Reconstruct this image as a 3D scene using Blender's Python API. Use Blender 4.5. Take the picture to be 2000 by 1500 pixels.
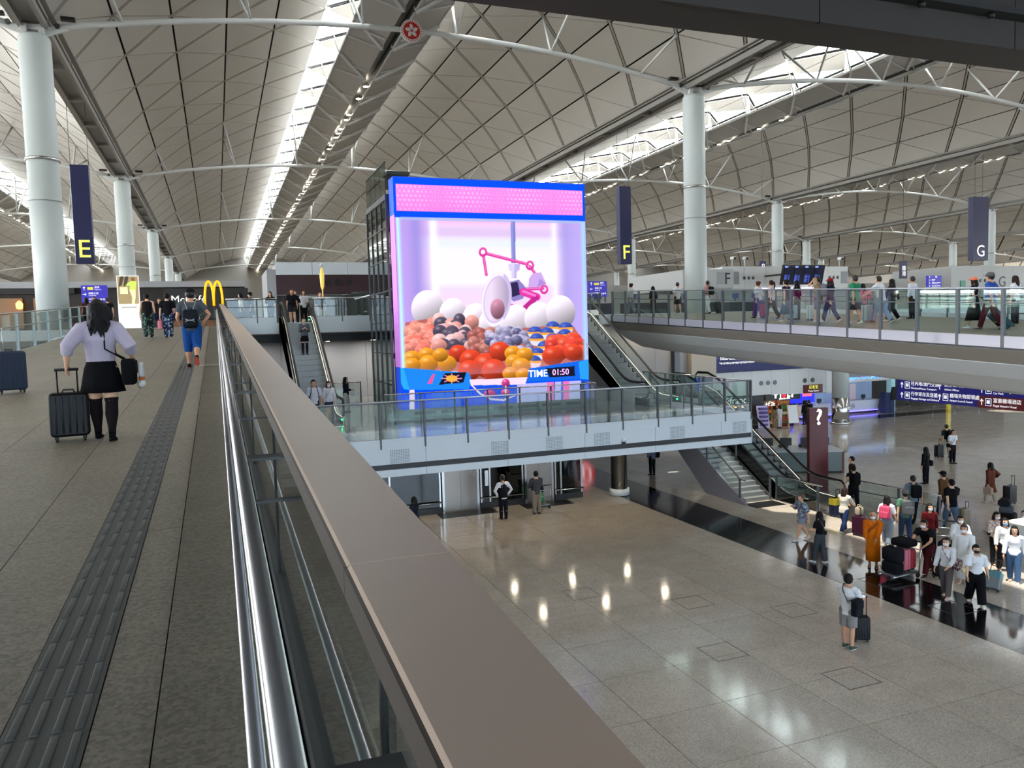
import bpy, bmesh, math, random
import numpy as np
from mathutils import Vector, Matrix

for o in list(bpy.data.objects): bpy.data.objects.remove(o, do_unlink=True)
SC = bpy.context.scene
COL = SC.collection
random.seed(7)
PI = math.pi

# ------------------------------------------------------------------ camera, world, sun, exposure
ZC = 7.45                                  # eye height above the arrivals floor
FPX = 1526.14                              # focal length in pixels of the 2000 px wide frame
YAW, PITCH, ROLL = 0.3587, 0.06928, 0.02972
def _axes():
    f = np.array([math.sin(YAW)*math.cos(PITCH), math.cos(YAW)*math.cos(PITCH), -math.sin(PITCH)])
    r = np.array([math.cos(YAW), -math.sin(YAW), 0.0]); d = np.cross(f, r)
    c, s = math.cos(ROLL), math.sin(ROLL)
    return c*r+s*d, -s*r+c*d, f
CR, CD, CF = _axes()
cam_d = bpy.data.cameras.new('camera'); cam = bpy.data.objects.new('camera', cam_d); COL.objects.link(cam)
cam_d.sensor_fit = 'HORIZONTAL'; cam_d.sensor_width = 36.0; cam_d.lens = FPX/2000*36.0
cam_d.clip_start = 0.05; cam_d.clip_end = 2000
cam.matrix_world = Matrix(((CR[0], -CD[0], -CF[0], 0), (CR[1], -CD[1], -CF[1], 0), (CR[2], -CD[2], -CF[2], ZC), (0, 0, 0, 1)))
SC.camera = cam

def ray(x, y): return CR*((x-1000)/FPX) + CD*((y-750)/FPX) + CF
def on_z(x, y, z): v = ray(x, y); t = (z-ZC)/v[2]; return (v[0]*t, v[1]*t, z)
def on_y(x, y, Y): v = ray(x, y); t = Y/v[1]; return (v[0]*t, Y, v[2]*t+ZC)
def on_x(x, y, X): v = ray(x, y); t = X/v[0]; return (X, v[1]*t, v[2]*t+ZC)
SLOPE = 0.0525
def on_ramp(x, y, z0): v = ray(x, y); t = (z0-ZC)/(v[2]-SLOPE*v[1]); return (v[0]*t, v[1]*t, v[2]*t+ZC)
L5, L6, L7 = 0.0, 4.0, 8.1                 # arrivals floor, lift platform, departures floor
RZ = 5.80                                  # level of our ramp below the camera (rises SLOPE per metre)
RZ2 = 6.12                                 # level of the second ramp on the right

world = bpy.data.worlds.new('sky'); SC.world = world; world.use_nodes = True
bg = world.node_tree.nodes['Background']; bg.inputs[0].default_value = (0.93, 0.97, 1.0, 1); bg.inputs[1].default_value = 15.5
sun_d = bpy.data.lights.new('sun', 'SUN'); sun_d.energy = 8.0; sun_d.angle = math.radians(0.6); sun_d.color = (1.0, 0.93, 0.82)
sun = bpy.data.objects.new('sun', sun_d); COL.objects.link(sun)
sun.rotation_euler = Vector((0.27, 0.06, -1.0)).to_track_quat('-Z', 'Y').to_euler()
vs = SC.view_settings; vs.view_transform = 'Standard'; vs.look = 'None'; vs.gamma = 1.0; vs.use_curve_mapping = False
vs.exposure = 0.0
SC.cycles.transparent_max_bounces = 28
SC.cycles.max_bounces = 6; SC.cycles.diffuse_bounces = 3; SC.cycles.glossy_bounces = 3; SC.cycles.transmission_bounces = 6

# ------------------------------------------------------------------ helpers
def link(o, parent=None):
    COL.objects.link(o)
    if parent is not None: o.parent = parent
    return o
def tag(o, label=None, cat=None, group=None, kind=None):
    if label: o['label'] = label
    if cat: o['category'] = cat
    if group: o['group'] = group
    if kind: o['kind'] = kind
    return o
def empty(name, loc=(0, 0, 0), rz=0.0, parent=None):
    o = bpy.data.objects.new(name, None); o.location = loc; o.rotation_euler = (0, 0, rz); o.empty_display_size = 0.2
    return link(o, parent)
def thing(name, label, cat, loc=(0, 0, 0), rz=0.0, group=None):
    return tag(empty(name, loc, rz), label, cat, group)
def obj(name, mesh, parent=None, loc=None, rot=None):
    o = bpy.data.objects.new(name, mesh)
    if loc is not None: o.location = loc
    if rot is not None: o.rotation_euler = rot
    return link(o, parent)
def copy_tree(o, parent=None):
    c = o.copy(); link(c, parent)
    for ch in list(o.children): copy_tree(ch, c)
    return c

def srgb(h):
    h = h.lstrip('#'); v = [int(h[i:i+2], 16)/255 for i in (0, 2, 4)]
    return tuple(((c+0.055)/1.055)**2.4 if c > 0.04045 else c/12.92 for c in v)
MATS = {}
def mat(name, col, rough=0.5, metal=0.0, spec=0.5, noise=0.0, nscale=8.0, bump=0.0, bscale=40.0, emit=0.0, ecol=None, coat=0.0):
    """principled material; noise varies the colour, bump gives fine relief"""
    if name in MATS: return MATS[name]
    if isinstance(col, str): col = srgb(col)
    m = bpy.data.materials.new(name); m.use_nodes = True; nt = m.node_tree; b = nt.nodes['Principled BSDF']
    b.inputs['Base Color'].default_value = (*col, 1); b.inputs['Roughness'].default_value = rough
    b.inputs['Metallic'].default_value = metal; b.inputs['Specular IOR Level'].default_value = spec
    b.inputs['Coat Weight'].default_value = coat
    tc = nt.nodes.new('ShaderNodeTexCoord')
    if noise:
        n = nt.nodes.new('ShaderNodeTexNoise'); n.inputs['Scale'].default_value = nscale; n.inputs['Detail'].default_value = 4
        nt.links.new(tc.outputs['Object'], n.inputs['Vector'])
        mx = nt.nodes.new('ShaderNodeMix'); mx.data_type = 'RGBA'
        mx.inputs['A'].default_value = (*[max(0, c*(1-noise)) for c in col], 1); mx.inputs['B'].default_value = (*[min(1, c*(1+noise)) for c in col], 1)
        nt.links.new(n.outputs['Fac'], mx.inputs['Factor']); nt.links.new(mx.outputs['Result'], b.inputs['Base Color'])
    if bump:
        n2 = nt.nodes.new('ShaderNodeTexNoise'); n2.inputs['Scale'].default_value = bscale; n2.inputs['Detail'].default_value = 3
        nt.links.new(tc.outputs['Object'], n2.inputs['Vector'])
        bp = nt.nodes.new('ShaderNodeBump'); bp.inputs['Strength'].default_value = bump; bp.inputs['Distance'].default_value = 0.01
        nt.links.new(n2.outputs['Fac'], bp.inputs['Height']); nt.links.new(bp.outputs['Normal'], b.inputs['Normal'])
    if emit:
        e = ecol if ecol is not None else col
        if isinstance(e, str): e = srgb(e)
        b.inputs['Emission Color'].default_value = (*e, 1); b.inputs['Emission Strength'].default_value = emit
    MATS[name] = m; return m
def glass(name, tint, refl=1.0, rough=0.02):
    if name in MATS: return MATS[name]
    m = bpy.data.materials.new(name); m.use_nodes = True; nt = m.node_tree; nt.nodes.clear()
    out = nt.nodes.new('ShaderNodeOutputMaterial'); mx = nt.nodes.new('ShaderNodeMixShader')
    t = nt.nodes.new('ShaderNodeBsdfTransparent'); t.inputs[0].default_value = (*tint, 1)
    g = nt.nodes.new('ShaderNodeBsdfGlossy'); g.inputs['Roughness'].default_value = rough
    lw = nt.nodes.new('ShaderNodeLayerWeight'); lw.inputs[0].default_value = 0.5
    pw = nt.nodes.new('ShaderNodeMath'); pw.operation = 'POWER'; pw.inputs[1].default_value = 4.0
    ad = nt.nodes.new('ShaderNodeMath'); ad.operation = 'MULTIPLY_ADD'; ad.inputs[1].default_value = 0.7; ad.inputs[2].default_value = 0.045
    mu = nt.nodes.new('ShaderNodeMath'); mu.operation = 'MULTIPLY'; mu.inputs[1].default_value = refl; mu.use_clamp = True
    nt.links.new(lw.outputs['Facing'], pw.inputs[0]); nt.links.new(pw.outputs[0], ad.inputs[0])
    nt.links.new(ad.outputs[0], mu.inputs[0]); nt.links.new(mu.outputs[0], mx.inputs[0])
    nt.links.new(t.outputs[0], mx.inputs[1]); nt.links.new(g.outputs[0], mx.inputs[2]); nt.links.new(mx.outputs[0], out.inputs[0])
    MATS[name] = m; return m
def granite(name, c0, c1, rough, big=0.12, coat=0.0, spec=0.5):
    """speckled stone: fine grains between two colours and slow cloudy change"""
    if name in MATS: return MATS[name]
    if isinstance(c0, str): c0 = srgb(c0)
    if isinstance(c1, str): c1 = srgb(c1)
    m = bpy.data.materials.new(name); m.use_nodes = True; nt = m.node_tree; b = nt.nodes['Principled BSDF']
    geo = nt.nodes.new('ShaderNodeNewGeometry')
    v = nt.nodes.new('ShaderNodeTexVoronoi'); v.inputs['Scale'].default_value = 55.0
    n = nt.nodes.new('ShaderNodeTexNoise'); n.inputs['Scale'].default_value = 1.3; n.inputs['Detail'].default_value = 5
    nt.links.new(geo.outputs['Position'], v.inputs['Vector']); nt.links.new(geo.outputs['Position'], n.inputs['Vector'])
    sep = nt.nodes.new('ShaderNodeSeparateColor'); nt.links.new(v.outputs['Color'], sep.inputs[0])
    mx = nt.nodes.new('ShaderNodeMix'); mx.data_type = 'RGBA'; mx.inputs['A'].default_value = (*c0, 1); mx.inputs['B'].default_value = (*c1, 1)
    nt.links.new(sep.outputs[0], mx.inputs['Factor'])
    mr = nt.nodes.new('ShaderNodeMapRange'); mr.inputs['From Min'].default_value = 0.3; mr.inputs['From Max'].default_value = 0.7
    mr.inputs['To Min'].default_value = 1-big; mr.inputs['To Max'].default_value = 1+big
    nt.links.new(n.outputs['Fac'], mr.inputs['Value'])
    oi = nt.nodes.new('ShaderNodeObjectInfo'); mr2 = nt.nodes.new('ShaderNodeMapRange')
    mr2.inputs['To Min'].default_value = 0.95; mr2.inputs['To Max'].default_value = 1.05; nt.links.new(oi.outputs['Random'], mr2.inputs['Value'])
    mm = nt.nodes.new('ShaderNodeMath'); mm.operation = 'MULTIPLY'; nt.links.new(mr.outputs[0], mm.inputs[0]); nt.links.new(mr2.outputs[0], mm.inputs[1])
    vm = nt.nodes.new('ShaderNodeVectorMath'); vm.operation = 'SCALE'
    nt.links.new(mx.outputs['Result'], vm.inputs[0]); nt.links.new(mm.outputs[0], vm.inputs['Scale']); nt.links.new(vm.outputs[0], b.inputs['Base Color'])
    b.inputs['Roughness'].default_value = rough; b.inputs['Coat Weight'].default_value = coat; b.inputs['Coat Roughness'].default_value = 0.06
    b.inputs['Specular IOR Level'].default_value = spec
    MATS[name] = m; return m

class MB:
    """collects shapes into one mesh"""
    def __init__(s): s.v = []; s.f = []; s.sm = []
    def add(s, vs, fs, smooth=False):
        k = len(s.v); s.v += [tuple(p) for p in vs]; s.f += [tuple(i+k for i in f) for f in fs]; s.sm += [smooth]*len(fs); return s
    def box(s, x0, x1, y0, y1, z0, z1):
        vs = [(x, y, z) for z in (z0, z1) for y in (y0, y1) for x in (x0, x1)]
        return s.add(vs, [(0, 2, 3, 1), (4, 5, 7, 6), (0, 1, 5, 4), (2, 6, 7, 3), (0, 4, 6, 2), (1, 3, 7, 5)])
    def cbox(s, c, d, rz=0.0):
        ca, sa = math.cos(rz), math.sin(rz); vs = []
        for z in (-1, 1):
            for y in (-1, 1):
                for x in (-1, 1):
                    a, b = x*d[0]/2, y*d[1]/2; vs.append((c[0]+a*ca-b*sa, c[1]+a*sa+b*ca, c[2]+z*d[2]/2))
        return s.add(vs, [(0, 2, 3, 1), (4, 5, 7, 6), (0, 1, 5, 4), (2, 6, 7, 3), (0, 4, 6, 2), (1, 3, 7, 5)])
    def rbox(s, c, d, r, axis=1, n=4, puff=0.0):
        """box with its four edges along `axis` rounded and both ends eased in"""
        ax = [0, 1, 2]; ax.remove(axis); u, w = ax; hu, hw, ha = d[u]/2, d[w]/2, d[axis]/2; r = min(r, hu*0.99, hw*0.99)
        def ring(t, inset):
            out = []
            for cu, cw, a0 in ((1, 1, 0), (-1, 1, PI/2), (-1, -1, PI), (1, -1, 3*PI/2)):
                for k in range(n+1):
                    a = a0+k*PI/2/n; p = [0, 0, 0]
                    p[u] = c[u]+cu*(hu-r)+math.cos(a)*max(r-inset, 0.001); p[w] = c[w]+cw*(hw-r)+math.sin(a)*max(r-inset, 0.001); p[axis] = c[axis]+t; out.append(p)
            return out
        e = min(r*0.6, ha*0.6)
        return s.loft([ring(-ha, e), ring(-ha+e*0.3, e*0.3), ring(-ha+e, 0), ring(ha-e, 0), ring(ha-e*0.3, e*0.3), ring(ha, e)], smooth=True)
    def beam(s, a, b, w, h):
        """square bar from a to b; w across, h in the up direction"""
        a, b = Vector(a), Vector(b); d = (b-a).normalized(); up = Vector((0, 0, 1)) if abs(d.z) < 0.95 else Vector((0, 1, 0))
        x = d.cross(up).normalized()*w/2; y = x.cross(d).normalized()*h/2
        vs = [p+i*x+j*y for p in (a, b) for j in (-1, 1) for i in (-1, 1)]
        return s.add(vs, [(0, 2, 3, 1), (4, 5, 7, 6), (0, 1, 5, 4), (2, 6, 7, 3), (0, 4, 6, 2), (1, 3, 7, 5)])
    def tube(s, pts, r, n=8, closed=False, caps=True, smooth=True):
        pts = [Vector(p) for p in pts]; N = len(pts); rr = r if isinstance(r, (list, tuple)) else [r]*N; rings = []; prev = None
        for i, p in enumerate(pts):
            if closed: d = pts[(i+1) % N]-pts[i-1]
            else: d = pts[min(i+1, N-1)]-pts[max(i-1, 0)]
            d.normalize()
            if prev is None:
                ref = Vector((0, 0, 1)) if abs(d.z) < 0.9 else Vector((1, 0, 0)); x = d.cross(ref).normalized()
            else:
                x = prev-d*prev.dot(d); x = x.normalized() if x.length > 1e-5 else prev
            prev = x; y = d.cross(x)
            rings.append([p+(x*math.cos(2*PI*k/n)+y*math.sin(2*PI*k/n))*rr[i] for k in range(n)])
        return s.loft(rings, closed=closed, caps=caps, smooth=smooth)
    def loft(s, rings, closed=False, caps=True, smooth=False):
        n = len(rings[0]); vs = [p for r in rings for p in r]; fs = []; N = len(rings)
        for i in range(N if closed else N-1):
            j = (i+1) % N
            for k in range(n):
                l = (k+1) % n; fs.append((i*n+k, i*n+l, j*n+l, j*n+k))
        k0 = len(s.f); s.add(vs, fs, smooth)
        if caps and not closed:
            b = len(s.v)-len(vs)
            s.f.append(tuple(b+k for k in reversed(range(n)))); s.f.append(tuple(b+(N-1)*n+k for k in range(n))); s.sm += [False, False]
        return s
    def lathe(s, prof, c=(0, 0, 0), n=20, smooth=True):
        return s.loft([[(c[0]+r*math.cos(2*PI*k/n), c[1]+r*math.sin(2*PI*k/n), c[2]+z) for k in range(n)] for r, z in prof], smooth=smooth)
    def prism(s, poly, a, b, axis):
        """extrude a 2D polygon along an axis: axis 0 -> (y,z), 1 -> (x,z), 2 -> (x,y)"""
        def P(p, t): return {0: (t, p[0], p[1]), 1: (p[0], t, p[1]), 2: (p[0], p[1], t)}[axis]
        n = len(poly); vs = [P(p, a) for p in poly]+[P(p, b) for p in poly]
        fs = [tuple(range(n)), tuple(range(2*n-1, n-1, -1))]+[(i, i+n, (i+1) % n+n, (i+1) % n) for i in range(n)]
        return s.add(vs, fs)
    def ball(s, c, r, n=10, m=7):
        r = (r, r, r) if not isinstance(r, (tuple, list)) else r
        rings = []
        for i in range(1, m):
            t = PI*i/m; rings.append([(c[0]+r[0]*math.sin(t)*math.cos(2*PI*k/n), c[1]+r[1]*math.sin(t)*math.sin(2*PI*k/n), c[2]-r[2]*math.cos(t)) for k in range(n)])
        b = len(s.v); s.loft(rings, caps=False, smooth=True)
        k = len(s.v); s.v += [(c[0], c[1], c[2]-r[2]), (c[0], c[1], c[2]+r[2])]
        for i in range(n):
            s.f += [(k, b+(i+1) % n, b+i), (k+1, k-n+i, k-n+(i+1) % n)]; s.sm += [True, True]
        return s
    def mesh(s, name, m=None):
        me = bpy.data.meshes.new(name); me.from_pydata([tuple(map(float, p)) for p in s.v], [], s.f)
        bm = bmesh.new(); bm.from_mesh(me); bmesh.ops.recalc_face_normals(bm, faces=bm.faces); bm.to_mesh(me); bm.free()
        if any(s.sm): me.polygons.foreach_set('use_smooth', s.sm)
        if m is not None: me.materials.append(m)
        return me
    def build(s, name, m, parent=None, loc=None, rot=None): return obj(name, s.mesh(name, m), parent, loc, rot)

PENDING_TEXT = []
def text(body, size, m, parent=None, name='lettering', loc=(0, 0, 0), rot=(0, 0, 0), align='CENTER', ext=0.004, bold=0.0):
    """flat lettering, turned into a mesh at the end; local x runs along the line, y up"""
    cu = bpy.data.curves.new('t', 'FONT'); cu.body = body; cu.size = size; cu.align_x = align; cu.align_y = 'CENTER'; cu.extrude = ext; cu.offset = bold; cu.resolution_u = 3
    o = obj(name, bpy.data.meshes.new(name), parent, loc, rot); PENDING_TEXT.append((o, cu, m)); return o
def finish_text():
    tmp = []
    for o, cu, m in PENDING_TEXT:
        c = bpy.data.objects.new('t', cu); COL.objects.link(c); tmp.append(c)
    dg = bpy.context.evaluated_depsgraph_get()
    for (o, cu, m), c in zip(PENDING_TEXT, tmp):
        me = bpy.data.meshes.new_from_object(c.evaluated_get(dg)); me.materials.clear(); me.materials.append(m); me.name = 'lettering'; o.data = me
    for c in tmp: bpy.data.objects.remove(c)

# ------------------------------------------------------------------ materials
M_PANEL = mat('roof_panel', '#cbc7c0', 0.36, 0.0, 0.6, noise=0.05, nscale=0.35)
M_DECK = mat('roof_deck_dark', '#1c1b1a', 0.8)
M_RIB = mat('rib_grey', '#b5afa5', 0.5)
M_WHITE = mat('white_paint', '#dcdedc', 0.4)
M_COLUMN = mat('column_paint', '#c9d1cf', 0.45, noise=0.03, nscale=0.6)
M_STEEL = mat('brushed_steel', '#c8c8c6', 0.22, 1.0)
M_STEELD = mat('dark_steel', '#5a5c5e', 0.4, 0.8)
M_POST = mat('post_grey', '#56595c', 0.45, 0.3)
M_BLACK = mat('black_plastic', '#141414', 0.5)
M_RUBBER = mat('rubber_black', '#0d0d0e', 0.45)
M_BAFFLE = mat('baffle_grey', '#bab7b3', 0.6, noise=0.05, nscale=2.0)
M_GLASS = glass('rail_glass', (0.86, 0.92, 0.90), 1.0)
M_GLASSG = glass('green_glass', (0.55, 0.66, 0.63), 1.6)
M_GLASSD = glass('dark_glass', (0.30, 0.34, 0.34), 1.5)
M_SKYGLASS = glass('skylight_glass', (0.95, 0.97, 0.97), 0.6)
M_FLOOR5 = granite('arrivals_granite', '#a0968a', '#c4b9ab', 0.10, 0.07, spec=0.6)
M_FLOOR6 = granite('platform_granite', '#6f6f6e', '#8c8b89', 0.12, 0.05, spec=0.6)
M_FLOORR = granite('ramp_granite', '#6f665a', '#8f8576', 0.5, 0.08, spec=0.4)
M_JOINT = mat('joint_dark', '#3b3732', 0.7)
M_BLACKST = granite('black_granite', '#0a0a0c', '#141417', 0.12, 0.1, spec=0.4)
M_CAP = mat('parapet_cap', '#bda693', 0.45, 0.0, noise=0.03, nscale=1.5)
M_CAPEDGE = mat('parapet_cap_edge', '#453c35', 0.5)  # dark brown puts the lip's shade into its colour; outer fascia shares it
M_TUBE = mat('tube_steel', '#c2c0c2', 0.42, 1.0)
M_PANELW = mat('white_panel', '#cfd6dc', 0.3, noise=0.02, nscale=0.7)
M_GREYW = mat('grey_wall_panel', '#9b9da0', 0.45, noise=0.02, nscale=0.5)
M_SOFFIT = mat('soffit_grey', '#cfd1d3', 0.5, noise=0.03, nscale=0.3)
M_TAN = mat('tan_panel', '#8b837b', 0.45, 0.1, noise=0.04, nscale=0.8)
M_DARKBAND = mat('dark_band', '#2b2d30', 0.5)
M_BULK = mat('bulkhead_brown', '#3a332e', 0.55, noise=0.04, nscale=0.7)
M_NAVY = mat('sign_navy', '#14184a', 0.4)
# ------------------------------------------------------------------ roof: barrel vaults of staggered triangular panels
XC0, YC0, BAY = -7.236, 42.774, 36.0        # a column stands on every point of this 36 m grid
ZV = 14.95+ZC                               # height of the valley edges
RAD, OFFS = 29.0, [17.4, 14.9, 12.2, 9.2, 6.2, 3.2, 0.0]
def vz(off): return 20.8+ZC-(RAD-math.sqrt(RAD*RAD-off*off))
ceiling = tag(empty('ceiling'), 'vaulted grey airport roof of triangular panels with skylights and white trusses', kind='structure')
V_RANGE = range(-2, 7); J0, J1 = -2, 6      # vaults across, bays along
def tri_slab(mb, P, gaps, th=0.05):
    """inset triangle P (3 Vectors) by the gap of each edge (edge i runs from vertex i to i+1) and give it a lip"""
    P = [Vector(p) for p in P]; n = (P[1]-P[0]).cross(P[2]-P[0]).normalized()
    c = (P[0]+P[1]+P[2])/3; lines = []
    for i in range(3):
        a, b = P[i], P[(i+1) % 3]; d = (b-a).normalized(); q = n.cross(d)
        if q.dot(c-a) < 0: q = -q
        lines.append((a+q*gaps[i], d, q))
    out = []
    for i in range(3):
        p0, d0, q0 = lines[i-1]; p1, d1, q1 = lines[i]
        t = (p1-p0).dot(q1)/d0.dot(q1); out.append(p0+d0*t)
    up = n if n.z > 0 else -n
    mb.add(out+[p+up*th for p in out], [(0, 1, 2), (0, 3, 4, 1), (1, 4, 5, 2), (2, 5, 3, 0)])
panels = []
rib = MB(); deckm = MB(); skyg = []
def node(xc, sgn, k, n2):                   # n2 counts half cells (3 m)
    return Vector((xc+sgn*OFFS[k], YC0+3.0*n2, vz(OFFS[k])))
camp = Vector((0, 0, ZC))
for i in V_RANGE:
    xc = XC0+18+36*i
    for sgn in (-1, 1):
        for k in range(6):
            for h in range(J0*12, J1*12):
                # triangles of strip k..k+1 ; nodes of line k have parity k
                if (h+k) % 2 == 0:           # base on line k, apex on line k+1
                    tri = (node(xc, sgn, k, h), node(xc, sgn, k, h+2), node(xc, sgn, k+1, h+1)); base = 0
                else:
                    tri = (node(xc, sgn, k+1, h), node(xc, sgn, k+1, h+2), node(xc, sgn, k, h+1)); base = 1
                if k == 5 and base == 0:
                    skyg.append(tri); continue
                # edge 0 runs along the vault; edges 1 and 2 are the two families of diagonals
                wide = [0.06, 0.135, 0.045] if base == 0 else [0.06, 0.045, 0.135]
                panels.append((((tri[0]+tri[1]+tri[2])/3-camp).length, tri, wide, i, sgn, k))
                up = Vector((0, 0, 0.22)); deckm.add([t+up for t in tri], [(0, 1, 2)])
                if base == 0:
                    a, b = tri[1], tri[2]
                    if (a-camp).length < 190: rib.beam(a+Vector((0, 0, .03)), b+Vector((0, 0, .03)), 0.12, 0.06)
def in_view(tri):
    c = (tri[0]+tri[1]+tri[2])/3-camp; z = c.dot(Vector(CF))
    if z < 1: return False
    x = 1000+FPX*c.dot(Vector(CR))/z; y = 750+FPX*c.dot(Vector(CD))/z
    return -150 < x < 2150 and -60 < y < 640
panels.sort(key=lambda t: (not in_view(t[1]), t[0]))
for d, tri, w, i, sgn, k in panels[:290]:
    mb = MB(); c = (tri[0]+tri[1]+tri[2])/3; tri_slab(mb, [t-c for t in tri], w); mb.build('roof_panel', M_PANEL, ceiling, loc=c)
mb = MB()
for d, tri, w, i, sgn, k in panels[290:]: tri_slab(mb, tri, w)
tag(mb.build('roof_panel_field', M_PANEL, ceiling), kind='stuff')
deckm.build('roof_deck', M_DECK, ceiling); rib.build('diagonal_rib_lattice', M_RIB, ceiling)
skyg.sort(key=lambda t: (not in_view(t), (t[0]-camp).length)); sk = MB()
for q, tri in enumerate(skyg):
    if q < 60:
        m1 = MB(); c = (tri[0]+tri[1]+tri[2])/3; tri_slab(m1, [t-c for t in tri], [.12, .1, .1], 0.02); m1.build('skylight_pane', M_SKYGLASS, ceiling, loc=c)
    else: tri_slab(sk, tri, [.12, .1, .1], 0.02)
tag(sk.build('skylight_pane_field', M_SKYGLASS, ceiling), kind='stuff')
# light baffle, its tubes and the lamp channel under every skylight
ZS, ZE = 17.5+ZC, 18.1+ZC
for i in V_RANGE:
    xc = XC0+18+36*i; wing = MB(); tb = MB(); ch = MB(); lamps = MB(); strip = MB()
    for n in range(J0*6, J1*6):
        ya, yb, ym = YC0+6*n, YC0+6*n+6, YC0+6*n+3
        for s in (-1, 1):
            A = (xc+s*.35, ya, ZS); B = (xc+s*.35, yb, ZS); E0 = (xc+s*2.45, ym-3, ZE); E1 = (xc+s*2.45, ym, ZE); E2 = (xc+s*2.45, ym+3, ZE)
            wing.add([A, B, E0, E1, E2], [(0, 2, 3), (0, 3, 1), (1, 3, 4)])
            tb.beam((B[0], B[1], B[2]-.08), (E1[0], E1[1], E1[2]-.10), .17, .15); tb.beam((B[0], B[1], B[2]-.06), (E2[0], E2[1], E2[2]-.06), .07, .07); tb.beam((xc+s*.5, yb-1.6, ZS-.04), (xc+s*1.7, yb-1.6, ZS+.30), .09, .09); tb.beam(E0, E2, .05, .12)
            tb.tube([(xc+s*3.2, ym, vz(3.2)-.05), (xc+s*2.45, ym, ZE-.2)], .05, 5)
            tb.tube([(xc+s*.3, ya, ZS+.05), (xc, ya, vz(0)-.1)], .07, 5)
        ch.add([(xc-.35, ya, ZS), (xc-.35, yb, ZS), (xc-.2, yb, ZS+.3), (xc-.2, ya, ZS+.3), (xc+.2, ya, ZS+.3), (xc+.2, yb, ZS+.3), (xc+.35, yb, ZS), (xc+.35, ya, ZS)],
               [(0, 1, 2, 3), (3, 2, 5, 4), (4, 5, 6, 7)])
        for q in (1.5, 3.0, 4.5):
            if n >= 2 and (n*7+int(q*2)) % 4: lamps.lathe([(.02, .2), (.17, .19), (.17, .22), (.02, .23)], (xc-.02, ya+q, ZS-.30), 10)
        strip.box(xc+.24, xc+.34, ya+.2, yb-.2, ZS-.03, ZS+.01)
    bf = wing.build('light_baffle', M_BAFFLE, ceiling); tb.build('baffle_tubes', M_WHITE, bf); ch.build('lamp_channel', M_STEELD, bf)
    lamps.build('spot_lamps', mat('spot_lamp_glow', '#fff0d8', 0.4, emit=45.0), bf); strip.build('cable_tray', M_WHITE, bf)
# valley gutters
for i in range(V_RANGE[0]+1, V_RANGE[-1]+2):
    xv = XC0+36*(i-0); vb = MB(); y0, y1 = YC0+36*J0, YC0+36*J1
    for s in (-1, 1): vb.box(xv+s*.5-.1, xv+s*.5+.1, y0, y1, ZV-.32, ZV-.02)
    vb.box(xv-.95, xv+.95, y0, y1, ZV+.12, ZV+.2)
    for n in range(J0*6, J1*6): vb.box(xv-.5, xv+.5, YC0+6*n-.14, YC0+6*n+.14, ZV-.3, ZV)
    vb.build('valley_gutter', mat('gutter_grey', '#86837d', 0.5), ceiling)
# arched trusses from column to column with V struts up to the shell
def truss(i, j):
    xa, yb = XC0+36*i, YC0+36*j; xc = xa+18; det = (0 <= i <= 1 and j <= 1)
    m = MB(); pts = []
    for q in range(25):
        u = -1+2*q/24; pts.append((xc+17.0*u, yb, 14.80+ZC+1.62*(1-u*u)))
    m.tube(pts, 0.15, 8 if det else 6)
    t = m.build('roof_truss', M_WHITE, ceiling)
    for s in (-1, 1):
        for off, k in ((14.2, 1), (8.3, 3), (2.6, 5)):
            u = off/17.0; zb = 14.80+ZC+1.62*(1-u*u)
            for dy in (-3, 3):
                w = MB(); w.tube([(xc+s*off, yb, zb), (xc+s*OFFS[k], yb+dy, vz(OFFS[k])-.05)], [.07, .085], 6); w.build('strut', M_WHITE, t)
        p = MB(); p.beam((xc+s*17.7, yb, 14.45+ZC), (xc+s*16.6, yb, 14.85+ZC), .16, .34); p.build('end_fork', M_WHITE, t)
        if j <= 2:
            p = MB(); p.tube([(xc+s*17.0, yb-.2, 14.82+ZC), (xc+s*17.0, yb+.2, 14.82+ZC)], .12, 10); p.build('pin', M_STEELD, t)
            p = MB(); p.box(xc+s*16.55-.3, xc+s*16.55+.3, yb-.15, yb+.15, 15.15+ZC, 15.3+ZC); p.build('spotlight', M_BLACK, t)
for i in V_RANGE:
    for j in range(0, J1): truss(i, j)
# columns
def column(i, j, label):
    x, y = XC0+36*i, YC0+36*j; base = L7 if j >= 0 else L5
    if i == 1 and j == 0: base = L7
    t = thing('roof_column', label, 'column', (x, y, base), group='white roof columns on a regular grid')
    top = 14.35+ZC-base; n = 28 if j == 0 else 16
    MB().lathe([(.70, 0), (.70, top*.42), (.685, top*.42), (.685, top-.25), (.63, top-.1), (.5, top)], n=n).build('shaft', M_COLUMN, t)
    MB().lathe([(.68, 7.9), (.735, 7.9), (.735, 8.03), (.68, 8.03)], n=n).build('joint_ring', M_STEEL, t)
    MB().lathe([(.69, 6.02), (.706, 6.02), (.706, 6.05), (.69, 6.05)], n=n).build('joint_seam', M_GREYW, t)
    h = MB()
    for s in (-1, 1): h.box(s*.35-.12, s*.35+.12, -.35, .35, top-.02, top+.42)
    h.box(-.55, .55, -.2, .2, top+.2, top+.45); h.build('column_head', M_WHITE, t)
names = {(0, 0): 'large white column left of the ramp, nearest the camera', (1, 0): 'tall white column right of the giant screen, behind the right bridge',
         (0, 1): 'white column behind the illuminated advertisement panel', (0, 2): 'white column beside the coffee sign, third in the left row',
         (2, 1): 'white column left of the departures display board', (3, 1): 'white column beside the hanging G sign', (2, 2): 'white column behind the hanging F sign',
         (3, 2): 'slim far white column right of the departures board', (1, 1): 'white column hidden behind the giant screen tower'}
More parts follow.
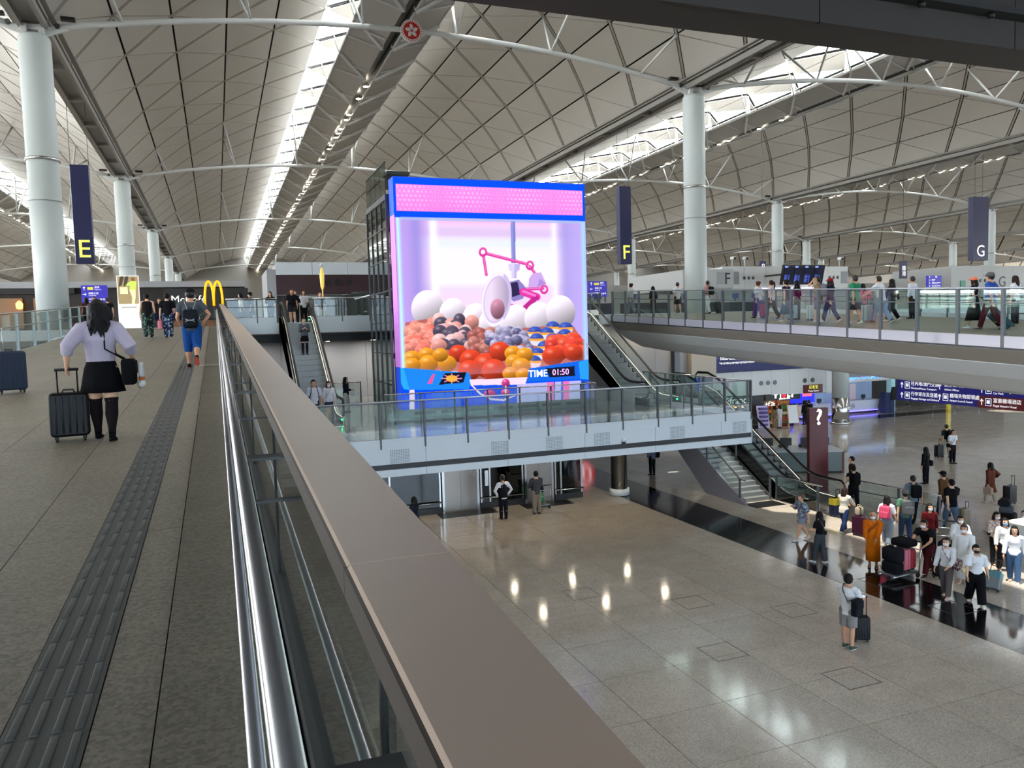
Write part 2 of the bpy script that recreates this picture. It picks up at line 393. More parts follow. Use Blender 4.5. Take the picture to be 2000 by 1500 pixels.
for i in range(-1, 5):
    for j in range(0, 6):
        if (i, j) in ((-1, 0), (1, 1), (1, 2), (2, 0), (3, 0), (4, 0), (4, 1)): continue
        column(i, j, names.get((i, j), 'small distant white roof column far down the departures hall'))
# dark bulkhead beam hanging across the top right corner
bk = tag(empty('trim_1', (0, 7.0, 10.7)), 'dark brown bulkhead beam overhead', kind='structure')
MB().box(-16, 44, .05, .6, .0, 1.6).build('beam_core', M_BULK, bk)
for q in range(-7, 14): MB().box(q*3+.33-2.985, q*3+.33, 0, .06, 0, 1.55).build('beam_panel', M_BULK, bk)
MB().box(-16, 44, -.18, 0, .33, .40).build('ledge', mat('bulkhead_dark', '#2c2a2a', .5), bk)
for q in range(12): MB().lathe([(.01, -.05), (.04, -.05), (.04, 0), (.01, 0)], (5.5+q*1.1, -.1, .33), 8).build('bolt', M_BLACK, bk)
lid = tag(MB().box(-16, 44, -12, 7.6, 12.3, 12.5).build('ceiling_low', mat('low_ceiling', '#6a645d', .7)), 'low dark ceiling above the ramp entrance', kind='structure')
# ------------------------------------------------------------------ arrivals floor
def tile_floor(name, label, x0, x1, y0, y1, z, size, m, skip=None, near=(0, 0), limit=290, th=0.03, gap=0.006, sub='floor_tile'):
    f = tag(MB().box(x0, x1, y0, y1, z-.25, z-th).build(name, M_JOINT), label, kind='structure')
    cells = []
    sx = sy = size
    if isinstance(size, tuple): sx, sy = size
    for a in range(int(math.floor(x0/sx)), int(math.ceil(x1/sx))):
        for b in range(int(math.floor(y0/sy)), int(math.ceil(y1/sy))):
            X0, X1, Y0, Y1 = max(a*sx, x0), min(a*sx+sx, x1), max(b*sy, y0), min(b*sy+sy, y1)
            if X1-X0 < .05 or Y1-Y0 < .05: continue
            if skip and skip((X0+X1)/2, (Y0+Y1)/2): continue
            cells.append((math.hypot((X0+X1)/2-near[0], (Y0+Y1)/2-near[1]), X0, X1, Y0, Y1))
    cells.sort(); cache = {}; rest = MB()
    for q, (d, X0, X1, Y0, Y1) in enumerate(cells):
        w, h = X1-X0-2*gap, Y1-Y0-2*gap; cx, cy = (X0+X1)/2, (Y0+Y1)/2
        if q < limit:
            key = (round(w, 3), round(h, 3))
            if key not in cache: cache[key] = MB().box(-w/2, w/2, -h/2, h/2, -th, 0).mesh('tile', m)
            obj(sub, cache[key], f, loc=(cx, cy, z))
        else: rest.box(cx-w/2, cx+w/2, cy-h/2, cy+h/2, z-th, z)
    if rest.v: tag(rest.build(sub+'_field', m, f), kind='stuff')
    return f
SX0, SX1 = 16.2, 18.42                       # black granite band along the hall
floor5 = tile_floor('floor', 'polished grey granite floor of the arrivals hall', -60, 180, -12, 120, L5, 1.8, M_FLOOR5,
                    skip=lambda x, y: SX0-.9 < x < SX1+.9, near=(13, 18))
for x0, x1 in ((14.4, SX0), (SX1, 19.8)):
    rest = MB()
    for b in range(-6, 66):
        Y0, Y1 = b*1.8, b*1.8+1.8
        if -1 < b < 26: MB().box(x0+.006-(x0+x1)/2, x1-.006-(x0+x1)/2, -.894, .894, -.03, 0).build('floor_tile', M_FLOOR5, floor5, loc=((x0+x1)/2, Y0+.9, L5))
        else: rest.box(x0+.006, x1-.006, Y0+.006, Y1-.006, L5-.03, L5)
    tag(rest.build('floor_tile_edge_field', M_FLOOR5, floor5), kind='stuff')
for b in range(-4, 40):
    MB().box(SX0-(SX0+SX1)/2+.004, SX1-(SX0+SX1)/2-.004, -1.496, 1.496, -.03, 0).build('black_stone', M_BLACKST, floor5, loc=((SX0+SX1)/2, b*3+1.5, L5))
# second dark band crossing the far side of the hall
MB().box(30, 150, 45.0, 46.6, L5+.001, L5+.004).build('dark_band_stone', M_BLACKST, floor5)
for x, y, rz in ((10.4, 14.6, 0), (13.6, 16.0, 0), (9.2, 19.5, 0), (12.0, 12.4, 0), (17.3, 14.4, 0), (17.3, 16.8, 0), (11.6, 17.6, 0)):
    a = MB(); a.box(-.42, .42, -.42, -.40, 0, .003); a.box(-.42, .42, .40, .42, 0, .003); a.box(-.42, -.40, -.42, .42, 0, .003); a.box(.40, .42, -.42, .42, 0, .003)
    a.build('access_frame', M_STEELD, floor5, loc=(x, y, L5))
tag(MB().box(-400, 500, -300, 700, -.6, -.3).build('ground', mat('outside_ground', '#8a8780', .8)), 'ground around the terminal', kind='structure')

# ------------------------------------------------------------------ our ramp
def rz(y): return RZ+SLOPE*y
RX0, RX1, RY0, RY1 = -5.75, 0.42, -3.0, 43.8
ang = math.atan(SLOPE); LEN = (RY1-RY0)/math.cos(ang)
ramp = tag(empty('floor_ramp', (0, RY0, rz(RY0))), 'sloping granite walkway up to the departures level', kind='structure')
ramp.rotation_euler = (ang, 0, 0)           # local y runs up the slope
MB().box(RX0-.15, RX1, 0, LEN, -.55, -.03).build('ramp_slab', M_JOINT, ramp)
MB().prism([(RX0-.15, -.5), (RX1, -.5), (RX1-.9, -1.3), (RX0+.8, -1.3)], 0, LEN, 1).build('ramp_soffit', M_SOFFIT, ramp)
TX0, TX1 = -.84, -.53                        # tactile strip
xs = [RX0, -4.9, -4.0, -3.1, -2.2, -1.3, TX0, TX1, -.30, RX1-.2]
cache = {}; k = 0
for a in range(len(xs)-1):
    if xs[a] == TX0: continue
    step = 1.85; off = -.25
    for b in range(0, 27):
        y0, y1 = max(0, b*step+off), min(LEN, b*step+off+step)
        if y1-y0 < .05: continue
        w, h = xs[a+1]-xs[a]-.006, y1-y0-.006; key = (round(w, 3), round(h, 3))
        if key not in cache: cache[key] = MB().box(-w/2, w/2, -h/2, h/2, -.03, 0).mesh('ramp_tile', M_FLOORR)
        obj('ramp_tile', cache[key], ramp, loc=((xs[a]+xs[a+1])/2, (y0+y1)/2, 0))
M_TACT = mat('tactile_grey', '#4b4b49', .55, bump=.15, bscale=60)
tw = TX1-TX0
tm = MB(); tm.box(-tw/2+.002, tw/2-.002, -.149, .149, -.03, .002)
for q in range(4):
    x = -tw/2+tw*(q+.5)/4; tm.rbox((x, 0, .002), (.032, .27, .012), .012, axis=1, n=3)
tme = tm.mesh('tactile_tile', M_TACT)
td = MB(); td.box(-tw/2+.002, tw/2-.002, -.149, .149, -.03, .002)
for a in range(4):
    for b in range(4): td.lathe([(.014, .002), (.011, .007), (.002, .008)], (-tw/2+tw*(a+.5)/4, -.112+.075*b, 0), 8)
tde = td.mesh('tactile_dot_tile', M_TACT)
strip = tag(empty('tactile_strip', (0, 0, 0)), None); strip.parent = ramp
for b in range(int(LEN/.3)): obj('tactile_tile', tde if 53 < b*.3/.3*1.0 < 58 and False else (tde if 72 <= b <= 75 else tme), strip, loc=((TX0+TX1)/2, b*.3+.15, .001))
MB().box(-.50, RX1-.25, 22.6, 22.95, 0, .0025).build('movement_joint_cover', mat('joint_cover', '#a29b90', .5), ramp)
# parapet on the right side of our ramp
par = thing('parapet', 'bronze capped parapet with glass panels and steel handrails beside the ramp', 'parapet', (0, RY0, rz(RY0))); par.rotation_euler = (ang, 0, 0)
CH = 1.15; bayl = 3.0; y = -RY0+1.55-2*bayl-.05+.0   # one cap joint falls 1.55 m ahead of the camera
b = 0
while y < LEN:
    y0, y1 = max(y, 0), min(y+bayl, LEN)
    c = MB(); c.prism([(.200, CH-.035), (.203, CH-.004), (.209, CH), (.397, CH), (.402, CH-.006), (.402, CH-.12), (.385, CH-.12), (.385, CH-.03), (.206, CH-.03), (.206, CH-.035)], y0+.002, y1-.002, 1)
    cap = c.build('cap_panel', M_CAP, par); MB().box(.196, .206, y0+.002, y1-.002, CH-.06, CH-.005).build('shaded_cap_lip', M_CAPEDGE, cap)  # lip darker than the cap, its shade painted in
    g = MB(); g.box(.262, .276, y0+.012, y1-.012, .10, CH-.03); g.build('glass_pane', glass('parapet_glass', (.80, .86, .83), 1.3), par)
    g = MB(); g.box(.255, .283, y1-.008, y1+.008, .06, CH-.03); g.build('glass_joint', M_BLACK, par)
    y += bayl
for nm, x, z, r in (('upper_handrail', .078, .86, .027), ('lower_handrail', .085, .62, .025), ('handrail_bar', .028, .82, .016), ('glass_edge_rail', .235, 1.03, .014), ('base_rail', .15, .16, .02)):
    MB().tube([(x, 0, z), (x, LEN, z)], r, 16).build(nm, M_TUBE, par)
for q in range(18):
    yy = q*2.75+1.55
    if yy > LEN-.3: break
    MB().box(.09, .262, yy-.05, yy+.05, .845, .857).build('bracket', M_STEELD, par); MB().box(.07, .262, yy-.02, yy+.02, .625, .637).build('bracket', M_STEELD, par)
MB().box(.23, .40, 0, LEN, -.02, .10).build('base_channel', M_STEELD, par); MB().box(.40, .42, 0, LEN, -.9, .12).build('outer_fascia', M_CAPEDGE, par)

# ------------------------------------------------------------------ glass balustrades with posts
def balustrade(label, p0, p1, spacing=1.38, height=1.25, up=.27, drop=0.0, side=1, mid=True, rail=M_STEEL, postm=M_POST, gl=M_GLASS, phase=0.0, pw=.05, name='glass_balustrade', upm=None, group=None):
    """posts, panes and rails from p0 to p1 (floor points, may slope)"""
    p0, p1 = Vector(p0), Vector(p1); d = p1-p0; L = math.hypot(d.x, d.y); s = d.z/L; a = math.atan2(d.y, d.x)
    t = thing(name, label, 'balustrade', p0, a, group)
    def q(x, y, z): return (x, y, z+s*x)
    def slab(x0, x1, y0, y1, z0, z1):
        m = MB(); m.add([q(x0, y0, z0), q(x1, y0, z0), q(x0, y1, z0), q(x1, y1, z0), q(x0, y0, z1), q(x1, y0, z1), q(x0, y1, z1), q(x1, y1, z1)],
                        [(0, 2, 3, 1), (4, 5, 7, 6), (0, 1, 5, 4), (2, 6, 7, 3), (0, 4, 6, 2), (1, 3, 7, 5)]); return m
    xs = [phase+i*spacing for i in range(int((L-phase)/spacing)+1)]
    if not xs or xs[0] > .3: xs = [0.0]+xs
    if L-xs[-1] > .3: xs.append(L)
    for x in xs:
        m = MB(); m.box(-pw/2, pw/2, -.045, .045, -drop, height-.02); m.build('post', postm, t, loc=q(x, 0, 0))
    for x0, x1 in zip(xs[:-1], xs[1:]):
        slab(x0+pw/2+.01, x1-pw/2-.01, -.008, .004, up+.02 if up else .06, height-.05).build('glass_pane', gl, t)
        if up: slab(x0+pw/2, x1-pw/2, -.03, .02, -drop, up).build('kick_panel', upm or M_PANELW, t)
    MB().tube([q(-.03, 0, height), q(L+.03, 0, height)], .028, 10).build('top_rail', rail, t)
    if mid: slab(0, L, -.055, -.035, height-.42, height-.39).build('mid_rail', postm, t)
    return t
# left side of our ramp
balustrade('glass balustrade with flat grey rails along the left side of the ramp', (RX0, 4, rz(4)), (RX0, RY1, rz(RY1)), 2.4, 1.15, .0, .1, mid=True, pw=.045, postm=mat('post_pale', '#9aa3a4', .35, .4))

# ------------------------------------------------------------------ second ramp on the right
def rz2(y): return RZ2+SLOPE*y
BX0, BX1, BY0, BY1 = 19.75, 29.5, -8.0, 37.4
br = tag(empty('floor_bridge'), 'second sloping bridge on the right with a curved grey soffit', kind='structure')
def sweep(poly, y0, y1, name, m, parent, n=1):
    mb = MB(); mb.loft([[(x, y, z+rz2(y)) for x, z in poly] for y in (y0, y1)]); return mb.build(name, m, parent)
sweep([(BX0, 0), (BX1, 0), (BX1, -.3), (BX0, -.3)], BY0, BY1, 'bridge_deck', M_FLOORR, br)
yy = BY0
while yy < BY1:                               # tan facing panels under the edge, then the hull shaped soffit
    y1 = min(yy+2.3, BY1)
    a, b2 = rz2(yy), rz2(y1-.015)
    MB().add([(BX0-.03, yy+.5, a-.36), (BX0-.03, y1+.485, b2-.36), (BX0+.28, yy-.35, a-.80), (BX0+.28, y1-.365, b2-.80)], [(0, 1, 3, 2)]).build('edge_panel', M_TAN, br)
    yy = y1
sweep([(BX0+.28, -.80), (BX0+.9, -1.25), (BX0+1.9, -1.75), (BX0+3.2, -2.0), (BX1-3.2, -2.0), (BX1-.9, -1.25), (BX1, -.36), (BX0+.3, -.36)], BY0, BY1, 'bridge_soffit', M_SOFFIT, br)
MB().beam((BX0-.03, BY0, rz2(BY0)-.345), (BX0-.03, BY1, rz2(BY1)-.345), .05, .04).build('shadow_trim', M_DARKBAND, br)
balustrade('near glass balustrade with grey posts along the right bridge', (BX0, BY1-.3, rz2(BY1-.3)), (BX0, 4, rz2(4)), 1.38, 1.27, -.02, .33, phase=0.0, pw=.09, upm=mat('lilac_panel', '#a9a9b6', .4), rail=mat('rail_satin', '#aab0b8', .3, .8))
balustrade('far glass balustrade of the right bridge behind the walking people', (BX1, BY1, rz2(BY1)), (BX1, 4, rz2(4)), 1.38, 1.27, .2, .1, pw=.06)
# ------------------------------------------------------------------ departures slab
s7 = tag(empty('floor_departures'), 'departures level floor behind the escalators', kind='structure')
sl = MB()
for x0, x1, y0, y1 in ((-60, 260, 43.8, 230), (.42, 2.85, 39.7, 43.8), (2.85, 4.5, 40.4, 43.8), (4.5, 17.05, 39.7, 43.8), (17.05, 19.05, 39.9, 43.8), (19.05, 29.6, 37.4, 43.8)):
    sl.box(x0, x1, y0, y1, L7-.55, L7)
sl.build('slab', M_FLOORR, s7)
fa = MB()
for x0, x1, y0 in ((.42, 2.85, 39.7), (4.5, 17.05, 39.7), (19.05, 29.6, 37.4), (29.6, 160, 43.8), (-60, -5.9, 43.8)): fa.box(x0, x1, y0-.04, y0, L7-.5, L7+.02)
fa.build('slab_fascia', M_PANELW, s7)
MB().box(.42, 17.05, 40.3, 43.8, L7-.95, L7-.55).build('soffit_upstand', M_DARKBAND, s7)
balustrade('glass balustrade along the departures edge between ramp and left escalator', (.5, 39.75, L7), (2.8, 39.75, L7), 1.38, 1.2, .3, .05)
balustrade('glass balustrade along the departures edge right of the left escalator', (4.55, 39.75, L7), (10.0, 39.75, L7), 1.38, 1.2, .3, .05)
balustrade('short glass balustrade on the departures edge beside the right escalator top', (14.8, 39.75, L7), (17.0, 39.75, L7), 1.1, 1.2, .3, .05)
balustrade('short glass balustrade between right escalator top and the bridge', (19.3, 37.75, L7), (19.3, 39.8, L7), 1.1, 1.2, .3, .05)

# ------------------------------------------------------------------ lift platform
PF, PXR = 23.4, 18.05
pl = tag(empty('floor_platform'), 'mid level platform carrying the giant screen', kind='structure')
m = MB(); m.box(1.0, PXR, PF+.05, 44, L6-.5, L6-.012); m.box(PXR, 19.75, 28.9, 44, L6-.5, L6-.012); m.box(19.75, 24.2, 33.9, 44, L6-.5, L6-.012); m.build('platform_slab', M_JOINT, pl)
tc = {}
for a in range(0, 15):
    for b in range(0, 13):
        x0, y0 = 1.0+a*1.2, PF+.06+b*1.2
        x1 = min(x0+1.2, PXR)
        if x1-x0 < .1: continue
        w = x1-x0-.005; key = round(w, 3)
        if key not in tc: tc[key] = MB().box(-w/2, w/2, -.5975, .5975, -.012, 0).mesh('platform_tile', M_FLOOR6)
        obj('platform_tile', tc[key], pl, loc=((x0+x1)/2, y0+.6, L6))
m = MB(); m.box(1.0, PXR, 39.06, 44, L6-.012, L6); m.box(PXR, 19.75, 28.9, 44, L6-.012, L6); m.box(19.75, 24.2, 33.9, 44, L6-.012, L6); m.build('platform_rear_paving', M_FLOOR6, pl)
xs = [1.2, 3.45, 6.0, 8.75, 11.35, 14.05, 16.65, PXR]
xs = [1.0, 3.2, 5.86, 8.55, 11.3, 14.0, 16.7, PXR]
for x0, x1 in zip(xs[:-1], xs[1:]):
    MB().box(x0+.006, x1-.006, PF-.02, PF+.05, L6-.53, L6-.06).build('fascia_panel', M_PANELW, pl)
    MB().box(x0+.006, x1-.006, PF-.02, PF+.05, L6-.92, L6-.70).build('lower_fascia_panel', M_PANELW, pl)
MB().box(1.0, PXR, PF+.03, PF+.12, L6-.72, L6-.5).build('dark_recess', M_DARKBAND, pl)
MB().box(1.0, PXR, PF+.05, 44, L6-.9, L6-.6).build('platform_soffit', M_GREYW, pl)
MB().box(PXR-.03, PXR, PF-.02, 28.9, L6-.92, L6-.0).build('side_fascia', M_PANELW, pl)
# perforated speaker patches in the fascia and a small dome camera
dot = MB()
for a in range(11):
    for b in range(9): dot.box(-.30+a*.055, -.30+a*.055+.03, -.004, 0, -.2+b*.047, -.2+b*.047+.026)
dme = dot.mesh('perforation', mat('perforation_grey', '#7e868c', .6))
for x in (5.05, 8.3, 10.2, 11.95, 14.9, 17.5): obj('perforated_vent', dme, pl, loc=(x, PF-.021, L6-.3))
t = thing('dome_camera', 'small white dome camera fixed to the platform fascia', 'camera', (12.75, PF-.03, L6-.46))
MB().lathe([(.005, .12), (.07, .12), (.09, .06), (.09, .0)], n=12).build('housing', M_WHITE, t); MB().lathe([(.085, 0), (.075, -.04), (.04, -.075), (.003, -.085)], n=12).build('dome', M_BLACK, t)
balustrade('front glass balustrade of the platform with dark grey posts', (1.7, PF+.03, L6), (PXR-.03, PF+.03, L6), 1.38, 1.37, .24, .06, phase=.02, mid=False, pw=.055, rail=mat('rail_white', '#c2c8d2', .3, .6), upm=M_PANELW)
balustrade('side glass balustrade of the platform above the lower stairs', (PXR-.07, PF+.16, L6), (PXR-.07, 28.7, L6), 1.38, 1.37, .2, .05, mid=False, pw=.055)
balustrade('rear glass balustrade of the platform beside the left escalator', (4.6, 38.6, L6), (6.5, 38.6, L6), 1.3, 1.1, .1, .05, mid=False)
balustrade('glass balustrade beside the right escalator above the stairs', (19.6, 29.0, L6), (19.6, 33.8, L6), 1.38, 1.2, .2, .05, mid=False, pw=.055)
# grey panel walls behind platform and under the bridge
wl = tag(empty('wall_rear'), 'grey panelled wall under the departures level', kind='structure')
MB().box(-6, 19.5, 44.1, 44.3, L5, L7-.5).build('wall_core', M_JOINT, wl)
for a in range(11): MB().box(-6+a*2.3+.008, -6+a*2.3+2.292, 44.02, 44.1, L6, L7-.55).build('wall_panel', M_GREYW, wl)
for a in range(23): MB().box(-60+a*2.34+.01, -60+a*2.34+2.33, 44.05, 44.2, L5, L7-.5).build('left_wall_panel', mat('teal_wall', '#4d5c5c', .35, noise=.1, nscale=.4), wl)  # added panels close the bright opening under the slab at left
MB().box(18.5, 32.2, 46.1, 46.3, L5, L7-.5).build('wall_core_right', M_JOINT, wl)
for a in range(6): MB().box(18.5+a*2.28+.008, 18.5+a*2.28+2.272, 46.02, 46.1, L5, L7-.55).build('wall_panel', M_GREYW, wl)
MB().box(30.2, 32.2, 45.55, 46.0, L6-.2, L7-.9).build('wall_return', mat('cream_wall', '#b8b2a6', .5), wl)
MB().box(28.9, 29.3, 45.6, 46.0, L6-.2, L7-.6).build('wall_pier', M_STEELD, wl)

# ------------------------------------------------------------------ escalators
M_STEP = mat('step_grey', '#8e9190', .4, .5, bump=.3, bscale=120); M_TREAD = mat('tread_grey', '#75797a', .45, .4)
M_LEDGLINT = mat('led_and_glint', '#fff4e0', .4, emit=1.6)  # lit strips; on the left escalator they paint highlights of the steel
M_GREENLED = mat('green_arrow_light', '#22ff88', .4, emit=8.0)
def escalator(label, x0, x1, ybot, zb, zt, sidem, led=True, glow=True):
    """steps rise with +y; ybot is the lower end of the handrail"""
    W = x1-x0; t = thing('escalator', label, 'escalator', ((x0+x1)/2, ybot, zb)); H = zt-zb; tan = math.tan(math.radians(30))
    yc0 = 1.0; ys = 2.0; ye = ys+H/tan; yc1 = ye+.6; yend = ye+1.5
    def zf(y): return 0 if y < ys else (H if y > ye else (y-ys)*tan)
    def prof(off, n=8):
        pts = [(0.25, off), (1.2, off), (1.7, off+.02), (2.1, off+.12), (2.5, off+.5*tan)]
        pts += [(ye-.45, off+(ye-.45-ys)*tan), (ye-.05, off+H-.14), (ye+.4, off+H), (yend-.25, off+H)]
        return pts
    hw = W/2
    for s in (-1, 1):
        x = s*(hw-.12)
        # cladding side wall and inner skirt
        pts = prof(.28); low = [(yend, H-.55), (ye, H-.95), (2.1, -.0), (0, 0)] if H > 1 else []
        m = MB(); m.prism([(0, .25)]+pts[1:-1]+[(yend, H+.28), (yend, H-.3), (ye+.3, H-1.0), (2.6, 0.0), (0, 0)], x-.02+s*.06, x+.10*s+.02, 0); m.build('side_cladding', sidem, t)
        m = MB(); m.prism([(0, .30)]+[(y, z+.04) for y, z in pts[1:-1]]+[(yend, H+.32), (yend, H+.02), (ye, H-.03)]+[(2.0, 0), (0, 0)], x-s*.03, x-s*.015, 0); m.build('skirt', M_STEEL, t)
        if led: MB().tube([(x-s*.04, y, z+.03) for y, z in pts], .008, 6).build('led_and_glint_strip', M_LEDGLINT, t)
        g = prof(.95); b = prof(.3)
        m = MB(); n = len(g)
        m.add([(x, y, z) for y, z in g]+[(x, y, z) for y, z in b], [(i, i+1, n+i+1, n+i) for i in range(n-1)]); m.build('glass_panel', M_GLASSG if False else M_GLASS, t)
        hr = prof(1.0); first = [(.55, .30), (.2, .36), (.03, .60), (.08, .86)]; last = [(yend-.05, H+.86), (yend, H+.6), (yend-.2, H+.36)]
        MB().tube([(x, y, z) for y, z in first+hr+last], .045, 8).build('handrail', M_RUBBER, t)
        MB().tube([(x, y, z-.06) for y, z in hr], .028, 6).build('handrail_guide', M_STEEL, t)
    iw = hw-.17
    sd = .4; k = 0; y = ys-.1
    st = MB(); st.box(-iw, iw, 0, sd, -.03, 0); stm = None
    while y < ye+.2:
        z = zf(y+.2); z2 = zf(y-.2)
        m = MB(); m.box(-iw, iw, 0, sd, -.02, 0); m.box(-iw, iw, .0, .015, -.23, -.02); m.box(-iw, -iw+.03, 0, sd, 0, .004)
        if stm is None: stm = m.mesh('step', M_STEP)
        obj('step', stm, t, loc=(0, y, min(H, z))); y += sd; k += 1
    MB().box(-iw, iw, -.3, ys-.1, -.01, .015).build('lower_landing', M_STEEL, t); MB().box(-iw, iw, ye+.2, yend, H-.02, H+.01).build('upper_landing', M_STEEL, t)
    if glow:
        MB().box(iw-.0, iw+.04, .35, .43, .16, .22).build('green_light', M_GREENLED, t); MB().box(iw-.0, iw+.04, yend-.5, yend-.42, H+.12, H+.18).build('green_light', M_GREENLED, t)
    return t
escalator('left escalator carrying a man in a suit, with tan side panel', 2.9, 4.5, 30.0, L6, L7, mat('tan_cladding', '#cdb094', .4))  # glowing strips here stand in for glints on the steel skirts
escalator('right escalator beside the giant screen climbing to the bridge', 17.1, 19.0, 29.2, L6, L7, mat('grey_cladding', '#6c7072', .45, .2))
escalator('lower escalator with glowing strips climbing from the arrivals floor', 21.7, 23.3, 24.2, L5, L6, M_STEELD)
MB().box(17.0, 17.08, 30.2, 39.6, L6, L6+.6).build('escalator_plinth', M_GREYW, pl)
# filled side of the right escalator
tag(MB().prism([(31.5, L6), (39.7, L6), (39.7, L7-.5), (38.5, L7-.5)], 17.12, 17.2, 0).build('wall_escalator', mat('dark_grey_wall', '#5f6365', .5)), 'dark grey wall under the right escalator', kind='structure')
# stairs left of the lower escalator
st = thing('staircase', 'grey staircase with side panel left of the lower escalator', 'stairs', (20.65, 26.6, L5))
rise, run, nst = (L6-L5)/24, .29, 24
for q in range(nst): MB().box(-.72, .72, q*run, q*run+run+.02, (q+1)*rise-.16, (q+1)*rise).build('step', M_STEP, st)
MB().prism([(-.5, 0), (0, .25), (nst*run+.3, L6-L5+.2), (nst*run+.3, L6-L5-.4), (2.4, 0)], -.80, -.72, 0).build('side_panel', mat('lilac_side', '#8d8e99', .4, .2), st)
MB().prism([(0, 0), (0, .2), (nst*run, L6-L5+.15), (nst*run, L6-L5-.5), (1.0, 0)], .72, .8, 0).build('side_panel', M_STEELD, st)
sa = (L6-L5)/(nst*run)
for x in (-.76, .76):
    m = MB(); m.add([(x, 0, .35), (x, nst*run, L6-L5+.35), (x, nst*run, L6-L5+1.0), (x, 0, 1.0)], [(0, 1, 2, 3)]); m.build('glass_panel', M_GLASS, st)
    MB().tube([(x, -.35, 1.02), (x, 0, 1.04), (x, nst*run, L6-L5+1.04)], .035, 8).build('handrail', M_STEELD, st)
    for q in (0, .33, .66, 1): MB().beam((x, q*nst*run, q*(L6-L5)), (x, q*nst*run, q*(L6-L5)+1.02), .07, .07).build('post', M_POST, st)
MB().box(-.7, .75, -1.0, -.15, .002, .012).build('foot_mat', M_RUBBER, st)
balustrade('low railing with glass guiding people to the lower escalator', (23.6, 24.0, L5), (24.0, 20.6, L5), 1.8, 1.05, .0, 0, mid=True, rail=M_STEEL)
balustrade('short glass railing between stairs and lower escalator', (21.58, 26.4, L5), (21.58, 23.8, L5), 1.2, 1.05, .0, 0, mid=True)

# ------------------------------------------------------------------ lift tower behind the screen
tw = thing('lift_tower', 'green glass lift tower with dark mullions behind the giant screen', 'tower', (0, 0, L6)); TX0_, TX1_, TY0, TY1, TH = 6.75, 15.2, 32.0, 36.2, 9.0
for q in range(9):
    zz = q*1.3
    for a in range(4): MB().box(TX0_-.01, TX0_+.01, TY0+a*1.07+.03, TY0+a*1.07+1.04, zz+.03, min(zz+1.27, TH)).build('glass_pane', M_GLASSG, tw)
    MB().box(TX0_-.04, TX0_+.04, TY0, TY1, zz-.02, zz+.02).build('transom', M_STEELD, tw)
for a in range(5): MB().box(TX0_-.05, TX0_+.05, TY0+a*1.07-.03, TY0+a*1.07+.03, 0, TH).build('mullion', M_STEELD, tw)
MB().box(TX0_+1.2, TX1_, TY0, TY1, 0, TH-.1).build('shaft_wall', mat('shaft_grey', '#4f5855', .5), tw)
for q in range(6): MB().box(TX0_+.15, TX0_+1.1, TY0+.3, TY1-.3, q*1.9+.5, q*1.9+.62).build('shaft_floor', M_STEELD, tw)
for a in (.25, .8): MB().beam((TX0_+a, TY0+.5, 0), (TX0_+a, TY0+.5, TH), .1, .1).build('lift_rail', M_STEEL, tw)
MB().box(TX0_-.05, TX1_+.05, TY0-.05, TY1+.05, TH-.1, TH+.12).build('tower_roof', M_STEELD, tw)
MB().box(TX0_-.12, TX0_-.02, TY0, TY1, .0, .35).build('tower_base', M_STEEL, tw)

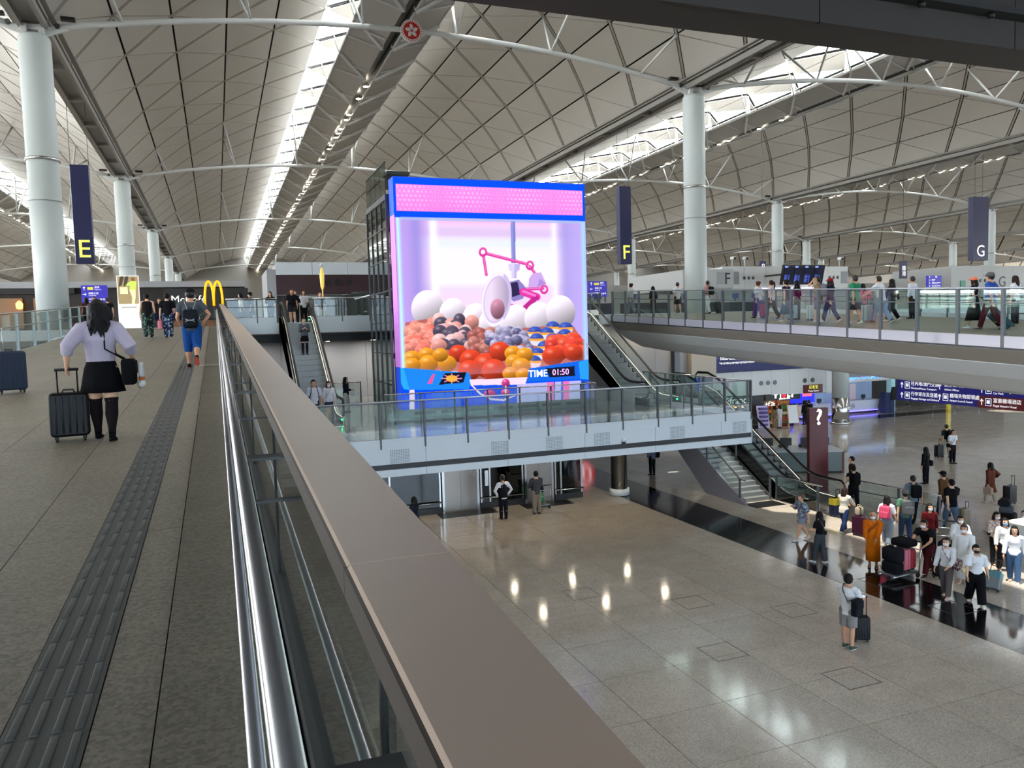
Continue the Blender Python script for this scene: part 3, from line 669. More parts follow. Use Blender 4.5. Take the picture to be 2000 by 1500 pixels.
# ------------------------------------------------------------------ giant screen
SXA, SXB, SYF, SZT, SZB = 6.85, 15.25, 31.0, 6.15+ZC, -3.1+ZC
scr = thing('giant_screen', 'giant lit screen showing a claw machine full of round toys', 'screen', (SXA, SYF, L6))
def paint():
    W, H = 400, 440
    U, V = np.meshgrid(np.linspace(0, 1, W), np.linspace(0, 1, H))
    X = SXA+(SXB-SXA)*U; Z = SZT-(SZT-SZB)*V
    P = np.stack([X, np.full_like(X, SYF), Z-ZC], -1)
    d = P@CF; cx = (1000+FPX*(P@CR)/d-720)*3; cy = (750+FPX*(P@CD)/d-330)*3
    img = np.zeros((H, W, 3)); hx = lambda h: np.array([int(h[i:i+2], 16)/255 for i in (1, 3, 5)])
    def put(mask, col, a=1.0):
        col = hx(col) if isinstance(col, str) else col; k = (np.clip(mask, 0, 1)*a)[..., None]; img[:] = img*(1-k)+col*k
    def sd(x): return np.clip(x*.5+.5, 0, 1)
    def box(u0, u1, v0, v1): return ((U >= u0) & (U <= u1) & (V >= v0) & (V <= v1)).astype(float)
    def poly(pts, A=None, B=None):
        A = cx if A is None else A; B = cy if B is None else B; ins = np.zeros(A.shape, bool); n = len(pts)
        for i in range(n):
            x0, y0 = pts[i]; x1, y1 = pts[(i+1) % n]
            if y0 == y1: continue
            c = ((y0 > B) != (y1 > B)) & (A < (x1-x0)*(B-y0)/(y1-y0)+x0); ins ^= c
        return ins.astype(float)
    def seg(x0, y0, x1, y1, w):
        dx, dy = x1-x0, y1-y0; t = np.clip(((cx-x0)*dx+(cy-y0)*dy)/(dx*dx+dy*dy), 0, 1); return sd(w-np.hypot(cx-x0-t*dx, cy-y0-t*dy))
    def ell(x, y, rx, ry, rot=0):
        c, s = math.cos(rot), math.sin(rot); a = (cx-x)*c+(cy-y)*s; b = -(cx-x)*s+(cy-y)*c; return np.sqrt((a/rx)**2+(b/ry)**2)
    put(np.ones((H, W)), '#0a50f0')
    # header panel: pink with pale dots
    hd = box(.012, .985, .026, .140); put(hd, '#f08be6'); put(hd*((np.abs((U*64) % 1-.5) > .44) | (np.abs((V*66) % 1-.5) > .44)), '#f6a6ec', .5)
    for a in range(46):
        for b in range(6):
            u, v = .02+a*.0213+(b % 2)*.0106, .036+b*.019; s = .0045*(.25+abs(math.sin(a*.23+1.0)))
            put(hd*((((U-u)/s)**2+((V-v)/(s*.91))**2) < 1), '#ffc4f6', .8)
    put(hd*np.clip((V-.1)/.04, 0, 1), '#e86fd8', .35)
    # inside of the cabinet
    ins = box(.0, 1.0, .168, .86); put(ins, '#fbeefb')
    band = lambda v0, v1, c, a: put(ins*sd((V-v0)*60)*sd((v1-V)*60), c, a)
    band(.16, .20, '#f3b9ea', .9); band(.20, .255, '#d7b9ea', .8); band(.255, .30, '#dfeaf8', .8); band(.44, .50, '#eef6f4', .8); band(.46, .56, '#e9cdf0', .75)
    put(ins*np.clip((.19-U)/.12, 0, 1)**.5, '#b99bea', .95); put(ins*np.clip((U-.82)/.1, 0, 1)**.6, '#b9a4ee', .95)
    put(ins*np.exp(-((U-.185)/.02)**2), '#ffffff', .9); put(ins*np.exp(-((U-.822)/.018)**2), '#f4f0ff', .9)
    put(ins*np.exp(-((U-.10)/.03)**2), '#8f86d8', .6); put(ins*np.exp(-((U-.885)/.03)**2), '#9c92de', .5)
    put(box(0, 1, .150, .168), '#0a50f0'); put(box(.03, .97, .166, .178), '#a9b9e8', .8)
    # crane column and claw arms
    pole = poly([(832, 306), (858, 306), (862, 552), (836, 552)]); put(pole, '#8f96dc'); put(poly([(846, 306), (858, 306), (862, 552), (850, 552)]), '#7379c4', .7)
    put(poly([(818, 556), (888, 556), (884, 592), (868, 600), (868, 640), (836, 640), (836, 600), (822, 592)]), '#d9cdf4'); put(poly([(855, 556), (888, 556), (884, 592), (868, 600), (868, 640), (852, 640)]), '#b3a5e0', .7)
    for s0, s1, w in (((690, 496), (930, 558), 9), ((672, 505), (690, 620), 8), ((945, 570), (975, 612), 8), ((905, 705), (1020, 700), 9)):
        put(seg(*s0, *s1, w), '#d83a9e'); put(seg(s0[0], s0[1]-3, s1[0], s1[1]-3, w*.35), '#ff8fd0', .8)
    for x, y, r in ((670, 487, 25), (945, 565, 25), (1028, 705, 25)):
        e = ell(x, y, r, r*1.15); put(sd((1-e)*r)*sd((e-.52)*r), '#d83a9e'); put(sd((1-e)*r)*sd((e-.8)*r)*(cy < y), '#ff86c8', .8)
    put(poly([(962, 612), (1010, 606), (1042, 672), (990, 694), (936, 692), (940, 640)]), '#c9a8e8'); put(poly([(1000, 640), (1042, 672), (990, 694)]), '#a884d4', .8)
    put(poly([(808, 665), (880, 648), (925, 700), (905, 760), (850, 778), (815, 740)]), '#8d7fc4'); put(poly([(815, 672), (872, 660), (890, 735), (840, 752)]), '#332a52')
    put(seg(905, 720, 985, 750, 22), '#e23aa8'); put(seg(980, 755, 900, 830, 16), '#c02a8e'); put(seg(840, 800, 905, 838, 10), '#e23aa8'); put(seg(905, 716, 975, 742, 7), '#ff8fd4', .8)
    def ball(x, y, rx, ry, col, hi=.55):
        e = ell(x, y, rx, ry); inside = sd((1-e)*min(rx, ry)); c = hx(col)
        sh = np.clip(.82+.38*(-(cx-x)/rx*.35-(cy-y)/ry*.75), .5, 1.25)[..., None]; k = inside[..., None]
        img[:] = img*(1-k)+np.clip(c*sh, 0, 1)*k
        put(inside*np.clip(1-ell(x-rx*.3, y-ry*.45, rx*.42, ry*.3), 0, 1), '#ffffff', hi)
    rnd = random.Random(3)
    # plain round toys, back row first
    for x, y, r in ((345, 820, 100), (495, 850, 85), (630, 880, 85), (720, 910, 80), (860, 905, 100), (1000, 880, 92), (1125, 840, 90)): ball(x, y, r*.95, r*1.1, '#fbf0ff', .35)
    # round tilted hoop with a mirror inside
    e = ell(750, 765, 86, 160, .16); put(sd((1-e)*60), '#cdbbe6'); put(sd((.82-e)*60), '#e9d6ee'); put(sd((.82-e)*60)*np.clip((cx-720)/90, 0, 1), '#a394b4', .8); put(sd((1-e)*60)*sd((e-.88)*60)*(cx < 790), '#fbf6ff', .8)
    ball(755, 820, 42, 60, '#c98aa6', .2)
    put(poly([(215, 900), (330, 880), (420, 890), (600, 930), (700, 940), (950, 930), (1040, 920), (1200, 920), (1250, 1000), (1255, 1120), (940, 1180), (920, 1240), (600, 1240), (585, 1190), (205, 1170)]), '#b5655e', .95)
    def pile(n, x0, x1, y0, y1, r, cols, hi=.4):
        pts = sorted([(y0+(y1-y0)*rnd.random(), x0+(x1-x0)*rnd.random()) for _ in range(n)])
        for y, x in pts: ball(x, y, r*(.85+.3*rnd.random()), r*(.85+.25*rnd.random()), rnd.choice(cols), hi)
    pile(46, 235, 400, 905, 1075, 38, ['#f0786a', '#ee8a7c', '#f59a88'])
    pile(34, 400, 610, 885, 1060, 40, ['#f3a49a', '#e9b4b8', '#f0c2c0', '#5a5064'])
    pile(36, 600, 720, 950, 1090, 30, ['#b0655e', '#9a5a58', '#c67f74'])
    pile(44, 700, 950, 945, 1075, 27, ['#8b86ae', '#a6a2c4', '#6e6a92', '#bdb8d8'])
    for x, y in ((1080, 930), (1155, 935), (975, 960), (1045, 965), (985, 1000), (1080, 1000), (1150, 975), (1030, 1045), (1105, 1050), (990, 1085), (970, 1130)):
        ball(x, y, 42, 38, '#3c58b8', .25); k = sd((1-ell(x, y, 42, 38))*30); put(k*(cy > y+2), '#f3eef4', .9); put(k*(np.abs(cy-y-1) < 7), '#f6a63c', .95)
    pile(12, 1060, 1245, 1000, 1110, 46, ['#e8493a', '#f05a40', '#d83c34'])
    for x, y, r in ((525, 1080, 50), (600, 1120, 62), (690, 1150, 72), (770, 1070, 58), (590, 1180, 60), (735, 1180, 66), (1080, 1095, 58), (1200, 1075, 50)): ball(x, y, r*1.1, r, '#e5492e', .4)
    for x, y, r in ((255, 1110, 48), (340, 1090, 45), (350, 1140, 52), (460, 1140, 50), (420, 1090, 42), (255, 1150, 45), (845, 1080, 45), (915, 1090, 45), (850, 1130, 45), (895, 1155, 50), (830, 1200, 42), (905, 1205, 40)): ball(x, y, r*1.1, r*.95, '#f6a02e', .5)
    put(ins*np.clip((V-.80)/.05, 0, 1), '#f2a9c8', .35)
    # light tubes on both sides
    for u0, c in ((.012, '#bff4ff'), (.985, '#a9d4ff')): put(box(0, 1, .168, .83)*np.exp(-((U-u0)/.013)**2), c)
    put(box(0, .028, .168, .83)*np.exp(-((U-.0)/.007)**2), '#c77ad8', .8)
    # console
    put(poly([(150, 1165), (205, 1165), (590, 1195), (605, 1245), (585, 1290), (240, 1295), (150, 1165)]), '#1f86ee'); put(poly([(150, 1165), (205, 1165), (240, 1295), (205, 1290)]), '#2aa8f4')
    put(poly([(940, 1170), (1290, 1115), (1290, 1235), (1240, 1230), (900, 1250), (930, 1235)]), '#1668e6'); put(poly([(1230, 1130), (1290, 1115), (1290, 1235), (1240, 1230)]), '#2a9cf4')
    put(poly([(590, 1235), (930, 1220), (915, 1270), (860, 1330), (790, 1360), (720, 1355), (650, 1320), (600, 1270)]), '#f1d9f2'); put(poly([(612, 1268), (915, 1262), (870, 1320), (790, 1348), (720, 1344), (655, 1312)]), '#1a50dc')
    put(poly([(372, 1205), (388, 1202), (372, 1258), (344, 1260)]), '#f0509a'); put(poly([(445, 1197), (572, 1192), (555, 1252), (412, 1264)]), '#141a2c')
    for a in range(8): put(seg(487+30*math.cos(a*PI/4), 1228+14*math.sin(a*PI/4), 487+58*math.cos(a*PI/4), 1228+27*math.sin(a*PI/4), 3), '#f48ac8')
    put(sd((1-ell(487, 1228, 34, 20))*20), '#f6b04a'); put(poly([(1035, 1168), (1205, 1155), (1210, 1212), (1062, 1222)]), '#181c30')
    for x, y, rx, ry, c in ((710, 1316, 34, 22, '#e8489a'), (802, 1308, 28, 18, '#e8489a'), (803, 1255, 24, 26, '#e24a9a')): ball(x, y, rx, ry, c, .6)
    put(seg(803, 1275, 803, 1310, 5), '#d0d0e0')
    low = box(0, 1, .915, 1); put(low*poly([(240, 1290), (268, 1290), (270, 1420), (240, 1420)]), '#f5d9f6'); put(poly([(370, 1310), (540, 1310), (530, 1420), (370, 1420)]), '#2266e8')
    put(low*((cx > 870) & (cx < 1245)), '#d7c8ee', .85)
    for x0, x1 in ((1045, 1085), (1140, 1175)): put(low*((cx > x0) & (cx < x1)), '#f573ba')
    for x0, x1 in ((1085, 1092), (1128, 1140)): put(low*((cx > x0) & (cx < x1)), '#3b62d8')
    return X, Z, np.clip(img, 0, 1)
_X, _Z, _I = paint(); H_, W_ = _X.shape
vv = np.zeros((H_*W_, 3)); vv[:, 0] = _X.ravel()-SXA; vv[:, 2] = _Z.ravel()-L6
ii = np.arange(H_*W_).reshape(H_, W_); ff = np.stack([ii[:-1, :-1], ii[1:, :-1], ii[1:, 1:], ii[:-1, 1:]], -1).reshape(-1, 4)
me = bpy.data.meshes.new('display'); me.from_pydata(vv.tolist(), [], ff.tolist())
at = me.color_attributes.new('picture', 'FLOAT_COLOR', 'POINT'); lin = np.where(_I > .04045, ((_I+.055)/1.055)**2.4, _I/12.92).reshape(-1, 3)
at.data.foreach_set('color', np.concatenate([lin, np.ones((len(lin), 1))], 1).ravel().astype(np.float32))
mm = bpy.data.materials.new('led_picture'); mm.use_nodes = True; nt = mm.node_tree; nt.nodes.clear()
o_ = nt.nodes.new('ShaderNodeOutputMaterial'); e_ = nt.nodes.new('ShaderNodeEmission'); a_ = nt.nodes.new('ShaderNodeVertexColor'); a_.layer_name = 'picture'
e_.inputs[1].default_value = 1.15; nt.links.new(a_.outputs[0], e_.inputs[0]); nt.links.new(e_.outputs[0], o_.inputs[0]); me.materials.append(mm)
obj('display', me, scr)
SW, SH = SXB-SXA, SZT-L6
cab = MB(); cab.box(0, SW, .02, .85, .35, SH); cab.build('cabinet', mat('screen_cabinet', '#2c3038', .5), scr)
MB().box(-.012, 0, .01, .85, SZT-L6-9.25*.155, SH).build('side_header', mat('side_blue', '#1b54e8', .4, emit=.7, ecol='#1446d8'), scr)
MB().box(-.012, 0, .01, .85, SZB-L6+1.72, SZT-L6-9.25*.155).build('side_light', mat('side_pink', '#c98ad0', .4, emit=.75, ecol='#b86ad0'), scr)
MB().box(-.012, 0, .01, .85, SZB-L6, SZB-L6+1.72).build('side_console', mat('side_blue', '#1b54e8'), scr)
MB().box(-.01, SW+.01, -.012, .86, SH, SH+.05).build('top_edge', mat('top_blue', '#0a46d8', .4, emit=.8), scr)
MB().box(-.05, SW+.05, -.05, .9, 0, SZB-L6).build('plinth', mat('plinth_grey', '#8f9698', .35, .4), scr)
for q in range(7): MB().box(.5+q*1.12, 1.4+q*1.12, -.056, -.05, .12, .24).build('plinth_grille', M_STEELD, scr)
M_LIT = mat('lit_white', '#ffffff', .4, emit=1.3)
tp = on_y(720+992/3, 330+1200/3, SYF); text('TIME', .42, mat('lit_pale', '#e8f0ff', .4, emit=1.1), scr, loc=(tp[0]-SXA, -.006, tp[2]-L6), rot=(PI/2, 0, 0), bold=.006)
tp = on_y(720+1125/3, 330+1191/3, SYF); text('01:50', .36, mat('lit_lilac', '#e6a8f4', .4, emit=1.1), scr, loc=(tp[0]-SXA, -.006, tp[2]-L6), rot=(PI/2, 0, 0), bold=.006)
for p0, p1, l in (((5.9, 29.6, L6), (14.6, 29.6, L6), 'low glass barrier with grey posts in front of the giant screen'), ((14.9, 29.7, L6), (14.9, 30.85, L6), 'short glass barrier at the right end of the giant screen')):
    balustrade(l, p0, p1, 1.38, 1.1, 0, 0, mid=False, pw=.05)
# doors and glass of the lift lobby under the platform
lb = thing('lift_lobby', 'row of steel lift doors and dark glass under the platform', 'lift doors', (0, 30.8, L5))
MB().box(5.0, 14.75, .9, 4.0, 0, 3.3).build('lobby_core', mat('lobby_dark', '#26282b', .5), lb)
M_DOOR = mat('lift_door_steel', '#8b8580', .3, .8, noise=.04, nscale=3)
for x0, x1 in ((8.35, 9.95), (12.0, 13.35)):
    xm = (x0+x1)/2
    for a, b in ((x0+.1, xm-.004), (xm+.004, x1-.1)): MB().box(a, b, .05, .09, .02, 2.9).build('lift_door', M_DOOR, lb)
    for a in (x0, x1-.1): MB().box(a, a+.1, 0, .12, 0, 3.1).build('door_jamb', M_STEEL, lb)
    d = MB()
    for q in range(26): x = x0+.2+random.random()*(x1-x0-.4); z = 1.75+.28*math.sin((x-x0)*3.0)+random.uniform(-.06, .06); d.box(x, x+.035, .046, .05, z, z+.03)
    d.build('door_dots', M_WHITE, lb)
    MB().box(x0-.3, x1+.5, -.95, -.1, .002, .014).build('foot_mat', M_RUBBER, lb)
for x0, x1 in ((5.6, 8.3), (10.0, 11.95), (13.4, 14.72)):
    MB().box(x0, x1, .04, .06, .25, 3.1).build('glass_front', M_GLASSD, lb)
    for x in (x0, x1-.08, (x0*.8+x1*.2)): MB().box(x, x+.07, 0, .1, 0, 3.2).build('frame_post', M_STEEL, lb)
    MB().tube([(x0, -.08, .45), (x1, -.08, .45)], .03, 8).build('bumper_rail', M_STEEL, lb); MB().box(x0, x1, -.02, .05, 0, .25).build('plinth', M_BLACK, lb)
MB().box(10.75, 11.05, .0, .03, 2.25, 2.65).build('notice', mat('notice_paper', '#c9c4b4', .6), lb); MB().box(10.2, 10.35, -.02, .03, .95, 1.6).build('call_panel', M_STEEL, lb)
for x, y, l in ((16.38, 30.5, 'steel clad round pillar under the platform'),):
    t = thing('pillar', l, 'pillar', (x, y, L5)); MB().lathe([(.42, 0), (.42, .28), (.36, .28), (.36, 3.4)], n=24).build('shaft', M_STEEL, t); MB().lathe([(.44, .02), (.44, .3), (.38, .3)], n=24).build('collar', M_WHITE, t)
t = thing('pillar', 'white and steel pillar in front of the currency exchange counter', 'pillar', (41.8, 44.2, L5)); MB().lathe([(.6, 0), (.6, 1.9)], n=24).build('steel_sleeve', M_STEEL, t); MB().lathe([(.57, 1.9), (.57, 7.5)], n=24).build('shaft', M_COLUMN, t); MB().lathe([(.72, 0), (.72, .12), (.62, .16)], n=24).build('base_ring', M_STEEL, t)
# ------------------------------------------------------------------ departures hall: signs, counters, shops
def glyphs(parent, x, y, z, w, h, n, m, seed=1):
    """lettering too small to read: a row of little strokes"""
    r = random.Random(seed); mb = MB(); cw = w/n
    for k in range(n):
        a = x+k*cw
        for j in range(3):
            if r.random() < .5: u = a+cw*r.uniform(.05, .6); mb.box(u, u+cw*.18, y-.006, y, z-h/2, z+h/2)
            else: q_ = z+h*r.uniform(-.5, .35); mb.box(a+cw*.08, a+cw*.85, y-.006, y, q_, q_+h*.16)
    return mb.build('lettering', m, parent)
M_TXT = mat('sign_text', '#f4f4f4', .5, emit=.75); M_TXTY = mat('sign_text_yellow', '#e8f060', .5, emit=.9); M_TXTK = mat('text_black', '#191919', .5)
FACE = (PI/2, 0, 0)
def shell_z(x): o = abs((x-XC0) % 36.0-18.0); return vz(min(o, 17.6))+.02
def hang_sign(letter, x, y, zb, col, w=1.9, facing_e=False):
    t = thing('hanging_sign', 'tall narrow navy hanging sign with the letter '+letter, 'sign', (x, y, zb), group='tall navy letter signs')
    MB().box(-w/2, w/2, -.28, .28, 0, 6.0).build('sign_body', M_NAVY, t)
    e = -1 if facing_e else 1
    MB().box(e*(w/2-.01) if e > 0 else -w/2-.03, w/2+.03 if e > 0 else -w/2+.01, -.22, .22, .12, 5.9).build('light_edge', mat('edge_glow', '#c8ccd8', .5, emit=.55), t)
    text(letter, 1.55, col, t, loc=(0, -.30, .85), rot=FACE)
    for a in (-.5, .5): MB().tube([(a, 0, 6.0), (a, 0, shell_z(x+a)-zb)], .015, 6).build('hanger', M_STEELD, t)
hang_sign('E', -7.35, 55, 4.85+ZC, M_TXTY, 1.0, True); hang_sign('F', 30.42, 55, 4.9+ZC, M_TXTY, 1.0); hang_sign('G', 68.8, 55, 5.3+ZC, M_TXT, 2.0)
# emblem disc on the near truss
p = on_y(804, 60, YC0-.28)
t = thing('emblem_disc', 'red and white round flower emblem fixed to the near roof truss', 'emblem', p)
MB().tube([(0, .12, 0), (0, 0, 0)], .60, 40).build('white_disc', mat('emblem_white', '#ece6e2', .4), t); MB().tube([(0, .03, 0), (0, -.012, 0)], .46, 40).build('red_disc', mat('emblem_red', '#c5281f', .4), t)
for k in range(5):
    m = MB(); a0 = PI/2+k*2*PI/5; pts = []
    for q in range(15):
        u = q/14; r = .05+.33*u; wv = .115*math.sin(PI*min(1, u*1.05))**.8; pts.append((r, wv))
    poly = [(r, w_+.22*r*r*2-.02) for r, w_ in pts]+[(r, -w_*.75+.22*r*r*2-.02) for r, w_ in reversed(pts)]
    poly = [(x*math.cos(a0)-y*math.sin(a0), x*math.sin(a0)+y*math.cos(a0)) for x, y in poly]
    m.prism(poly, -.022, -.012, 1); m.build('petal', mat('emblem_white', '#ece6e2'), t)
for k in range(26): MB().box(-.035, .035, -.006, 0, -.02, .02).build('rim_letter', mat('emblem_red', '#c5281f'), t, loc=(.53*math.cos(k*2*PI/26), -.0, .53*math.sin(k*2*PI/26)), rot=(0, -k*2*PI/26, 0))
# check-in island F: white block with speaker grilles, lettering, cameras and the display board
def block(label, x0, x1, y0, y1, zt, m, seams=4, name='check_in_block'):
    t = thing(name, label, 'check-in desk', ((x0+x1)/2, y0, L7)); w = x1-x0
    for q in range(seams):
        a = -w/2+q*w/seams
        MB().box(a+.01, a+w/seams-.01, 0, .1, 2.6, zt-L7).build('upper_panel', m, t); MB().box(a+.01, a+w/seams-.01, .3, .4, 0, 2.58).build('lower_panel', M_GREYW, t)
    MB().box(-w/2, w/2, .1, y1-y0, 2.5, zt-L7-.05).build('block_core', m, t)
    return t
f = block('white check-in island with letter F behind the right bridge', 44.6, 59.6, 62, 70, 5.33+ZC, M_WHITE, 6)
f2 = block('grey end wall of check-in island beside the tall column, lettered F', 39.0, 44.4, 60, 70, 4.9+ZC, mat('grey_block', '#b4b6b5', .5), 3)
text('F', 1.5, M_TXTK, f2, loc=(2.0, -.02, 3.35), rot=FACE)
for q in range(3): MB().lathe([(.01, 0), (.16, 0), (.16, .02), (.01, .02)], n=14).build('round_icon', M_STEELD, f, loc=(-5.0+q*.5, -.0, 3.6), rot=(PI/2, 0, 0)); MB().lathe([(.01, 0), (.16, 0), (.16, .02), (.01, .02)], n=14).build('round_icon', M_STEELD, f, loc=(5.2+q*.5, -.0, 3.6), rot=(PI/2, 0, 0))
MB().box(-7.4, -5.6, -.02, 0, 3.0, 4.2).build('speaker_grille', M_GREYW, f); MB().box(6.6, 7.45, -.02, 0, 3.0, 4.2).build('speaker_grille', M_GREYW, f); MB().box(.9, 2.0, -.02, 0, 2.9, 4.0).build('speaker_grille', M_GREYW, f2)
MB().box(-3.2, 5.0, -.06, .0, 2.52, 2.60).build('light_line', mat('violet_white_glow', '#efe6ff', .4, emit=3.0), f)
a, b = on_y(1525, 556, 59.5), on_y(1603, 519, 59.5)
t = thing('departures_board', 'black four column departures display board above the bridge', 'display board', ((a[0]+b[0])/2, 59.5, a[2])); w = b[0]-a[0]+.1; h = b[2]-a[2]
MB().prism([(-.1, 0), (-.55, h), (-.3, h+.06), (.15, 0)], -w/2, w/2, 0).build('board_case', M_BLACK, t)
for q in range(4):
    x = -w/2+.12+q*(w-.1)/4
    MB().prism([(-.13, .1), (-.53, h-.25), (-.515, h-.25), (-.115, .1)], x, x+(w-.1)/4-.14, 0).build('screen', mat('board_screen', '#07080f', .3, emit=.06, ecol='#2038a0'), t)
    r = MB()
    for k in range(16): z = .2+k*(h-.5)/16; r.box(x+.08, x+.3+.1*((k*7+q) % 3), -.14-.41*z/h-.012, -.14-.41*z/h, z, z+.05); r.box(x+.55, x+.66, -.14-.41*z/h-.012, -.14-.41*z/h, z, z+.05)
    r.build('text_rows', mat('board_blue', '#4a66d8', .4, emit=.5), t); MB().prism([(-.51, h-.22), (-.545, h-.06), (-.53, h-.06), (-.50, h-.22)], x, x+.35, 0).build('header_lamp', mat('board_head', '#7f9ae8', .4, emit=.7), t)
for a in (-w/2+.3, w/2-.3): MB().box(a-.08, a+.08, -.2, 2.49, h*.5, h*.5+.16).build('bracket', M_STEELD, t)
for x, y, z, l in ((45.8, 61.8, 12.8, 'left white camera on top of the check-in island'), (47.2, 61.8, 12.8, 'middle white camera on top of the check-in island'), (58.6, 61.8, 12.8, 'right white camera on top of the check-in island')):
    t = thing('security_camera', l, 'camera', (x, y, z)); MB().tube([(0, .3, 0), (0, .3, .8)], .05, 8).build('mast', M_WHITE, t); MB().rbox((0, .15, .75), (.35, .5, .3), .08, 1).build('housing', M_WHITE, t); MB().ball((0, -.12, .7), .12).build('lens', M_BLACK, t)
g = block('grey check-in wall with letter G at the right edge', 76, 100, 64, 72, 5.6+ZC, mat('grey_block', '#b4b6b5'), 5); text('G', 1.7, M_TXTK, g, loc=(-4.1, -.02, 3.1), rot=FACE)
for q in range(3): MB().lathe([(.01, 0), (.2, 0), (.2, .02), (.01, .02)], n=14).build('round_icon', M_STEELD, g, loc=(-8.2+q*.7, 0, 3.3), rot=(PI/2, 0, 0))
MB().box(-10.6, -9.9, -.1, 0, 2.3, 3.3).build('exit_sign', mat('green_sign', '#1c6b50', .4, emit=.4), g)
for k in range(4):
    t = thing('check_in_counter', ['dark low check-in counter behind the near end of the right bridge', 'dark check-in counter under small monitors, second from the escalator', 'dark check-in counter left of the tall column', 'dark check-in counter right of the tall column'][k], 'counter', (25.0+k*5.2, 50.5+k*.8, L7), group='check-in counters')
    MB().box(-1.9, 1.9, 0, .7, 0, 1.05).build('body', mat('counter_dark', '#23262e', .5), t); MB().box(-1.95, 1.95, -.1, .75, 1.05, 1.12).build('worktop', M_GREYW, t)
    for a in (-1.0, .9): MB().box(a-.3, a+.3, .4, .46, 1.35, 1.75).build('monitor', mat('monitor_blue', '#20264a', .3, emit=.15, ecol='#5060c0'), t); MB().box(a-.04, a+.04, .42, .5, 1.12, 1.4).build('monitor_stand', M_BLACK, t)
def dir_sign(label, x, y, zb, w, h, lines, face=FACE, col='#3a32b8', yellow=0):
    t = thing('direction_sign', label, 'sign', (x, y, zb)); MB().box(-w/2, w/2, 0, .2, 0, h).build('sign_board', mat('sign_violet', '#3730a6', .4, emit=.35, ecol='#3a30c0'), t)
    n = len(lines)
    for k, (ar, zh, en) in enumerate(lines):
        z = h-(k+.5)*h/n
        arrow(t, (-w/2+.22, -.012, z), h/n*.32, {'u': 0, 'r': -PI/2, 'l': PI/2}[ar])
        if not zh: glyphs(t, -w/2+.5, -.008, z+h/n*.12, w*.62, h/n*.3, 6, M_TXT, k+3); glyphs(t, -w/2+.5, -.008, z-h/n*.24, w*.4, h/n*.12, 12, M_TXT, k+9); continue
        text(zh, h/n*.38, M_TXT, t, loc=(-w/2+.95 if k < 1 else -w/2+.5, -.008, z+h/n*.14), rot=FACE, align='LEFT'); text(en, h/n*.22, M_TXT, t, loc=(-w/2+.95 if k < 1 else -w/2+.5, -.008, z-h/n*.22), rot=FACE, align='LEFT')
    if yellow: MB().box(-w/2+.45, -w/2+.85, -.012, 0, h-h/n*.75, h-h/n*.3).build('yellow_icon', mat('icon_yellow', '#e8d83a', .4, emit=.5), t)
    for a in (-w/2+.1, w/2-.1): MB().box(a-.05, a+.05, .05, .15, -(zb-L7), .05).build('sign_leg', M_STEELD, t)
    return t
def arrow(parent, loc, s, rot, face=(PI/2, 0, 0)):
    m = MB(); m.prism([(0, s), (-s*.62, s*.25), (-s*.45, s*.08), (-s*.12, s*.42), (-s*.12, -s), (s*.12, -s), (s*.12, s*.42), (s*.45, s*.08), (s*.62, s*.25)], 0, .008, 2)
    o = m.build('arrow', M_TXT, parent, loc=loc); o.rotation_euler = face
    if rot: o.rotation_euler = (Matrix.Rotation(face[2], 3, 'Z')@Matrix.Rotation(face[0], 3, 'X')@Matrix.Rotation(rot, 3, 'Z')).to_euler()
    return o
LN = [('u', '離港', 'Departures'), ('r', '接機大堂', 'Arrivals Hall'), ('u', '', ''), ('u', '', '')]; LN2 = [LN[0], ('l',)+LN[1][1:], LN[2]]
a = on_y(160, 592, 70); b = on_y(209, 557, 70); dir_sign('violet direction sign left of the illuminated advertisement', (a[0]+b[0])/2, 70, a[2]-.5, b[0]-a[0], b[2]-a[2]+.5, LN, yellow=1)
a = on_y(1150, 580, 52); b = on_y(1185, 549, 52); dir_sign('violet direction sign at the right edge of the giant screen', (a[0]+b[0])/2, 52, a[2], b[0]-a[0], b[2]-a[2], LN2, yellow=1)
a = on_y(1812, 562, 56); b = on_y(1839, 538, 56); dir_sign('small violet direction sign below the hanging G', (a[0]+b[0])/2, 56, a[2], b[0]-a[0], b[2]-a[2], LN)
for (x0, x1, y0, y1, tx, l) in ((1485, 1496, 510, 524, '', 'tiny navy hanging sign above the check-in island'), (1759, 1772, 510, 544, '離\n港', 'narrow navy hanging sign with two Chinese characters')):
    a = on_y(x0, y1, 66); b = on_y(x1, y0, 66); t = thing('small_hanging_sign', l, 'sign', ((a[0]+b[0])/2, 66, a[2])); w, h = b[0]-a[0], b[2]-a[2]
    MB().box(-w/2, w/2, 0, .2, 0, h).build('sign_body', M_NAVY, t); text(tx, w*.62, M_TXT, t, loc=(0, -.01, h*.42), rot=FACE) if tx else MB().tube([(w*.2*math.cos(k_*PI/6), -.02, h*.4+w*.2*math.sin(k_*PI/6)) for k_ in range(12)], w*.06, 6, closed=True).build('ring_icon', M_TXT, t)
    MB().tube([(0, .1, h), (0, .1, shell_z((a[0]+b[0])/2)-a[2])], .02, 6).build('hanger', M_STEELD, t)
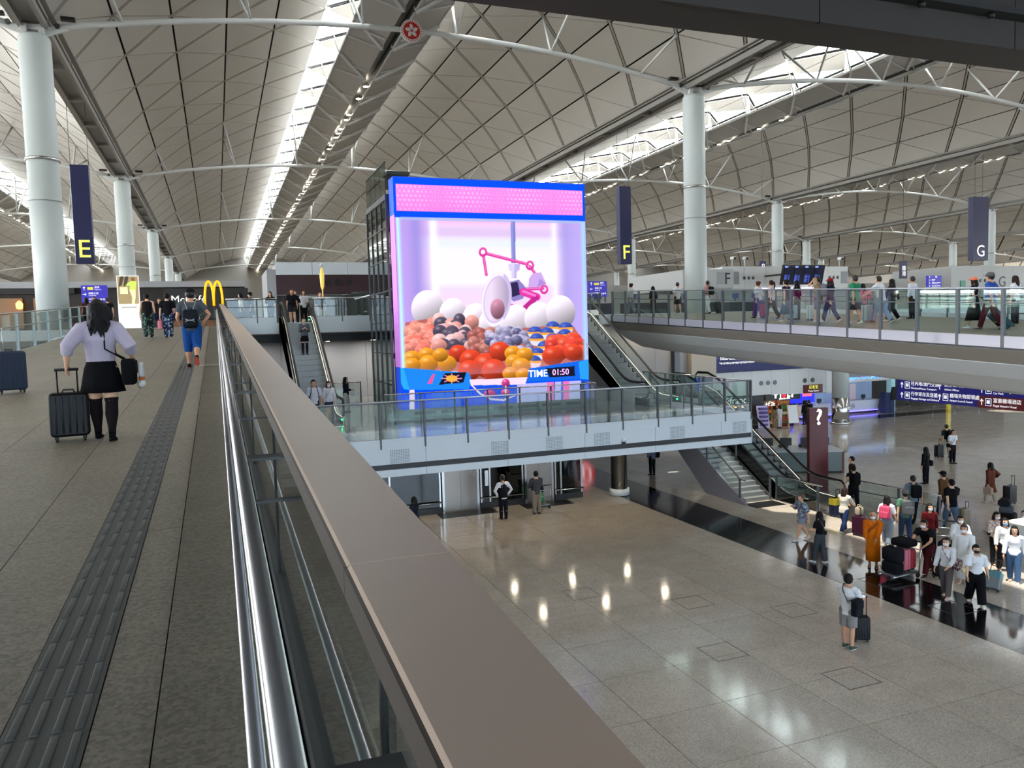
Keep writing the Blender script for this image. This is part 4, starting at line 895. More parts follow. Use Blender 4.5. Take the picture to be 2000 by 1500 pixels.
# advertisement lightbox in front of the second column
a = on_y(231, 606, 76.5); b = on_y(270, 538, 76.5); w, h = b[0]-a[0], b[2]-a[2]
t = thing('advert_lightbox', 'bright advertisement panel showing a person in pale green with luggage', 'advertisement', ((a[0]+b[0])/2, 76.5, L7)); z0 = a[2]-L7
MB().box(-w/2, w/2, 0, .35, 0, z0+h).build('frame', mat('box_white', '#e8e8e4', .4, emit=.5), t)
zb_ = z0+.55
MB().box(-w/2+.07, w/2-.07, -.01, 0, zb_, z0+h-.08).build('poster', mat('poster_tan', '#a08c68', .5, emit=.55, ecol='#a89468', noise=.2, nscale=2), t)
def flat(poly, m, name, d=-.016): MB().prism([(x*w, zb_+z*(h-.6)) for x, z in poly], d, d+.004, 1).build(name, m, t)
flat([(-.36, .36), (-.02, .36), (-.02, .60), (-.36, .60)], mat('poster_cream', '#e6dfa8', .5, emit=.8), 'poster_suitcase')
flat([(.06, .5), (.34, .5), (.40, .8), (.2, .84), (-.1, .70), (-.1, .64), (.1, .66)], mat('poster_green', '#b9cf5a', .5, emit=.8), 'poster_jacket')
flat([(.06, .5), (.34, .5), (.32, .25), (.26, .0), (.14, .0), (.16, .25)], mat('poster_cream', '#e6dfa8'), 'poster_trousers')
flat([(.17, .82), (.32, .82), (.34, .92), (.25, .97), (.15, .92)], mat('poster_brown', '#8a5a38', .5, emit=.5), 'poster_hair')
for x in (-.42, -.2): flat([(x, .62), (x+.14, .66), (x+.26, .95), (x+.2, 1.0), (x+.08, .97)], mat('poster_dark', '#4c4438', .5, emit=.3), 'poster_wheel')
text('samsonite', .3, mat('text_grey', '#8a8a86', .5), t, loc=(0, -.01, z0+.25), rot=FACE)
# row of shops at the far left with the coffee and burger signs
t = thing('shop_row', 'long dark shop front under a pale grey fascia at the far left', 'shops', (0, 95, L7))
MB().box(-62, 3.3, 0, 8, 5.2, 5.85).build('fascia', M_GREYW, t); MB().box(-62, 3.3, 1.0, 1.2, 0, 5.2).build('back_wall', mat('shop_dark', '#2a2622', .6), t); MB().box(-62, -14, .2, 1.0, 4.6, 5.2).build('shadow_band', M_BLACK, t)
for x in (-33, -27, -22, -18): MB().box(x, x+3, .8, .95, 1.0, 4.2).build('shop_bay', mat('bay_brown', '#8a6a4c', .5, emit=.15), t)
for x in (-31, -23.5, -19.2, -16.5): MB().lathe([(.02, 0), (.3, .1), (.35, .6), (.1, .9)], n=12).build('lamp', mat('amber_lamp', '#ffb060', .4, emit=3.0), t, loc=(x, .3, 3.0))
MB().box(-5.2, 3.6, -.6, .2, 1.6, 5.0).build('coffee_canopy', mat('canopy_black', '#26282b', .5), t); text('McCafé', 1.2, M_TXT, t, loc=(-2.7, -.62, 3.75), rot=FACE)
MB().box(-5.0, 3.0, -.2, .2, 0.2, 1.5).build('coffee_counter', mat('counter_wood', '#7a5236', .5), t)
t = thing('arches_sign', 'yellow double arch sign above the end of the parapet', 'sign', (-.1, 93.5, L7))
for s in (-1, 1):
    pts = [(s*.46+.46*math.cos(q*PI/16)*1.0, 0, 3.0+2.7*math.sin(q*PI/16)**.75) for q in range(17)]
    MB().tube(pts, .13, 8).build('arch', mat('arch_yellow', '#f5b800', .4, emit=.8), t)
for x in (-.92, 0, .92): MB().box(x-.05, x+.05, .05, .15, 0, 3.1).build('sign_post', M_STEELD, t)
# customs block above the left escalator
t = thing('customs_block', 'white topped block with dark maroon band lettered Customs behind the left escalator', 'kiosk', (3.35, 47, L7))
for q in range(6): MB().box(q*2.05+.01, q*2.05+2.04, 0, .12, 2.9, 3.62).build('white_panel', M_PANELW, t)
MB().box(0, 12.3, .05, .15, 1.75, 2.88).build('maroon_band', mat('maroon', '#3a2328', .45), t); MB().box(0, 12.3, .15, 5, 2.0, 3.5).build('block_core', M_GREYW, t)
MB().box(-.5, .0, 0, 5, 0, 3.2).build('side_wall', M_GREYW, t); MB().box(0, 12.3, .6, .8, 0, 1.75).build('recess_wall', mat('recess_grey', '#6d6a68', .5), t)
MB().box(4.2, 12.3, -.3, .05, 1.72, 1.86).build('canopy', M_STEEL, t); MB().box(6.3, 9.0, .4, .6, .3, 1.6).build('wood_panel', mat('wood_orange', '#9a6440', .5), t); MB().box(5.9, 6.2, .2, .6, 0, 1.75).build('pier', M_BLACK, t)
for q in range(3): MB().tube([(2.9+q*.62, .0, 2.45), (2.9+q*.62, .06, 2.45)], .2, 14).build('round_grille', M_BLACK, t)
text('Customs', .5, M_TXT, t, loc=(8.5, .04, 2.3), rot=FACE, align='LEFT'); MB().box(.7, 3.9, .3, .6, 0, 1.55).build('lift_doors', mat('lift_door_steel', '#8b8580'), t); MB().box(.6, 4.0, .2, .62, 1.55, 1.68).build('lift_lintel', M_STEEL, t)
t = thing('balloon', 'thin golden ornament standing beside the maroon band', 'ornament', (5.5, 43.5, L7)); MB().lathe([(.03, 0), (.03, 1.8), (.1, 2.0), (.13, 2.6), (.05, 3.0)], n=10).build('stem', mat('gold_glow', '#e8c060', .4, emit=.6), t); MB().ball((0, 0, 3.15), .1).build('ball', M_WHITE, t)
t = thing('gate_screen', 'row of dark upright panels beside the lift tower on departures', 'screen wall', (7.0, 41.6, L7))
for q in range(6): MB().box(q*.32, q*.32+.2, -q*.12, -q*.12+.08, 0, 1.15+q*.10).build('panel', M_POST, t); MB().box(q*.32+.02, q*.32+.18, -q*.12-.01, -q*.12, .3+.2*(q % 3), .38+.2*(q % 3)).build('panel_mark', M_WHITE, t)
MB().beam((-.1, 0, 1.2), (2.0, -.7, 1.75), .06, .06).build('top_rail', M_STEEL, t)
# lower hall left of the ramp; wall and cover added to hide the bright outside
lw_ = tag(empty('wall_left', (-17, 0, 0)), 'added dark teal wall below the left side of the ramp', kind='structure')
for q in range(24): MB().box(-.1, 0, q*2.4-12.0, q*2.4-9.62, 0, 7.6).build('wall_panel', mat('teal_wall', '#4d5c5c', .35, noise=.1, nscale=.4), lw_)
for q in range(12): MB().box(.0, .06, q*4.2-6, q*4.2-3.2, 1.0, 3.0).build('lit_shop_window', mat('shop_window_glow', '#b8c8c8', .4, emit=.35), lw_)
MB().box(.1, 11.0, -11, 43.6, 4.9, 5.0).build('added_lower_cover', mat('teal_cover', '#3d4a4a', .5), lw_)
for q in range(7):
    t = thing('ceiling_disc', 'round white lamp disc number %s from the near end beyond the left balustrade' % ['one', 'two', 'three', 'four', 'five', 'six', 'seven'][q], 'lamp', (-8.5-.4*(q % 2), 24+q*2.8, 5.6), group='round lamp discs left of the ramp')
    MB().lathe([(.02, 0), (.42, .0), (.45, .04), (.02, .08)], n=18).build('disc', mat('lamp_disc', '#f4f2ea', .4, emit=1.2), t); MB().tube([(0, 0, .06), (0, 0, -.6)], .03, 6).build('stand', M_STEELD, t)
# distant end wall and side glazing
tag(MB().box(-60, 260, 214, 215, L7, 30).build('wall_far', mat('far_wall', '#8d8a84', .6)), 'far end wall of the departures hall', kind='structure')
tag(MB().box(30, 260, 84, 86, L7, 12.4).build('wall_counters', mat('far_wall_light', '#a5a5a2', .6)), 'long pale counter wall far across the departures hall', kind='structure')
fw = tag(empty('window_1', (0, -12.5, 0)), 'glass curtain wall behind the camera', kind='structure')
for q in range(34):
    MB().box(-60+q*6.5-.08, -60+q*6.5+.08, -.15, .15, 0, 12.4).build('mullion', M_STEELD, fw); MB().box(-60+q*6.5+.09, -60+q*6.5+6.41, -.01, .01, .1, 12.3).build('pane', glass('tinted_front_glass', (.52, .57, .62), .6), fw)
tag(MB().box(-60, 180, -13, -12.2, 12.4, 30).build('wall_behind', mat('behind_wall', '#9a958c', .7)), 'wall above the glass front behind the camera', kind='structure')

# ------------------------------------------------------------------ arrivals shops
bw = tag(empty('wall_shops'), 'white fascia wall above the arrivals shops', kind='structure')
for q in range(7): x = 32.2+q*1.66; MB().box(x+.008, x+1.652, 46.0, 46.3, 2.35-.12*q*.4, 4.0).build('fascia_panel', M_WHITE, bw)
MB().box(43.8, 260, 47.2, 47.6, 3.0, 7.5).build('fascia_far', M_GREYW, bw)
for x in (33.4, 36.3, 36.9, 37.5, 40.2, 40.9): MB().tube([(x, 46.01, 3.1), (x, 45.97, 3.1)], .17, 14).build('round_icon', M_STEELD, bw)
MB().box(24, 60, 50.5, 50.8, 0, 7.5).build('shop_back_wall', mat('shop_dark', '#2a2622'), bw); MB().box(24, 60, 46.3, 50.6, 3.4, 3.6).build('shop_ceiling', mat('shop_ceiling', '#3a3836', .7), bw)
t = thing('banner', 'dark blue advertising banner under the bridge above the shops', 'banner', (32.3, 45.85, 4.05))
MB().box(0, 11.5, 0, .1, 0, 3.3).build('banner_face', mat('banner_blue', '#1b1d4e', .5, emit=.12, ecol='#2a2c88', noise=.35, nscale=.5), t)
for q, (x0, z0, x1, z1) in enumerate(((.0, 1.9, 7, 1.2), (.0, 1.5, 8, .7), (2, 3.2, 6, 0.4), (4.5, 3.0, 7.5, .2), (0, 1.0, 9, .1))): MB().beam((x0, -.008, z0), (x1, -.008, z1), .01, .05).build('banner_stripe', mat('banner_pale', '#5a5ca0', .5, emit=.15), t)
glyphs(t, .45, -.012, .95, 1.3, .2, 12, M_TXT, 4); glyphs(t, .35, -.012, .62, 3.0, .13, 30, M_TXT, 5)
def shop(label, x0, x1, m_in, z1=2.3, name='cafe'):
    t = thing(name, label, 'shop', (x0, 46.4, L5)); w = x1-x0
    MB().box(0, w, 3.4, 3.6, 0, z1).build('rear_wall', m_in, t); MB().box(-.06, .06, 0, 3.5, 0, z1).build('side_wall', M_STEELD, t)
    return t, w
t, w = shop('dark café front with white script lettering on its fascia', 31.9, 36.6, mat('cafe_brown', '#3a2a20', .6))
MB().box(0, w, -.25, -.1, 1.55, 2.3).build('fascia', mat('cafe_fascia', '#1f2326', .5), t); text('Délifrance', .72, M_TXT, t, loc=(.4+1.7, -.27, 1.95), rot=FACE)
MB().box(.3, w-.4, .6, 1.4, 0, 1.0).build('counter', mat('cafe_counter', '#4a3a30', .5), t)
for q in range(5): MB().lathe([(.02, .2), (.14, .12), (.16, 0), (.02, -.02)], n=12).build('pendant_lamp', mat('amber_lamp', '#ffb060'), t, loc=(.6+q*.8, .8, 1.3))
for q in range(3): MB().box(.5+q*1.3, 1.3+q*1.3, 3.35, 3.4, 1.0, 1.6).build('menu_board', mat('menu_warm', '#c8b090', .5, emit=.5), t)
t, w = shop('bright snack shop with white lettering and red logo', 36.9, 40.0, mat('snack_wall', '#5a4a3c', .6, emit=.05), name='snack_shop')
MB().box(0, w, -.15, 0, 1.75, 2.3).build('fascia', mat('shop_grey', '#3b3a38', .5), t); glyphs(t, .7, -.17, 2.07, .75, .32, 2, M_LIT, 6); glyphs(t, 1.85, -.17, 2.07, .75, .32, 2, M_LIT, 7); glyphs(t, 1.15, -.17, 1.85, 1.0, .1, 10, M_LIT, 8); MB().tube([(1.62, -.16, 2.08), (1.62, -.18, 2.08)], .17, 16).build('red_logo', mat('logo_red', '#e02030', .4, emit=.9), t)
glyphs(t, .4, .4, 1.45, .9, .26, 4, M_LIT, 11)
for q in range(4):
    MB().box(1.9, 2.7, .5+q*.7, .9+q*.7, 0, 1.7).build('shelf_unit', mat('shelf_wood', '#7a5a40', .5), t)
    for k in range(4):
        mm_ = MB(); [mm_.cbox((1.98+j*.18, .48+q*.7, .3+k*.4), (.13, .06, .2)) for j in range(4)]; tag(mm_.build('goods', mat(['goods_red', 'goods_cream', 'goods_green', 'goods_orange'][(k+q) % 4], ['#a83828', '#d8c8a0', '#4a8a48', '#d88838'][(k+q) % 4], .5, emit=.15), t), kind='stuff')
MB().box(.2, w-.3, 1.0, 2.5, 2.2, 2.25).build('ceiling_light', mat('shop_light', '#fff0d8', .4, emit=5.0), t)
t = thing('press_room_sign', 'dark red sign reading Press Room', 'sign', (41.0, 45.9, 2.15)); MB().box(-.95, .75, 0, .1, 0, .62).build('sign_board', mat('sign_red', '#5a1418', .4, emit=.15), t); text('記者室', .28, M_TXTY, t, loc=(-.1, -.01, .42), rot=FACE); text('Press Room', .2, M_TXT, t, loc=(-.1, -.01, .16), rot=FACE)
def lit_counter(label, x0, x1, y):
    t = thing('exchange_counter', label, 'counter', ((x0+x1)/2, y, L5)); w = x1-x0
    MB().prism([(0, .22), (-.15, 1.05), (.8, 1.05), (.7, .22)], -w/2, w/2, 0).build('counter_body', mat('counter_white', '#dfe2ee', .3), t); MB().box(-w/2, w/2, -.05, .7, .17, .22).build('glow_line', mat('violet_glow', '#6a5cff', .4, emit=4.0), t)
    MB().box(-w/2+.1, w/2-.1, .05, .6, 0, .17).build('toe_kick', M_BLACK, t); text('兌換', .42, mat('text_grey', '#8a8a86'), t, loc=(-w/4, -.1, .6), rot=FACE)
    for a in (-w/4, w/5): MB().box(a-.2, a+.2, .35, .4, 1.15, 1.45).build('monitor', M_BLACK, t); MB().box(a-.03, a+.03, .36, .42, 1.05, 1.2).build('monitor_stand', M_BLACK, t)
    return t
lit_counter('white glowing counter left of the steel pillar', 41.0, 44.0, 47.4); lit_counter('white glowing counter under the blue exchange lettering', 45.6, 49.4, 48.2)
t = thing('led_wall', 'blue and pink lit display behind the left exchange counter', 'display', (41.0, 49.6, 1.0)); MB().box(0, 3.3, 0, .1, 0, 2.0).build('blue_panel', mat('led_blue', '#1a24e8', .4, emit=1.1), t); MB().box(2.1, 3.0, -.03, 0, .5, 1.5).build('pink_panel', mat('led_pink', '#ff5a78', .4, emit=1.2), t); MB().box(.1, 1.4, -.03, 0, 1.5, 1.9).build('cyan_panel', mat('led_cyan', '#2ab0f0', .4, emit=1.0), t)
t = thing('exchange_booth', 'currency exchange booth with blue lit lettering', 'booth', (44.4, 47.8, L5)); MB().box(0, 6.3, 0, .15, 2.55, 3.2).build('fascia', M_STEEL, t); text('GLOBAL EXCHANGE', .52, mat('text_blue_lit', '#4a9cff', .4, emit=1.6), t, loc=(3.2, -.02, 2.9), rot=FACE); MB().box(.35, .75, -.02, 0, 2.68, 3.1).build('logo_square', mat('text_blue_lit', '#4a9cff'), t)
for q in range(9): MB().box(q*.7, q*.7+.69, 2.3, 2.4, 0, 2.6).build('back_panel', mat('booth_blue', '#8fa6c8', .4, emit=.25), t)
MB().box(3.9, 4.5, 2.2, 2.3, .9, 2.2).build('poster', mat('poster_pale', '#c8b8c0', .5, emit=.3), t); MB().box(5.9, 6.3, -.1, .4, 0, 2.7).build('end_pillar', mat('aqua_pillar', '#9fd0d8', .3, emit=.25), t)
t = thing('kiosk_machine', 'dark blue exchange kiosk with tilted screen', 'machine', (49.6, 47.2, L5)); MB().box(-.45, .1, 0, .5, 0, 1.6).build('cabinet', mat('kiosk_navy', '#1c2c58', .4), t); MB().prism([(-.05, 1.0), (-.2, 2.0), (-.1, 2.05), (.2, 1.0)], .1, .55, 0).build('screen_head', M_BLACK, t); MB().box(.12, .5, 0, .5, 0, 1.0).build('plinth', mat('kiosk_navy', '#1c2c58'), t)
t = thing('yellow_pillar', 'slim yellow pillar behind the two men far across the hall', 'pillar', (58.5, 49.4, L5)); MB().box(-.17, .17, -.1, .1, 0, 3.6).build('post', mat('pillar_yellow', '#e6d21e', .4, emit=.35), t); MB().box(-.18, .18, -.11, .11, .7, .78).build('band', M_BLACK, t)
t = thing('hoarding', 'large pale hoarding wall at the right edge of the arrivals hall', 'wall panel', (62, 43, L5)); MB().box(0, .2, -16, 4, 0, 3.2).build('board', M_WHITE, t)
for q in range(5): MB().box(-.01, 0, -16+q*4-.02, -16+q*4+.02, 0, 3.2).build('board_joint', M_GREYW, t)
for q, (x, y) in enumerate(((52.5, 49.5), (54.5, 50), (56, 48.8), (60, 50), (61, 48.5))):
    t = thing('queue_post', ['first', 'second', 'third', 'fourth', 'fifth'][q]+' slim steel queue post from the left near the yellow pillar', 'queue post', (x, y, L5), group='queue posts by the yellow pillar'); MB().lathe([(.2, 0), (.2, .03), (.03, .06), (.025, 1.0), (.04, 1.05), (.01, 1.08)], n=12).build('post', M_STEEL, t)
# big direction sign hanging beyond the bridge
t = thing('wayfinding_sign', 'long navy wayfinding sign with white arrows and a dark red end', 'sign', (38.0, 35.6, 2.58)); WF = (PI/2, 0, -PI/2)
MB().box(0, .25, -5.3, 0, 0, 1.45).build('sign_board', mat('wf_navy', '#16164e', .4, emit=.35, ecol='#14148a'), t); MB().box(0, .25, -7.9, -5.3, .62, 1.45).build('sign_board_end', mat('wf_navy', '#16164e'), t); MB().box(-.002, .25, -7.9, -5.3, -.02, .62).build('hotel_board', mat('wf_red', '#541318', .4, emit=.3), t)
def wf(y, z, zh, en, icon=True):
    arrow(t, (-.012, -y-.2, z), .17, 0, WF)
    if icon: m = MB(); m.box(-.012, -.004, -.17, .17, -.2, .2); m.build('icon', M_TXT, t, loc=(0, -y-.58, z)); MB().box(-.016, -.011, -.14, .14, -.17, .17).build('icon_inner', mat('wf_navy', '#16164e'), t, loc=(0, -y-.58, z)); MB().box(-.02, -.015, -.09, .09, -.08, .10).build('icon_mark', M_TXT, t, loc=(0, -y-.58, z))
    k = .85 if icon else .5
    text(zh, .26, M_TXT, t, loc=(-.012, -y-k, z+.10), rot=WF, align='LEFT'); text(en, .16, M_TXT, t, loc=(-.012, -y-k, z-.16), rot=WF, align='LEFT')
wf(.15, .92, '往內地/澳門交通', 'Mainland/Macao Transport'); wf(.15, .32, '行李寄存及送遞', 'Baggage Storage and Delivery')
wf(2.75, .97, '航空公司辦公室', 'Airline Offices', False); wf(2.75, .38, '機場失物認領處', 'Airport Lost & Found'); wf(5.35, .95, '停車場', 'Car Park'); wf(5.35, .30, '富豪機場酒店', 'Regal Airport Hotel')
text('4', .38, M_TXTY, t, loc=(-.012, -7.1, .92), rot=WF)
for y in (-.5, -4, -7.4): MB().tube([(.12, y, 1.4), (.12, y, 5.0)], .03, 6).build('hanger', M_STEELD, t)
# information totem and desk
t = thing('information_totem', 'tall dark red totem with a white question mark', 'totem', (24.0, 26.7, L5)); MB().box(-.42, .42, -.12, .12, 0, 3.72).build('slab', mat('totem_red', '#5c1418', .35), t, rot=(0, 0, -.25)); MB().box(-.5, .5, -.2, .2, 0, .06).build('foot', M_STEELD, t)
text('?', .95, M_TXT, t, loc=(-.06, -.16, 3.3), rot=(PI/2, 0, -.25), bold=.02)
t = thing('information_desk', 'grey glass fronted information desk with black monitors behind the escalator', 'desk', (26.4, 30.6, L5), -.45)
MB().box(-2.0, 2.0, 0, 1.6, .1, 1.05).build('desk_body', mat('desk_glass_grey', '#6d7a7a', .2), t); MB().box(-2.05, 2.05, -.08, 1.7, 1.05, 1.13).build('worktop', mat('worktop_pale', '#b5b8b8', .3), t); MB().box(2.0, 2.12, 0, 1.6, .0, 1.05).build('red_end', mat('totem_red', '#5c1418'), t); MB().box(-1.95, 1.95, .05, 1.55, 0, .1).build('toe_kick', M_BLACK, t)
for a in (-1.4, -.5, .5, 1.3): MB().box(a-.28, a+.28, .6, .66, 1.3, 1.68).build('monitor', M_BLACK, t); MB().box(a-.05, a+.05, .62, .7, 1.13, 1.35).build('monitor_stand', M_BLACK, t); MB().cbox((a, 1.1, 1.2), (.4, .3, .12), .2).build('paper_tray', M_BLACK, t)
t = thing('standing_poster', 'lilac menu stand leaning outside the café', 'stand', on_z(1493, 836, L5), -.2); MB().prism([(0, 0), (.35, 1.55), (.4, 1.55), (.06, 0)], -.42, .42, 0).build('board', mat('menu_lilac', '#a8a0c8', .5, emit=.25), t); MB().beam((0, .8, 0), (0, .38, 1.4), .05, .05).build('prop', M_STEELD, t)
for q in range(5): MB().prism([(.03+.3*(q*.28+.15)/1.55, .15+q*.28), (.03+.35*(q*.28+.3)/1.55-.01, .3+q*.28), (.02, .3+q*.28), (.02, .15+q*.28)], -.3, .3, 0).build('print_block', mat('print_violet', '#6a5aa0', .5), t)
t = thing('easel', 'wooden easel with a white board outside the snack shop', 'easel', on_z(1551, 836, L5), -.15); MB().prism([(0, .35), (.22, 1.6), (.25, 1.6), (.03, .35)], -.42, .42, 0).build('white_board', M_WHITE, t)
for x in (-.4, .4): MB().beam((x, -.04, 0), (x, .24, 1.7), .05, .05).build('leg', mat('easel_wood', '#c89a68', .5), t)
MB().beam((0, .8, 0), (0, .25, 1.6), .05, .05).build('leg', mat('easel_wood', '#c89a68'), t)
t = thing('bank_sign', 'round red and white illuminated bank logo on the wall behind the platform', 'sign', (22.0, 45.9, 1.0)); MB().tube([(0, .1, 1.2), (0, 0, 1.2)], .85, 28).build('red_disc', mat('bank_red', '#c81e28', .4, emit=1.5), t)
MB().tube([(.55*math.cos(k*2*PI/24), -.02, 1.2+.6*math.sin(k*2*PI/24)) for k in range(24)], .06, 6, closed=True).build('white_ring', M_LIT, t); MB().box(-.12, .12, -.03, 0, 1.05, 1.35).build('white_square', M_LIT, t); MB().box(-.05, .05, -.03, 0, .65, 1.05).build('white_bar', M_LIT, t)
# downlights recessed in the soffits; the row under the departures slab is added
dl = MB()
def downlights(pts, size, power, col, nm):
    me = MB().lathe([(.01, 0), (.09, 0), (.10, .02), (.10, .03)], n=12).mesh('downlight', mat('downlight_glow', '#ffe2b0', .4, emit=14.0))
    for k, (x, y, z) in enumerate(pts):
        o = obj('downlight', me, pl if nm == 'platform' else wl, loc=(x, y, z-.03))
        ld = bpy.data.lights.new('downlight', 'AREA'); ld.shape = 'DISK'; ld.size = size; ld.energy = power; ld.color = col
        lo = bpy.data.objects.new('downlight_lamp', ld); link(lo, o); lo.location = (0, 0, -.04)
downlights([(3+q*2.6, y, L6-.9) for q in range(6) for y in (26.2, 29.2)], .18, 14, (1, .86, .66), 'platform')
downlights([(5.5+q*2.4, 42.4, L7-.96) for q in range(5)]+[(1.6, 42.4, L7-.96)], .22, 70, (1, .95, .88), 'platform')  # added lamps, brighten the grey wall panels behind the platform
downlights([(20+q*3, 44.9, L7-.56) for q in range(5)], .2, 45, (1, .82, .58), 'wall')
downlights([(x, 47.6, 3.38) for x in (33, 35.5, 38, 39.5, 42, 46, 48.5)], .2, 30, (1, .9, .78), 'wall')
# ------------------------------------------------------------------ people
PENDING = []                                 # (object, voxel, smooth steps, extra geometry)
def etube(mb, pts, rads, xdir=(1, 0, 0), n=12, dome0=True, dome1=True):
    """elliptical tube; rads = (across, depth) per point; domed ends close it roundly"""
    pts = [Vector(p) for p in pts]; N = len(pts); X = Vector(xdir); rings = []
    for i, p in enumerate(pts):
        d = (pts[min(i+1, N-1)]-pts[max(i-1, 0)]).normalized(); x = X-d*X.dot(d)
        if x.length < .05: x = Vector((0, 1, 0))-d*d.y
        x.normalize(); y = d.cross(x); rx, ry = rads[i] if isinstance(rads[i], (tuple, list)) else (rads[i], rads[i])
        def ring(c, s): return [c+x*(rx*s*math.cos(2*PI*k/n))+y*(ry*s*math.sin(2*PI*k/n)) for k in range(n)]
        r = min(rx, ry)
        if i == 0 and dome0: rings += [ring(p-d*r*.85, .35), ring(p-d*r*.55, .78)]
        rings.append(ring(p, 1))
        if i == N-1 and dome1: rings += [ring(p+d*r*.55, .78), ring(p+d*r*.85, .35)]
    mb.loft(rings, smooth=True); return mb
def ik(S, T, a, b, pole):
    S, T = Vector(S), Vector(T); d = T-S; L = min(d.length, (a+b)*.995); u = d.normalized(); T = S+u*L
    k = (a*a-b*b+L*L)/(2*L); h = math.sqrt(max(a*a-k*k, 0)); p = Vector(pole); p = p-u*p.dot(u)
    p = p.normalized() if p.length > 1e-4 else Vector((0, 0, -1)); return S+u*k+p*h, T
SKIN = ['#d9a888', '#c99474', '#e0b090', '#b98562']
def cloth(col):
    if col.startswith('#'): return mat('cloth_'+col[1:], col, .85, 0, .12, noise=.10, nscale=9, bump=.25, bscale=30)
    if col in MATS: return MATS[col]
    A, B, C, sc = {'camo_green': ('#1f3a34', '#7fa88c', '#101a2a', 14), 'camo_blue': ('#1c2f5c', '#9fb4cc', '#0e1526', 14), 'floral_grey': ('#6d7688', '#a9afba', '#4c566c', 16), 'floral_cream': ('#d8cfc4', '#b06a6a', '#ece6dc', 22), 'plaid_grey': ('#8a8680', '#b8b4ac', '#6c6862', 30), 'bag_pattern': ('#6a2e34', '#d8cfc8', '#3a2a34', 30)}[col]
    m = bpy.data.materials.new(col); m.use_nodes = True; nt = m.node_tree; b = nt.nodes['Principled BSDF']; b.inputs['Roughness'].default_value = .85
    tc = nt.nodes.new('ShaderNodeTexCoord'); n = nt.nodes.new('ShaderNodeTexNoise'); n.inputs['Scale'].default_value = sc; n.inputs['Detail'].default_value = 2
    r = nt.nodes.new('ShaderNodeValToRGB'); r.color_ramp.interpolation = 'CONSTANT'
    r.color_ramp.elements[0].color = (*srgb(C), 1); r.color_ramp.elements[1].position = .45; r.color_ramp.elements[1].color = (*srgb(A), 1); e = r.color_ramp.elements.new(.56); e.color = (*srgb(B), 1)
    nt.links.new(tc.outputs['Object'], n.inputs['Vector']); nt.links.new(n.outputs['Fac'], r.inputs['Fac']); nt.links.new(r.outputs['Color'], b.inputs['Base Color']); MATS[col] = m; return m
def remeshed(name, mb, m, parent, voxel, smooth=3, extra=None):
    o = mb.build(name, m, parent); PENDING.append((o, voxel, smooth, extra)); return o
def finish_people():
    for o, v, s, ex in PENDING:
        r = o.modifiers.new('r', 'REMESH'); r.mode = 'VOXEL'; r.voxel_size = v; r.use_smooth_shade = True
        if s: k = o.modifiers.new('s', 'SMOOTH'); k.iterations = s; k.factor = .5
    dg = bpy.context.evaluated_depsgraph_get(); new = []
    for o, v, s, ex in PENDING: new.append(bpy.data.meshes.new_from_object(o.evaluated_get(dg)))
    for (o, v, s, ex), me in zip(PENDING, new):
        o.modifiers.clear()
        if ex is not None and ex.v:
            e = ex.mesh('x'); bm = bmesh.new(); bm.from_mesh(me); bm.from_mesh(e); bm.to_mesh(me); bm.free(); me.polygons.foreach_set('use_smooth', [True]*len(me.polygons))
        mt = o.data.materials[0]; me.materials.clear(); me.materials.append(mt); me.polygons.foreach_set('material_index', [0]*len(me.polygons)); me.name = o.name; o.data = me
PEOPLE = {}
